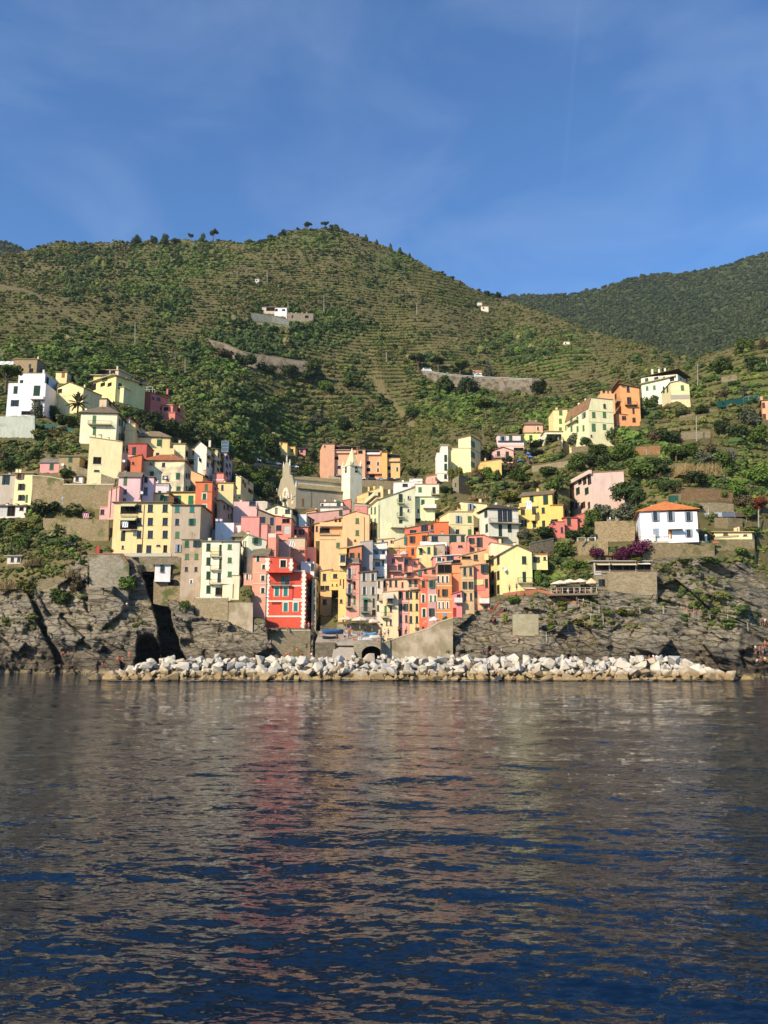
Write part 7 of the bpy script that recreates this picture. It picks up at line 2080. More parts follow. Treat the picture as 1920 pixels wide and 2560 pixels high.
# vine rows along the terraces
vp = []
zc = fbm(X1 / 60, Y1 / 60, Y1 * 0, 2, 81)
for (cu, cv, ru, rv, st_) in ((1130, 705, 115, 58, 7.5), (980, 900, 70, 60, 9), (1060, 1040, 40, 40, 10), (880, 1060, 90, 40, 10), (1010, 1095, 70, 30, 10)):
    for v_ in np.arange(cv - rv, cv + rv, st_):
        for u_ in np.arange(cu - ru, cu + ru, 3.2):
            if ((u_ - cu) / ru) ** 2 + ((v_ - cv) / rv) ** 2 < 1:
                v2 = v_ + 6 * math.sin(u_ / 60.0) + (u_ - cu) * .10
                vp.append((u_ + rng.uniform(-1, 1), v2 + rng.uniform(-.8, .8)))
vp = [(u_, v_) for u_, v_ in vp if v_ > pl(RIDGE, u_) + 6]
vq = np.array([tuple(P(u_, v_, Dq(u_, v_))) for u_, v_ in vp]); n = len(vq)
s_ = vq[:, 1] / F * 4.2
scl = np.stack([s_ * 1.3, s_ * 1.0, s_ * .95], -1)
tint = np.array([0.13, 0.17, 0.04]) * rng.uniform(.7, 1.3, (n, 1)); tint[rng.rand(n) < .25] = np.array([0.13, 0.125, 0.03])
scatter('vine_rows', vq, scl, tint, 'green vine rows along the terraces on the right shoulder of the hill', 'vines')
# forest on the far mountain
N = 34000
j = rng.randint(0, len(mu), N); i = rng.randint(1, NM, N)
q = mv[i + 0, j]; Ym = q[:, 1]
vis = (mu[j] > 1180) | (mu[j] < 140)
uu, vv_ = mu[j], MV[i - 1, j]
vis &= vv_ < pl(RIDGE, uu) + 40
sz = rng.uniform(5, 8.5, N)
pn = fbm(uu / 60, vv_ / 40, uu * 0, 3, 501)
q, sz, pn, n = q[vis], sz[vis], pn[vis], int(vis.sum())
scl = np.stack([sz, sz, sz * rng.uniform(.7, 1.1, n)], -1)
tint = np.array([0.036, 0.052, 0.022]) * (1 - pn[:, None]) * 1.1 + np.array([0.070, 0.086, 0.032]) * pn[:, None]
tint *= rng.uniform(.65, 1.35, (n, 1))
q = q + np.array([0, 0, -1.0])
scatter('forest', q, scl, tint, 'dark green forest covering the far mountain on the right', 'forest')
print('forest', n)
# ------------------------------------------------------------------ breakwater boulders
BO, t, b = new_mat('boulder_marble', 0.85, 0.2)
oi = nd(t, 'ObjectInfo'); g = nd(t, 'NewGeometry'); sx_ = nd(t, 'SeparateXYZ'); t.links.new(g.outputs['Position'], sx_.inputs[0])
v = wpos(t)
n1, n2 = noise(t, v, 0.9, 5), noise(t, v, 4.0, 4)
cr_ = nd(t, 'ValToRGB'); e_ = cr_.color_ramp.elements
e_[0].color = (0.54, 0.48, 0.37, 1); e_[1].color = (0.34, 0.26, 0.165, 1)
for p_, c_ in ((.30, (0.53, 0.485, 0.40, 1)), (.52, (0.42, 0.40, 0.36, 1)), (.70, (0.57, 0.49, 0.36, 1)), (.86, (0.42, 0.33, 0.22, 1))):
    q = e_.new(p_); q.color = c_
t.links.new(oi.outputs['Random'], cr_.inputs['Fac'])
o = mixc(t, ramp(t, n1, .45, .7, 0, .45), cr_.outputs['Color'], (0.25, 0.23, 0.20, 1))
o = mixc(t, ramp(t, n2, .5, .8, 0, .35), o, (0.66, 0.63, 0.56, 1))
ad = nd(t, 'Math', operation='MULTIPLY_ADD'); t.links.new(n1, ad.inputs[0]); ad.inputs[1].default_value = -1.6; t.links.new(sx_.outputs['Z'], ad.inputs[2])
o = mixc(t, ramp(t, ad.outputs[0], 1.15, 0.25, 0, .88), o, mixc(t, ramp(t, n2, .35, .65), (0.21, 0.125, 0.038, 1), (0.36, 0.25, 0.105, 1)))
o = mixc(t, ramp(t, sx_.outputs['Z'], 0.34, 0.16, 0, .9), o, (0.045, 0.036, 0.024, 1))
t.links.new(o, b.inputs['Base Color'])
bump(t, b, n2, .6, .12)
BODARK = stone('4a4a4e', .6, .8, .2)
def boulder_mesh(seed, mat):
    rs = np.random.RandomState(seed)
    bm = bmesh.new()
    for i in range(11):
        d = rs.normal(size=3); d /= np.linalg.norm(d)
        bm.verts.new(Vector(d * rs.uniform(.42, .58)) * 1.0)
    r_ = bmesh.ops.convex_hull(bm, input=bm.verts)
    for v_ in [v_ for v_ in bm.verts if not v_.link_faces]: bm.verts.remove(v_)
    bmesh.ops.bevel(bm, geom=bm.edges[:], offset=.018, segments=1, affect='EDGES', profile=.6)
    bmesh.ops.triangulate(bm, faces=bm.faces[:])
    bmesh.ops.subdivide_edges(bm, edges=bm.edges[:], cuts=1)
    for v_ in bm.verts:
        c = v_.co
        k = float(fbm(np.array([c.x * 4 + seed]), np.array([c.y * 4]), np.array([c.z * 4]), 3, seed)[0]) - .5
        v_.co = c * (1 + .13 * k)
    me = bpy.data.meshes.new('boulder'); bm.to_mesh(me); bm.free()
    me.materials.append(mat)
    return me
BM = [boulder_mesh(600 + i, BO) for i in range(16)]
BMD = boulder_mesh(640, BODARK)
LM = [(245,340,'left of the sea cave'),(340,452,'below the dark cleft'),(452,560,'below the tall cream house'),(560,668,'below the left sea wall'),(668,782,'below the red house'),(782,880,'before the slipway'),(880,960,'before the boat arch'),(960,1060,'before the curving concrete wall'),(1060,1180,'at the end of the concrete wall'),(1180,1290,'left of the masonry patch'),(1290,1400,'below the masonry patch'),(1400,1510,'before the sloping slab'),(1510,1620,'before the bluff restaurant'),(1620,1740,'below the white villa'),(1740,1900,'at the right tip')]
ROWN = ['at the breakwater waterline', 'low on the breakwater', 'high on the breakwater', 'on the breakwater top']
rsb = np.random.RandomState(99)
nb = 0
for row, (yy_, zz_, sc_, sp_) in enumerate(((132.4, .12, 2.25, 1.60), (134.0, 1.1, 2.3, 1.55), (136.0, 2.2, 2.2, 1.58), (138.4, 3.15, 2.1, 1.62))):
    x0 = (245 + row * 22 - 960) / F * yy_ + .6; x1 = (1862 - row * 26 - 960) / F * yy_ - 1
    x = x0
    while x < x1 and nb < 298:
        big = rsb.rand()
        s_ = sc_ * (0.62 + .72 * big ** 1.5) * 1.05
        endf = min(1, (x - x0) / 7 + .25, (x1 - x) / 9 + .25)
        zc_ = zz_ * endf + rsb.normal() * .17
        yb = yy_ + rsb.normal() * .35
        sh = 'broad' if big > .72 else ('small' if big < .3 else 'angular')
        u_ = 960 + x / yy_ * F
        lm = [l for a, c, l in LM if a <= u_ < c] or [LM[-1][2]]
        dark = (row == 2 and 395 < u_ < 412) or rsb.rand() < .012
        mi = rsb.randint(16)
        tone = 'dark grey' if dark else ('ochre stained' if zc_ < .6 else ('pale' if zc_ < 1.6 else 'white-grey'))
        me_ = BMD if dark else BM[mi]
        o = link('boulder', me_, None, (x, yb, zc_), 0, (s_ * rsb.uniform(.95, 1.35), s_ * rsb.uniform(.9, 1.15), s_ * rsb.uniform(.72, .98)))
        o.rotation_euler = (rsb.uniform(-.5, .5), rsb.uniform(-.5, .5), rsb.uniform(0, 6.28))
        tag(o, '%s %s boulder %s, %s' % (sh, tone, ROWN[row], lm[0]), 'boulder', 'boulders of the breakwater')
        nb += 1
        x += sp_ * (0.72 + .62 * big)
print('boulders', nb)
# rubble core under the big stones
m = MB()
prevr = None
for i in range(41):
    f_ = i / 40.0
    x = -47 + f_ * 106
    h_ = 1.9 * min(1, f_ * 9 + .1, (1 - f_) * 9 + .1) + .25 * math.sin(i * 2.1)
    r_ = [Vector((x, 132.8, -1.5)), Vector((x, 133.4, .2)), Vector((x, 136.5, h_)), Vector((x, 141, h_ + .6)), Vector((x, 145, -1.5))]
    if prevr:
        for k in range(4): m.face([prevr[k], r_[k], r_[k + 1], prevr[k + 1]])
    prevr = r_
tag(m.obj('breakwater_core', stone('6e6455', .8, .6, .5), None, (0, 0, 0)), 'dark rubble core seen in gaps between the breakwater boulders', 'breakwater', None, 'stuff')

# ------------------------------------------------------------------ people
SKIN = flatm('c98f70', .6, .75, name='skin'); HAIRS = [flatm(h, .7, name='hair') for h in ('2a1f18', '5a4028', 'a88a5a')]
def skin_body(name, joints, edges, radii, mat, root=0, sub=1):
    me = bpy.data.meshes.new(name)
    me.from_pydata(joints, edges, [])
    ob = bpy.data.objects.new(name, me); C.objects.link(ob)
    sm = ob.modifiers.new('skin', 'SKIN'); sm.use_smooth_shade = True
    ly = me.skin_vertices[0].data
    for i, r in enumerate(radii):
        ly[i].radius = (r, r * .85) if isinstance(r, float) else r
        ly[i].use_root = (i == root)
    ss = ob.modifiers.new('sub', 'SUBSURF'); ss.levels = sub; ss.render_levels = sub
    dg = bpy.context.evaluated_depsgraph_get()
    out = bpy.data.meshes.new_from_object(ob.evaluated_get(dg))
    out.name = name
    bpy.data.objects.remove(ob)
    out.materials.clear(); out.materials.append(mat)
    return out
def pose(kind):
    # joints: pelvis, waist, chest, neck, head, crown, L/R shoulder elbow wrist hand, L/R hip knee ankle toe
    if kind == 'sit':
        J = [(0,0,.12),(0,.03,.32),(0,.04,.50),(0,.02,.62),(0,0,.72),(0,.01,.82)]
        arms = [[(-.17,.03,.55),(-.22,-.08,.33),(-.14,-.28,.30),(-.10,-.36,.29)],[(.17,.03,.55),(.24,-.02,.32),(.22,.08,.12),(.24,.08,.03)]]
        legs = [[(-.09,-.02,.11),(-.14,-.40,.36),(-.12,-.52,.02),(-.12,-.64,.0)],[(.09,-.02,.11),(.15,-.42,.30),(.16,-.62,.02),(.17,-.74,.0)]]
    else:
        st = {'walk': .20, 'stand': .03, 'reach': .06}[kind]
        J = [(0,0,.92),(0,0,1.10),(0,.01,1.30),(0,.0,1.46),(0,-.01,1.56),(0,0,1.69)]
        a = {'walk': .22, 'stand': .03, 'reach': .05}[kind]
        arms = [[(-.18,.01,1.38),(-.25,a * .5,1.12),(-.27,-.10 + a,.90),(-.26,-.13 + a,.80)],[(.18,.01,1.38),(.25,-a * .5,1.12),(.27,-.10 - a,.90),(.26,-.14 - a,.80)]]
        if kind == 'reach': arms[1] = [(.18,.01,1.38),(.27,-.10,1.15),(.22,-.34,1.22),(.20,-.43,1.25)]
        legs = [[(-.09,0,.88),(-.10,-st,.48),(-.10,-st * .9 + .06,.07),(-.10,-st * .9 - .10,.02)],[(.09,0,.88),(.11,st * .6,.49),(.11,st * 1.3 + .06,.08),(.11,st * 1.3 - .09,.02)]]
    return J, arms, legs
_pm = {}
def person_meshes(kind):
    if kind in _pm: return _pm[kind]
    J, arms, legs = pose(kind)
    vj = list(J); e = [(0,1),(1,2),(2,3),(3,4),(4,5)]
    r = [.105, .105, .125, .052, .085, .070]
    for a in arms:
        k = len(vj); vj += a; e += [(2, k), (k, k+1), (k+1, k+2), (k+2, k+3)]; r += [.055, .042, .030, .032]
        h = Vector(a[3]); dn = (Vector(a[3]) - Vector(a[2])).normalized()
        for q in range(5):      # unequal fingers and a thumb off the side of the palm
            kk = len(vj)
            sp = (q - 1.5) * .018 if q < 4 else 0
            off = Vector((sp, 0, 0)) + dn * (.085 - .012 * abs(q - 1)) if q < 4 else Vector((.035 if h.x < 0 else -.035, -.02, 0)) + dn * .03
            vj.append(tuple(h + off)); e.append((k + 3, kk)); r.append(.009)
    for l in legs:
        k = len(vj); vj += l; e += [(0, k), (k, k+1), (k+1, k+2), (k+2, k+3)]; r += [.085, .058, .040, .036]
    body = skin_body('body', vj, e, r, SKIN)
    sv_ = [J[0], J[1], J[2], J[3]]; se = [(0,1),(1,2),(2,3)]; sr = [.122, .120, .140, .068]
    for a in arms:
        k = len(sv_); mid = tuple((Vector(a[0]) + Vector(a[1])) / 2); sv_ += [a[0], mid]; se += [(2, k), (k, k+1)]; sr += [.072, .062]
    shirt = skin_body('shirt', sv_, se, sr, WHITE)
    tv = [J[0]]; te = []; tr = [.125]
    for l in legs:
        k = len(tv); tv += [l[0], tuple(Vector(l[0]) * .15 + Vector(l[1]) * .85)]; te += [(0, k), (k, k+1)]; tr += [.100, .076]
    shorts = skin_body('shorts', tv, te, tr, WHITE)
    hd = Vector(J[4]); bm = bmesh.new()
    bmesh.ops.create_icosphere(bm, subdivisions=2, radius=.105)
    for q in bm.verts:
        if q.co.y < -.02 and q.co.z < .045: q.co *= .62
        q.co.z = max(q.co.z, -.05)
    hair = bpy.data.meshes.new('hair'); bm.to_mesh(hair); bm.free(); hair.transform(Matrix.Translation(hd + Vector((0, .012, .065)))); hair.materials.append(HAIRS[0])
    face = MB()
    f0 = hd + Vector((0, -.074, .02))
    for sx in (-.032, .032): face.abox(f0.x + sx - .012, f0.x + sx + .012, f0.y - .008, f0.y + .01, f0.z + .02, f0.z + .032, 0)
    face.abox(-.011, .011, f0.y - .022, f0.y + .01, f0.z - .018, f0.z + .015, 1); face.abox(-.024, .024, f0.y - .008, f0.y + .012, f0.z - .045, f0.z - .036, 2)
    for sx in (-1, 1): face.abox(sx * .083 - .008, sx * .083 + .008, hd.y - .01, hd.y + .02, hd.z - .01, hd.z + .04, 1)
    fm = face.mesh('face', [DARK, SKIN, flatm('a05a4a', .6, name='lips')])
    _pm[kind] = (body, shirt, shorts, hair, fm)
    return _pm[kind]
def cloth(h):
    return flatm(h, .8, .85, name='cloth')
_pc = [0]
def person(label, u, vb, kind, top, bot, Y=None, rot=None, seat=0.0, bare=False):
    _pc[0] += 1; i = _pc[0]
    Yp = Y if Y else Dq(u, vb) - .8
    p = P(u, vb, Yp)
    par = thing('person', label, 'person', p, rot if rot is not None else (i * 1.7) % 6.28, 'people on the shore')
    b_, s_, t_, h_, f_ = person_meshes(kind)
    link('body', b_, par)
    for nm, me, col in (('shirt', s_, top), ('shorts', t_, bot)):
        if bare and nm == 'shirt': continue
        o = link(nm, me, par); o.material_slots[0].link = 'OBJECT'; o.material_slots[0].material = cloth(col)
    o = link('hair', h_, par); o.material_slots[0].link = 'OBJECT'; o.material_slots[0].material = HAIRS[i % 3]
    link('face', f_, par)
bp = lambda u, v: None
for a in (
 ('bare-chested bather in red shorts sitting on the left rock foot', 256, 1664, 'sit', 'c9483a', 'd0402f', 150, None, 0, True),
 ('bather in orange sitting at the left end of the breakwater', 294, 1652, 'sit', 'e2703f', 'd8552f', 141),
 ('bather in coral lying beside the orange one', 305, 1653, 'sit', 'e58a66', 'd85a44', 141.6),
 ('standing bather in pink shorts by the dark cleft', 322, 1650, 'stand', 'e58a7a', 'e07a70', 142, 0.3, 0, True),
 ('climber in white shirt and red shorts on the left cliff', 316, 1524, 'stand', 'eef0f4', 'c8402f', None, .2),
 ('bather in red sitting on a ledge of the left cliff', 170, 1637, 'sit', 'd8553f', 'c94a3a', None, .4),
 ('second bather sitting on the left cliff ledge', 157, 1637, 'sit', 'b5604a', '8a3a30', None, -.3),
 ('walker in white with a dark bag on the path under the red house', 676, 1620, 'walk', 'f4f2f4', '2f2a34', 157),
 ('person in red sitting beside the red house wall', 719, 1576, 'sit', 'd85548', '8a3a34', 160.5, .2),
 ('visitor in pink leaning on the sea wall under the red house corner', 762, 1575, 'stand', 'e58a96', '5a4a6a', 161, .1),
 ('visitor in coral at the sea wall right of the pink one', 771, 1575, 'stand', 'e07a60', '9a8a7a', 161.4, -.2),
 ('visitor in red at the right end of the sea wall', 780, 1575, 'stand', 'd0503c', '3a4050', 162, .4),
 ('bather in orange sitting at the sea wall foot', 716, 1640, 'sit', 'e2703f', 'd0502f', 150.5),
 ('bather in red bending at the sea wall foot', 724, 1640, 'sit', 'd05a48', '9a3a34', 150, 1.0),
 ('bather in pink standing at the sea wall foot', 742, 1640, 'stand', 'e08a96', 'd85a66', 151, .3),
 ('bather in dark red sitting right at the sea wall foot', 754, 1640, 'sit', 'a0403a', '7a2f34', 150),
 ('bather in dark clothes standing on the wall foot ledge', 766, 1628, 'stand', '2f2f34', '3a3a44', 153.5),
 ('bather in white near the prickly bush', 778, 1641, 'sit', 'f2e8e2', 'd86a5a', 150.5),
 ('tourist in red among the boats', 872, 1596, 'stand', 'd8483a', '3a4a7a', 158.5),
 ('tourist in blue striped shirt among the boats', 866, 1588, 'stand', '5a6aa8', 'e8e4e0', 160.5, .3),
 ('tourist in coral right of the red one among the boats', 880, 1594, 'stand', 'e07a5f', 'e9e2d5', 159, -.4),
 ('tourist in purple at the white boat', 876, 1584, 'walk', '7a5a9a', 'c04a5a', 161.5),
 ('tourist in orange crouching at the slipway top', 884, 1602, 'sit', 'e2784a', 'c85a3a', 157),
 ('tourist in white on the landing right of the boats', 962, 1594, 'stand', 'f0eeea', '5a6a8a', 157.5),
 ('tourist in dark blue on the landing right of the boats', 971, 1592, 'stand', '34406a', '2a2f40', 158, .5),
 ('tourist in red on the quay climb', 996, 1585, 'walk', 'd05040', '40404a', 160),
 ('tourist in grey at the pink quay house door', 1016, 1586, 'stand', '8a8a90', '34343c', 161, .2),
 ('tourist in white at the yellow quay house', 1040, 1582, 'stand', 'f0ece6', '6a4a3a', 161, .6),
 ('waiter in white shirt standing at the left of the parasol terrace', 1388, 1480, 'stand', 'f6f4f0', '2a2a2e', 157, .2),
 ('guest in red at the parasol terrace', 1397, 1482, 'sit', 'c84a48', '4a4a54', 156.8, .4, .4),
 ('guest in white in the middle of the parasol terrace', 1420, 1482, 'sit', 'f0ece8', '5a5a64', 156.8, -.4),
 ('guest in coral in the middle of the parasol terrace', 1438, 1482, 'sit', 'e08a78', '4a5a7a', 156.8, 1.0),
 ('guest in dark red at the right of the parasol terrace', 1458, 1481, 'sit', '8a3a3a', '2f2f3a', 156.8, .1),
 ('guest in peach at the right end of the parasol terrace', 1476, 1481, 'sit', 'f0b89a', '7a6a5a', 156.8, .7),
 ('woman in a light top and jeans on the cliff path', 1443, 1509, 'walk', 'f0e8d8', '3f5a8a', None, 1.2),
 ('man in a grey shirt and brown shorts on the cliff path', 1459, 1516, 'walk', 'b9c4cc', 'a5714a', None, -1.2),
 ('guest in dark clothes at the brick parapet under the yellow gable', 1292, 1478, 'stand', '5a3a34', '3a3034', 157.5, .3),
 ('guest in orange at the brick parapet under the yellow gable', 1274, 1482, 'stand', 'd8704a', '5a3a30', 158, .6),
 ('hiker in orange shirt on the right railing path', 1719, 1538, 'walk', 'e59a78', 'b08a6a', None, .9),
 ('hiker in a bright red shirt on the right railing path', 1736, 1539, 'walk', 'e0483a', 'c9a58a', None, 1.5),
 ('hiker in black on the right railing path', 1753, 1539, 'walk', '2a2a2e', 'a8886a', None, 1.1),
 ('hiker with a teal backpack near the right edge', 1904, 1566, 'walk', '2f7a80', '2a3440', None, 1.3),
 ('hiker in white near the right edge', 1914, 1566, 'walk', 'f2f0ee', '8a5a5a', None, -1.1),
 ('swimmer in white at the right rock foot', 1890, 1634, 'stand', 'f0e6e2', '4a4a6a', 148.5, .2),
 ('bather in coral crowded at the right rock foot', 1900, 1636, 'stand', 'e58a66', 'd05a4a', 149, .8, 0, True),
 ('bather in red crowded at the right rock foot', 1908, 1634, 'stand', 'd0402f', '3a4a9a', 148.6, 1.4),
 ('bather in purple sitting at the right rock foot', 1902, 1652, 'sit', '5a4a9a', 'c84a5a', 147.2),
 ('bather in yellow sitting at the right rock foot', 1913, 1652, 'sit', 'f2d27a', 'e0a04a', 147),
 ('bather in white and black at the right rock edge', 1893, 1656, 'sit', 'f4f2f0', '2f2f34', 146.8),
 ('bare-backed bather with red cap colour shorts at the right edge', 1914, 1622, 'stand', 'e08a66', 'c9402f', 149.6, 2.2, 0, True),
 ('person in white sitting on the right part of the breakwater top', 1634, 1647, 'sit', 'f6f6fa', 'd8584a', 139.5, .3),
 ('person in white with dark hair on the breakwater top', 1642, 1648, 'sit', 'f4f2f6', 'c85a4a', 139.7, -.3),
 ('bather in orange leaning on the right part of the breakwater', 1624, 1650, 'sit', 'e58a5a', 'c96a4a', 139.3, .8),
 ('bather in purple sitting on the pale ledge behind the breakwater', 1208, 1630, 'sit', '6a4a7a', '4a3a5a', None),
 ('bather in dark red sitting on the pale ledge behind the breakwater', 1230, 1632, 'sit', 'a8483a', '7a2f2a', None),
 ('bather with a white towel on the pale ledge behind the breakwater', 1254, 1630, 'sit', 'f4f2f2', '2f3038', None),
 ('bather in light shorts standing below the masonry patch', 1293, 1610, 'stand', 'e9d8c8', 'e0c9b4', None, .3, 0, True),
 ('tourist in turquoise beside the light blue boat', 905, 1594, 'stand', '3aa0a8', '5a5048', 160.6, .3),
 ('tourist in yellow behind the light blue boat', 914, 1584, 'stand', 'f0d25a', '3a4a6a', 163.0, -.6),
 ('tourist in khaki at the cream boat', 950, 1598, 'walk', 'b0a070', '5a4a3a', 157.0, 1.0),
 ('tourist in lilac near the iron mooring post', 946, 1606, 'sit', 'b59ac8', '4a4a5a', 155.4, .2),
 ('tourist in red cap colours by the white covered boat', 898, 1603, 'stand', 'c8402f', 'e8e0d0', 156.4, .5),
 ('tourist in black above the slipway left edge', 842, 1604, 'stand', '26262a', '3a3a40', 155.6, .9),
 ('tourist in sky blue above the slipway', 862, 1601, 'walk', '8ac0e8', '3a3a48', 157.5, .4),
 ('guest in pink standing under the left cream parasol', 858, 1560, 'stand', 'e89aa8', '5a5a6a', 164.3, .2),
 ('guest in green under the middle cream parasol', 893, 1561, 'stand', '5a9a6a', '4a4038', 164.3, -.5),
 ('guest in white under the middle cream parasol', 903, 1561, 'stand', 'f4f0ea', '3a4a6a', 164.3, .5),
 ('guest in orange under the right cream parasol', 926, 1562, 'stand', 'e8924a', '5a4a44', 164.3, .9),
 ('guest in blue under the right cream parasol', 936, 1562, 'stand', '4a6ab0', 'd8d0c0', 164.3, -.2),
 ('person with red hair leaning from the grey-brown house window', 482, 1312, 'stand', 'd87a5a', '5a4a4a', 176.6, 0.0)):
    person(*a)

# steel guard rail on the right road wall
par = thing('guard_rail', 'steel guard rail along the top of the right road wall', 'railing', P(1054, 927, Dbase(1100, 955)))
ym_ = sum(Dbase(u, v) for u, v in ((1054, 931), (1092, 955), (1130, 966), (1200, 968), (1262, 980), (1330, 986), (1356, 962))) / 7
pts_ = [P(u, v, ym_ + .2 * (Dbase(u, b_) - ym_) + .3) for u, v, b_ in ((1054,927,931),(1092,935,955),(1130,940,966),(1200,945,968),(1262,948,980),(1330,951,986),(1356,952,962))]
m = MB()
for a, c_ in zip(pts_, pts_[1:]):
    m.box(a + UP * .75, c_ - a, Vector((0, .1, 0)), UP * .35)
m.obj('rail', flatm('b5b8b8', .5, name='steel'), par, par.location)
for a, c_ in zip(pts_, pts_[1:]):
    n_ = max(1, int((c_ - a).length / 4))
    for i in range(n_):
        q = a + (c_ - a) * (i / n_); m = MB(); m.tube(q, q + UP * 1.0, .09, n=5); m.obj('post', flatm('b5b8b8', .5, name='steel'), par, par.location)
# ------------------------------------------------------------------ boats on the landing
def boat(label, u, vb, lpx, hull, inner, Y, rot, cover=None):
    p = P(u, vb, Y); Lh = lpx * Y / F / 2; w_ = Lh * .34; h_ = Lh * .26
    par = thing('rowing_boat', label, 'boat', p, rot, 'boats drawn up on the landing')
    m = MB(); rings = []
    for i in range(13):
        f_ = -1 + i / 6.0
        bw = w_ * (1 - abs(f_) ** 2.4) ** .7 + .02; sh = h_ * (1 + .45 * f_ * f_)
        rings.append([Vector((f_ * Lh, bw * math.cos(a), sh - (sh) * math.sin(a) ** .8 if 0 < a < math.pi else sh)) for a in np.linspace(0, math.pi, 9)])
    for a_, b_ in zip(rings, rings[1:]):
        for k in range(8): m.face([a_[k], b_[k], b_[k + 1], a_[k + 1]])
    m.obj('hull', flatm(hull, .4, name='boat_paint'), par)
    m = MB()
    for a_, b_ in zip(rings, rings[1:]):
        for k in (0, 8):
            m.tube(a_[k], b_[k], .06, n=5)
    m.obj('gunwale', flatm(inner, .5, name='boat_paint'), par)
    if cover:
        m = MB()
        for a_, b_ in zip(rings[1:-1], rings[2:-1]):
            c0, c1 = (a_[0] + a_[8]) / 2 + UP * h_ * .5, (b_[0] + b_[8]) / 2 + UP * h_ * .5
            m.face([a_[0] + UP * .05, b_[0] + UP * .05, c1, c0]); m.face([c0, c1, b_[8] + UP * .05, a_[8] + UP * .05])
        m.obj('cover', flatm(cover, .8, name='tarpaulin'), par)
    else:
        for f_ in (-.4, .25):
            m = MB(); m.abox(f_ * Lh - .12, f_ * Lh + .12, -w_ * .85, w_ * .85, h_ * .72, h_ * .78); m.obj('thwart', flatm(inner, .6, name='boat_paint'), par)
boat('long boat under a blue tarpaulin in the shade beside the alley', 832, 1584, 52, '2f5a8a', '3a6aa0', 163.5, .1, '2f66ac')
boat('dark hulled boat in the shade in front of the blue tarpaulin', 826, 1597, 40, '26324a', '3a4256', 158.5, .25)
boat('small grey boat at the top of the slipway', 854, 1606, 24, '9aa8a6', 'b5beb8', 156.3, .2, '8a9a98')
boat('pale blue and white striped boat among the tourists', 876, 1590, 36, 'd5dcee', '8a9ad0', 162.0, -.35)
boat('light blue boat upturned behind the white ones', 922, 1590, 40, '7ab0e0', '5a9ad8', 162.3, .05, '86b8e6')
boat('cream white boat in the middle of the landing', 942, 1596, 36, 'f2ead8', 'e0d2b0', 159.6, -.05, 'f4ecda')
boat('white covered boat in front on the landing', 914, 1602, 38, 'f4f4f2', 'd8dce0', 157.2, -.12, 'f7f5ee')
# ------------------------------------------------------------------ parasols
def parasol(label, u, vtop, wpx, hpx, col, Y, group='parasols', tilt=0):
    p = P(u, vtop, Y); s = Y / F; r = wpx * s / 2; h = 2.6
    base = p - UP * h
    par = thing('parasol', label, 'parasol', base, u % 3, group)
    m = MB(); m.tube((0, 0, 0), (0, 0, h), .05, n=6); m.obj('pole', flatm('d8cfbc', .6, name='pole'), par)
    m = MB(); n = 8; dz = hpx * s
    for i in range(n):
        a, c_ = 2 * math.pi * i / n, 2 * math.pi * (i + 1) / n
        A_, B_ = Vector((math.cos(a) * r, math.sin(a) * r, h - dz)), Vector((math.cos(c_) * r, math.sin(c_) * r, h - dz))
        M_ = (A_ + B_) / 2 * .97 + UP * .03
        m.face([A_, M_, Vector((0, 0, h))]); m.face([M_, B_, Vector((0, 0, h))])
        m.face([A_ - UP * .22, B_ - UP * .22, B_, A_])
    m.obj('canopy', flatm(col, .85, name='canvas'), par)
for a in (('wide cream parasol left on the terrace behind the boats', 866, 1540, 44, 7, 'f2d9bf', 162.6), ('wide cream parasol in the middle behind the boats', 900, 1541, 46, 8, 'f5dfc6', 161.8), ('cream parasol at the right behind the boats', 930, 1546, 40, 8, 'f2dcc4', 162.4),
          ('white parasol on the quay below the mauve house', 1085, 1541, 26, 8, 'fbf4e6', 160.2), ('white parasol on the terrace of the tall cream house', 552, 1466, 22, 6, 'faf6ee', 171.5),
          ('cream parasol at the left end of the cliff restaurant', 1400, 1450, 48, 8, 'f2e2c8', 157.4), ('second cream parasol of the cliff restaurant', 1424, 1447, 46, 8, 'f5e6cd', 158.4), ('third cream parasol of the cliff restaurant', 1450, 1446, 44, 8, 'f2e0c4', 157.6), ('round peach parasol at the right end of the cliff restaurant', 1478, 1445, 34, 12, 'f0cfa4', 156.8), ('pink round parasol on the pink middle terrace', 1010, 1376, 24, 9, 'f6c3bd', 174.6)):
    parasol(*a)
# deck of the cliff restaurant
m = MB(); a_, b_ = P(1378, 1484, 155.6), P(1492, 1482, 155.6)
slab(m, [a_, b_, b_ + Vector((0, 4, 0)), a_ + Vector((0, 4, 0))], .4)
par = thing('restaurant_deck', 'wooden restaurant deck with posts under the cream parasols on the cliff', 'deck', a_)
m.obj('floor', flatm('8a7a62', .8, name='planks'), par, a_)
for i in range(9):
    q = a_ + (b_ - a_) * (i / 8.0); m = MB(); m.abox(q.x - .06, q.x + .06, q.y - .02, q.y + .1, q.z, q.z + 1.15); m.obj('post', flatm('d0c4a8', .7, name='wood'), par, a_)
m = MB(); m.tube(a_ + UP * 1.1, b_ + UP * 1.1, .04, n=4); m.tube(a_ + UP * .6, b_ + UP * .6, .025, n=4); m.obj('rail', flatm('d0c4a8', .7, name='wood'), par, a_)
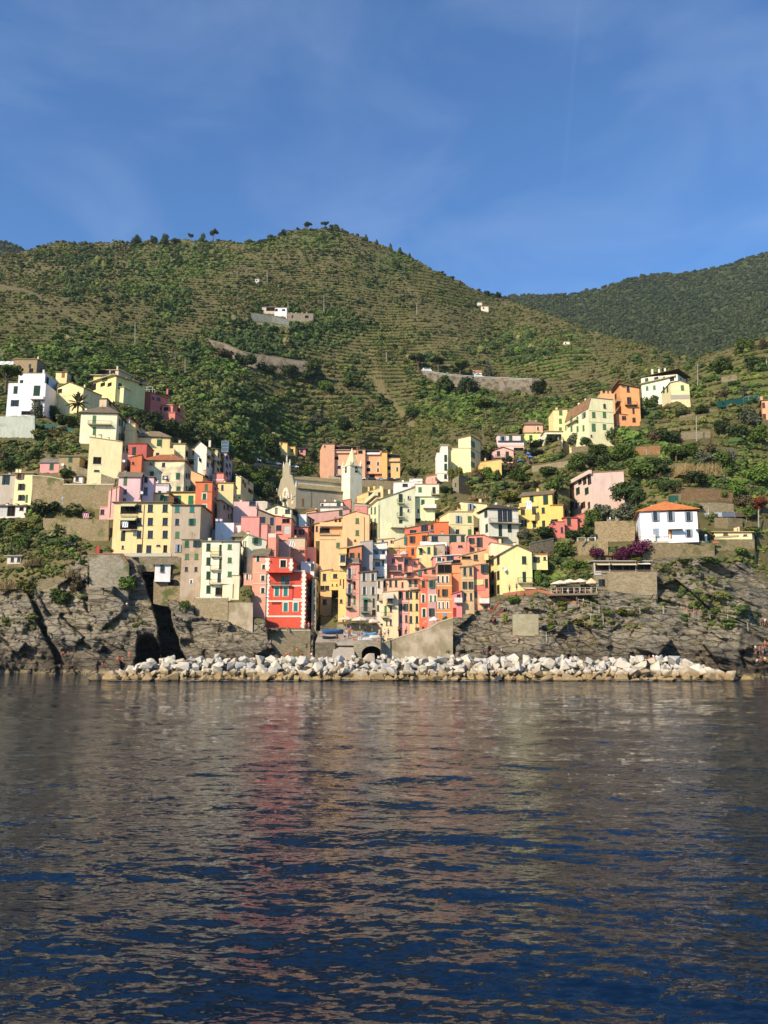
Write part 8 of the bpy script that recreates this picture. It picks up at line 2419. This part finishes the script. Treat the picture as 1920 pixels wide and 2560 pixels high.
# ------------------------------------------------------------------ cars on the roads
def car(label, u, vb, lpx, col, Y=None, rot=0.0, van=False, cat='car'):
    Yc = Y if Y else Dq(u, vb) - 1.2
    p = P(u, vb, Yc); Lc = lpx * Yc / F; w_, h_ = 1.75, (2.3 if van else 1.45)
    par = thing('parked_van' if van else 'parked_car', label, 'van' if van else cat, p, rot, 'vehicles on the hill roads')
    m = MB()
    prof = [(-.5, .28), (.5, .28), (.5, .55), (.47, .62), (.5 if van else .30, .66), (.44 if van else .14, 1.0), (-.42, 1.0), (-.5, .62)] if not van else [(-.5, .2), (.5, .2), (.5, .52), (.40, .60), (.32, 1.0), (-.5, 1.0)]
    pts = [(x * Lc, z * h_) for x, z in prof]
    for y_ in (-w_ / 2, w_ / 2):
        q = [Vector((x, y_, z)) for x, z in pts]; m.face(q if y_ < 0 else q[::-1])
    for i in range(len(pts)):
        a, c_ = pts[i], pts[(i + 1) % len(pts)]
        m.face([Vector((a[0], w_ / 2, a[1])), Vector((c_[0], w_ / 2, c_[1])), Vector((c_[0], -w_ / 2, c_[1])), Vector((a[0], -w_ / 2, a[1]))][::-1])
    m.obj('body', flatm(col, .3, name='car_paint', spec=.5), par)
    m = MB(); m.abox(-.36 * Lc, .16 * Lc if not van else .30 * Lc, -w_ / 2 - .012, w_ / 2 + .012, h_ * .68, h_ * .92); m.obj('window', GLASS, par)
    for x in (-.3, .3):
        for y_ in (-w_ / 2 - .02, w_ / 2 - .18):
            m = MB(); m.tube((x * Lc, y_, .33), (x * Lc, y_ + .2, .33), .33, n=12); m.obj('wheel', DARK, par)
for a in (('white van at the left end of the right road wall', 1068, 930, 24, 'f4f4f2', None, .1, True), ('white camper van beside the roadside hut', 1196, 945, 22, 'f6f0e2', None, 0, True), ('bright red car on the right road wall', 1259, 948, 17, 'd8322c', None, .05),
          ('white car on the upper left parking road', 642, 1156, 22, 'eef0f2', None, .1), ('dark car right of the white car on the upper parking road', 668, 1160, 22, '2a3038', None, .1), ('grey car in the middle of the upper parking road', 694, 1164, 21, '8a9098', None, .1), ('black car near the right end of the upper parking road', 718, 1168, 21, '1f2226', None, .1), ('white car at the right end of the upper parking road', 738, 1171, 18, 'f0f0ee', None, .1),
          ('dark car left beside the bell tower', 822, 1187, 20, '24282e', None, .1), ('silver car right of the dark one beside the bell tower', 842, 1192, 20, 'a8aeb4', None, .1),
          ('white car at the foot of the salmon apartment block', 907, 1200, 16, 'f4f2ee', 357, 0), ('dark car below the middle orange apartment block', 930, 1201, 20, '2f3238', 356, 0), ('silver car below the middle orange apartment block', 954, 1202, 20, 'b5bac0', 356, 0), ('black car below the yellow apartment block', 978, 1203, 21, '202326', 356, 0), ('dark blue car at the right end below the yellow apartment block', 998, 1204, 18, '2a3448', 356, 0)):
    car(*a)
# ------------------------------------------------------------------ poles, fences, small things
POLE = flatm('a8a294', .8, name='pole')
for lab, u, vt, vb, arm in (('tall grey pole on the left hillside below the skyline', 338, 806, 862, 0), ('pale pole on the slope right of the salmon houses', 463, 894, 936, 0), ('pole with a crossarm right of the upper cream house', 1744, 910, 968, 1), ('leaning pale pole in the middle of the right slope', 1741, 1040, 1106, 0), ('pole at the right edge of the slope', 1916, 898, 924, 0), ('mast on the roof of the pink row houses', 523, 1084, 1120, 0), ('dark pole on the long stone garden wall', 147, 1204, 1262, 0), ('thin pole in the meadow above the road wall', 810, 735, 786, 0), ('small pole beside the vineyard on the hill', 1042, 758, 786, 0), ('thin pole by the tiny grey hill hut', 668, 682, 704, 0), ('pole behind the white hill farmhouse', 720, 755, 780, 1), ('white upright post on the terrace below the orange houses', 1617, 1122, 1136, 0), ('second white upright post on the terrace', 1630, 1120, 1136, 0), ('grey pole right of the tarpaulin shelter', 1896, 1274, 1312, 0), ('stone pole at the left edge above the villa', 3, 870, 905, 0), ('pole above the road near the bell tower', 966, 880, 905, 0), ('dark lamp post behind the tarpaulin shelter', 1771, 1266, 1292, 0), ('tall mast behind the bushes under the red cottage', 1408, 1315, 1344, 0)):
    Y = Dq(u, vb) - .3; a, c_ = P(u, vt, Y), P(u, vb, Y)
    par = thing('utility_pole', lab, 'pole', c_, 0, 'poles on the slopes')
    m = MB(); m.tube(c_ - UP * 1, a, .17 * max(1, Y / 300), .12 * max(1, Y / 300), 6); m.obj('post', POLE, par, c_)
    if arm:
        m = MB(); m.abox(a.x - 1.1, a.x + 1.1, a.y - .06, a.y + .06, a.z - .6, a.z - .45); m.obj('crossarm', POLE, par, c_)
def fence(name, label, pts, hgt, spacing, mat, panel=None, group='fences and railings', dY=-.6, rails=2, pr=.05):
    w_ = [P(u, v, Dq(u, v) + dY) for u, v in pts]
    par = thing(name, label, 'fence' if panel else 'railing', w_[0], 0, group)
    rl_ = MB()
    for a, c_ in zip(w_, w_[1:]):
        n = max(1, int((c_ - a).length / spacing))
        for i in range(n + (c_ is w_[-1])):
            q = a + (c_ - a) * (i / n); m = MB(); m.tube(q - UP * .4, q + UP * hgt, pr, n=5); m.obj('post', mat, par, w_[0])
        if panel:
            m = MB(); m.box(a + UP * .1, c_ - a, Vector((0, .03, 0)), UP * (hgt - .1)); m.obj('mesh_panel', panel, par, w_[0])
        for k in range(rails):
            z = hgt * (1 - k * .45); rl_.tube(a + UP * z, c_ + UP * z, .03, n=4)
    if rl_.f: rl_.obj('rail', mat, par, w_[0])
PALEW = flatm('cfc6ae', .7, name='post_paint')
fence('cliff_path_railing', 'railing posts along the upper cliff path below the restaurant', [(1446, 1512), (1478, 1520), (1498, 1528), (1545, 1532), (1600, 1530), (1658, 1530)], 1.15, 3.2, PALEW)
fence('cliff_path_railing', 'railing posts along the right cliff path with hikers', [(1660, 1530), (1716, 1538), (1775, 1543), (1820, 1552), (1870, 1572), (1926, 1592)], 1.15, 2.6, PALEW)
fence('cliff_path_railing', 'scattered white posts on the lower cliff track', [(1366, 1599), (1420, 1575), (1447, 1560), (1477, 1555), (1508, 1553)], 1.4, 5.5, PALEW, rails=1)
fence('mesh_fence', 'long green mesh fence on the right slope below the upper cream house', [(1796, 1020), (1858, 1010)], 2.4, 3.0, flatm('3a5a50', .7, name='fence_paint'), flatm('1f6a60', .8, name='green_mesh'))
fence('mesh_fence', 'framed green gate panels beside the orange edge house', [(1859, 1009), (1872, 1006), (1886, 1004), (1898, 1002)], 2.2, 4.0, PALEW, flatm('246a62', .8, name='green_mesh'))
fence('mesh_fence', 'green netting fence below the dark hedge of the white villa', [(88, 1070), (140, 1072), (205, 1090)], 1.5, 4.0, flatm('3a5a50', .7, name='fence_paint'), flatm('2f5f56', .8, name='green_mesh'))
fence('wooden_rail', 'brown wooden rail on the bank behind the white villa', [(1674, 1232), (1712, 1230), (1770, 1232)], 1.0, 2.5, flatm('8a5f40', .8, name='wood'))
fence('wooden_rail', 'brown wooden rail right behind the white villa', [(1792, 1254), (1836, 1256)], 1.0, 2.5, flatm('8a5f40', .8, name='wood'))
fence('wooden_rail', 'pale garden rail below the overgrown stone hut', [(1154, 1218), (1240, 1212)], 1.2, 2.2, flatm('9a8a70', .8, name='wood'))
def flatthing(name, label, cat, u0, u1, vt, vb, col, dY=-.5, group=None, Y=None, sag=.12):
    Y = Y or Dbase((u0 + u1) / 2, vb) + dY
    m = MB(); n = 8; a, c_, e, f_ = P(u0, vt, Y), P(u1, vt, Y), P(u1, vb, Y), P(u0, vb, Y)
    rows = []
    for j in range(5):
        g_ = j / 4
        rows.append([(a + (c_ - a) * (i / n)) * (1 - g_) + (f_ + (e - f_) * (i / n)) * g_ + Vector((0, -sag * math.sin(i * 2.2 + j), -sag * .6 * math.sin(math.pi * i / n) * g_)) for i in range(n + 1)])
    for r_, s_ in zip(rows, rows[1:]):
        for i in range(n): m.face([s_[i], s_[i + 1], r_[i + 1], r_[i]])
    o_ = a
    mo = m.obj(name, flatm(col, .85, name='cloth'), None, o_)
    sm = mo.modifiers.new('thickness', 'SOLIDIFY'); sm.thickness = .03
    tag(mo, label, cat, group)
flatthing('hanging_sheet', 'light blue sheet hung on the long stone garden wall', 'sheet', 155, 180, 1243, 1260, 'a9d3f2', -1.0)
flatthing('hanging_towel', 'white towel hung from the golden yellow house', 'towel', 1315, 1329, 1252, 1273, 'fbfbfb', Y=192.9)
flatthing('beach_towel', 'pink towel over the low garden wall beside the salmon shed', 'towel', 207, 222, 1283, 1294, 'eeb4c4', -2.0)
flatthing('hanging_laundry', 'white laundry on the upper balcony of the big yellow house', 'laundry', 305, 320, 1304, 1318, 'fbfbfb', Y=173.2)
flatthing('hanging_laundry', 'row of laundry on the peach wall right of the narrow coral tower', 'laundry', 722, 738, 1352, 1366, 'f2e6e2', Y=188.5)
flatthing('shade_sail', 'white shade sail at the left edge above the villa', 'sail', -10, 34, 903, 912, 'f2efe8', -9)
# tarpaulin shelter, water tank, garden furniture, playground, tower frame, ramp, pergola, stair
p0 = P(1788, 1292, Dq(1788, 1294)); par = thing('tarpaulin_shelter', 'low shelter with grey and brown tarpaulins right of the white villa', 'shelter', p0)
for u0, u1, c_ in ((1768, 1806, 'b9c0c8'), (1806, 1838, '6a7484'), (1838, 1866, '6a5650')):
    m = MB(); a, e = P(u0, 1281, p0.y - .5), P(u1 - .5, 1292, p0.y - .5); m.abox(a.x, e.x, a.y, a.y + 2, e.z, a.z); m.obj('tarpaulin', flatm(c_, .8, name='tarpaulin'), par, p0)
m = MB()
for u in (1768, 1806, 1838, 1866):
    q = P(u, 1296, p0.y - .6); m.tube(q - UP, q + UP * 1.7, .05, n=4)
m.obj('frame', POLE, par, p0)
q = P(1684, 1255, Dq(1684, 1252) - 1); par = thing('water_tank', 'dark green water tank behind the white villa roof', 'tank', q)
m = MB(); m.abox(q.x - .95, q.x + .95, q.y - .8, q.y + .8, q.z - 2, q.z + 1.5); m.obj('body', flatm('2a5a4c', .6, name='tank'), par, q)
m = MB()
for i in range(5): m.abox(q.x - .98 + i * .45, q.x - .88 + i * .45, q.y - .84, q.y - .803, q.z - 1.9, q.z + 1.48)
m.obj('rib', flatm('346a5a', .6, name='tank'), par, q)
def table(label, u, vb, Y, col='f4f2ea'):
    p = P(u, vb, Y); par = thing('garden_table', label, 'table', p, 0, 'garden furniture')
    m = MB(); m.abox(-.9, .9, -.45, .45, .70, .76); m.obj('tabletop', flatm(col, .7, name='plastic'), par)
    for x in (-.8, .8):
        for y_ in (-.38, .38):
            m = MB(); m.abox(x - .04, x + .04, y_ - .04, y_ + .04, 0, .70); m.obj('leg', flatm(col, .7, name='plastic'), par)
def chair(label, u, vb, Y, col='f4f2ea'):
    p = P(u, vb, Y); par = thing('garden_chair', label, 'chair', p, u % 6, 'garden furniture')
    m = MB(); m.abox(-.25, .25, -.25, .25, .42, .46); m.obj('seat', flatm(col, .7, name='plastic'), par)
    m = MB(); m.abox(-.25, .25, .21, .26, .46, .95); m.obj('backrest', flatm(col, .7, name='plastic'), par)
    for x in (-.21, .21):
        for y_ in (-.21, .2):
            m = MB(); m.abox(x - .025, x + .025, y_ - .025, y_ + .025, 0, .42); m.obj('leg', flatm(col, .7, name='plastic'), par)
table('white garden table on the square stone terrace', 1479, 1353, Dbase(1482, 1388) + .8)
chair('white garden chair right of the terrace table', 1490, 1353, Dbase(1482, 1388) + .6)
table('long white cloth-covered table left on the square stone terrace', 1453, 1353, Dbase(1482, 1388) + .8)
chair('white lounge chair left on the terrace of the olive trees', 1523, 1303, Dbase(1530, 1354) + .8)
chair('white lounge chair right on the terrace of the olive trees', 1543, 1302, Dbase(1530, 1354) + .8)
def tower(label, u, vt, vb, w, roof):
    Y = Dq(u, vb); a, c_ = P(u, vt, Y), P(u, vb, Y); s = w * Y / F / 2
    par = thing('play_tower', label, 'playground', c_, 0, 'playground equipment')
    for x in (-s, s):
        for y_ in (-s, s):
            m = MB(); m.tube(c_ + Vector((x, y_, -.5)), Vector((c_.x + x, c_.y + y_, a.z - .9)), .08, n=5); m.obj('post', flatm('9a7468', .7, name='wood'), par, c_)
    m = MB()
    z = a.z - .9; B_ = [Vector((c_.x + x * 1.3, c_.y + y_ * 1.3, z)) for x, y_ in ((-s, -s), (s, -s), (s, s), (-s, s))]
    for i in range(4): m.face([B_[i], B_[(i + 1) % 4], Vector((c_.x, c_.y, a.z))])
    m.obj('roof', flatm(roof, .6, name='plastic'), par, c_)
    m = MB(); m.abox(c_.x - s, c_.x + s, c_.y - s, c_.y + s, c_.z + 1.0, c_.z + 1.12); m.obj('platform', flatm('b58a7a', .7, name='wood'), par, c_)
tower('wide blue-roofed play tower on the right slope playground', 1326, 1138, 1162, 12, '5a86c8')
tower('small blue-roofed play tower behind the wide one', 1320, 1129, 1150, 8, '5f8acc')
parasol('blue parasol left of the play towers', 1300, 1147, 13, 4, '5a86c0', Dq(1300, 1158) - .5)
# glass lift tower behind the pink row
Y = Dq(562, 1135); a, c_ = P(554, 1102, Y), P(570, 1138, Y)
par = thing('lift_tower', 'narrow steel and glass lift tower against the trees behind the lavender house', 'tower', P(562, 1138, Y))
m = MB()
for x in (a.x, c_.x - .12):
    for y_ in (0, 2.2): m.abox(x, x + .12, Y + y_, Y + y_ + .12, c_.z - 3, a.z)
for k in range(5):
    z = a.z - .15 - (a.z - c_.z) * k / 4.2; m.abox(a.x - .003, c_.x + .003, Y - .004, Y + .1, z, z + .15)
m.obj('frame', flatm('a5b5bd', .5, name='steel'), par, P(562, 1138, Y))
m = MB(); m.abox(a.x + .13, c_.x - .13, Y + .14, Y + 2.1, c_.z - 2.9, a.z - .1); m.obj('glazing', flatm('5a6e78', .15, name='lift_glass', spec=.6), par, P(562, 1138, Y))
# pergola frame on the salmon house roof
q = P(366, 981, Dbase(377, 1032)); par = thing('pergola', 'white frame pergola on the roof of the salmon red house', 'pergola', q)
m = MB()
for x in (-2.2, 0, 2.2):
    for y_ in (.4, 3.4): m.tube(q + Vector((x, y_, 0)), q + Vector((x, y_, 2.4)), .08, n=5)
m.obj('posts', WHITE, par, q)
m = MB()
for y_ in (.4, 3.4): m.tube(q + Vector((-2.3, y_, 2.4)), q + Vector((2.3, y_, 2.4)), .08, n=5)
for x in (-2.2, 0, 2.2): m.tube(q + Vector((x, .4, 2.4)), q + Vector((x, 3.4, 2.4)), .06, n=5)
m.obj('beams', WHITE, par, q)
# slanting stair with rusty parapets on the right cliff
par = thing('cliff_stair', 'slanting stair with two rusty red parapets on the cliff below the yellow gable', 'stair', P(1240, 1540, 158))
for (u0, v0), (u1, v1), hh in (((1226, 1536), (1252, 1507), .9), ((1231, 1556), (1262, 1521), .9)):
    a, c_ = P(u0, v0, 156.8), P(u1, v1, 157.4); m = MB(); m.box(a, c_ - a, Vector((0, .3, 0)), UP * hh * .6); m.obj('parapet', flatm('a5543c', .85, name='rust'), par, P(1240, 1540, 158))
m = MB()
for i in range(14):
    f_ = i / 14; a = P(1229 + 30 * f_, 1545 - 32 * f_, 157.3); m.abox(a.x - .5, a.x + .5, a.y, a.y + 1.2, a.z - .3, a.z)
m.obj('steps', stone('b5ab98', 1.0), par, P(1240, 1540, 158))
# red door shed, iron props, vault opening, orange prop
par = thing('vault_opening', 'dark arched opening in the tan stone wall left of the tall stone house', 'arch', P(434, 1464, 173.3))
o_ = P(434, 1464, 173.3)
pts = [o_ + Vector((-1.25, 0, 0)), o_ + Vector((1.25, 0, 0))] + [o_ + Vector((1.25 * math.cos(t_), 0, .55 + .8 * math.sin(t_))) for t_ in np.linspace(0, math.pi, 11)]
m = MB(); m.face(pts); m.obj('opening', DARK, par, par.location)
m = MB()
for t0, t1 in zip(np.linspace(0, math.pi, 11)[:-1], np.linspace(0, math.pi, 11)[1:]):
    q = lambda r, t_: o_ + Vector((r * math.cos(t_), -.05, .55 + r * .68 * math.sin(t_)))
    m.face([q(1.25, t0), q(1.5, t0), q(1.5, t1), q(1.25, t1)])
m.obj('arch_stones', stone('c4b494', 2.0), par, par.location)
q = P(244, 1382, Dbase(244, 1388) - .4); par = thing('wooden_gate', 'small red wooden gate above the bastion wall', 'gate', q)
m = MB(); m.abox(q.x - .35, q.x + .35, q.y, q.y + .1, q.z, q.z + 1.6); m.obj('panel', flatm('c0503c', .8, name='red_wood'), par, q)
m = MB()
for x in (-.45, .37): m.abox(q.x + x, q.x + x + .08, q.y - .02, q.y + .12, q.z - .3, q.z + 1.75)
m.obj('posts', flatm('7a4a38', .8, name='wood'), par, q)
q = P(1782, 1392, 165); par = thing('steel_prop', 'orange-red steel prop under the end of the villa terrace', 'prop', q)
m = MB(); m.abox(q.x - .14, q.x + .14, q.y, q.y + .3, q.z - 1, q.z + 3.0); m.obj('column', flatm('d8785c', .7, name='red_steel'), par, q)
m = MB(); m.abox(q.x - .3, q.x + 1.5, q.y - .003, q.y + .303, q.z + 3.0, q.z + 3.3); m.obj('bracket', flatm('d8785c', .7, name='red_steel'), par, q)
# smaller stones wedged between the counted boulders: too many to count
rs = np.random.RandomState(5)
m = MB()
for i in range(620):
    f_ = rs.rand(); x = -47.5 + f_ * 107.5
    k = rs.rand(); y_ = 131.9 + k * 8.5; z = min(.1 + k * 3.4, 3.3) * min(1, f_ * 12 + .15, (1 - f_) * 12 + .15) + rs.uniform(-.1, .55)
    src = BM[rs.randint(16)]; s_ = rs.uniform(.5, 1.4)
    rot = Matrix.Rotation(rs.uniform(0, 6.28), 3, 'Z') @ Matrix.Rotation(rs.uniform(-1, 1), 3, 'X')
    k0 = len(m.v)
    m.v += [tuple(rot @ (v_.co * s_) + Vector((x, y_, z))) for v_ in src.vertices]
    m.f += [tuple(k0 + q for q in p_.vertices) for p_ in src.polygons]; m.m += [0] * len(src.polygons)
tag(m.obj('small_stones', [BO], None, (0, 0, 0)), 'small pale stones wedged between the breakwater boulders', 'stones', None, 'stuff')
# a little white water where the swell meets the stones
m = MB()
for i in range(70):
    f_ = rs.rand(); x = -46 + f_ * 104; y_ = 131.2 + rs.uniform(-.5, .4); w_ = rs.uniform(.3, 1.6); n_ = 9
    m.face([(x + w_ * math.cos(a) * rs.uniform(.6, 1.1), y_ + .35 * math.sin(a) * rs.uniform(.5, 1.2), .10) for a in [2 * math.pi * k / n_ for k in range(n_)]])
FO, t, b = new_mat('foam', .7, .3); b.inputs['Base Color'].default_value = (.62, .66, .66, 1)
tag(m.obj('foam', FO, None, (0, 0, 0)), 'thin white foam along the foot of the breakwater', 'foam', None, 'stuff')
# ------------------------------------------------------------------ haze
HZ = bpy.data.materials.new('air'); HZ.use_nodes = True
t = HZ.node_tree
t.nodes.remove(t.nodes['Principled BSDF'])
pv = t.nodes.new('ShaderNodeVolumePrincipled')
pv.inputs['Color'].default_value = (0.72, 0.84, 1.0, 1); pv.inputs['Density'].default_value = 0.000045; pv.inputs['Anisotropy'].default_value = 0.0
t.links.new(pv.outputs[0], t.nodes['Material Output'].inputs['Volume'])
m = MB(); m.abox(-9600, 9600, -300, 9600, -60, 900)
tag(m.obj('haze', HZ), 'thin blue haze in the air between the boat and the far mountain', 'haze', None, 'stuff')
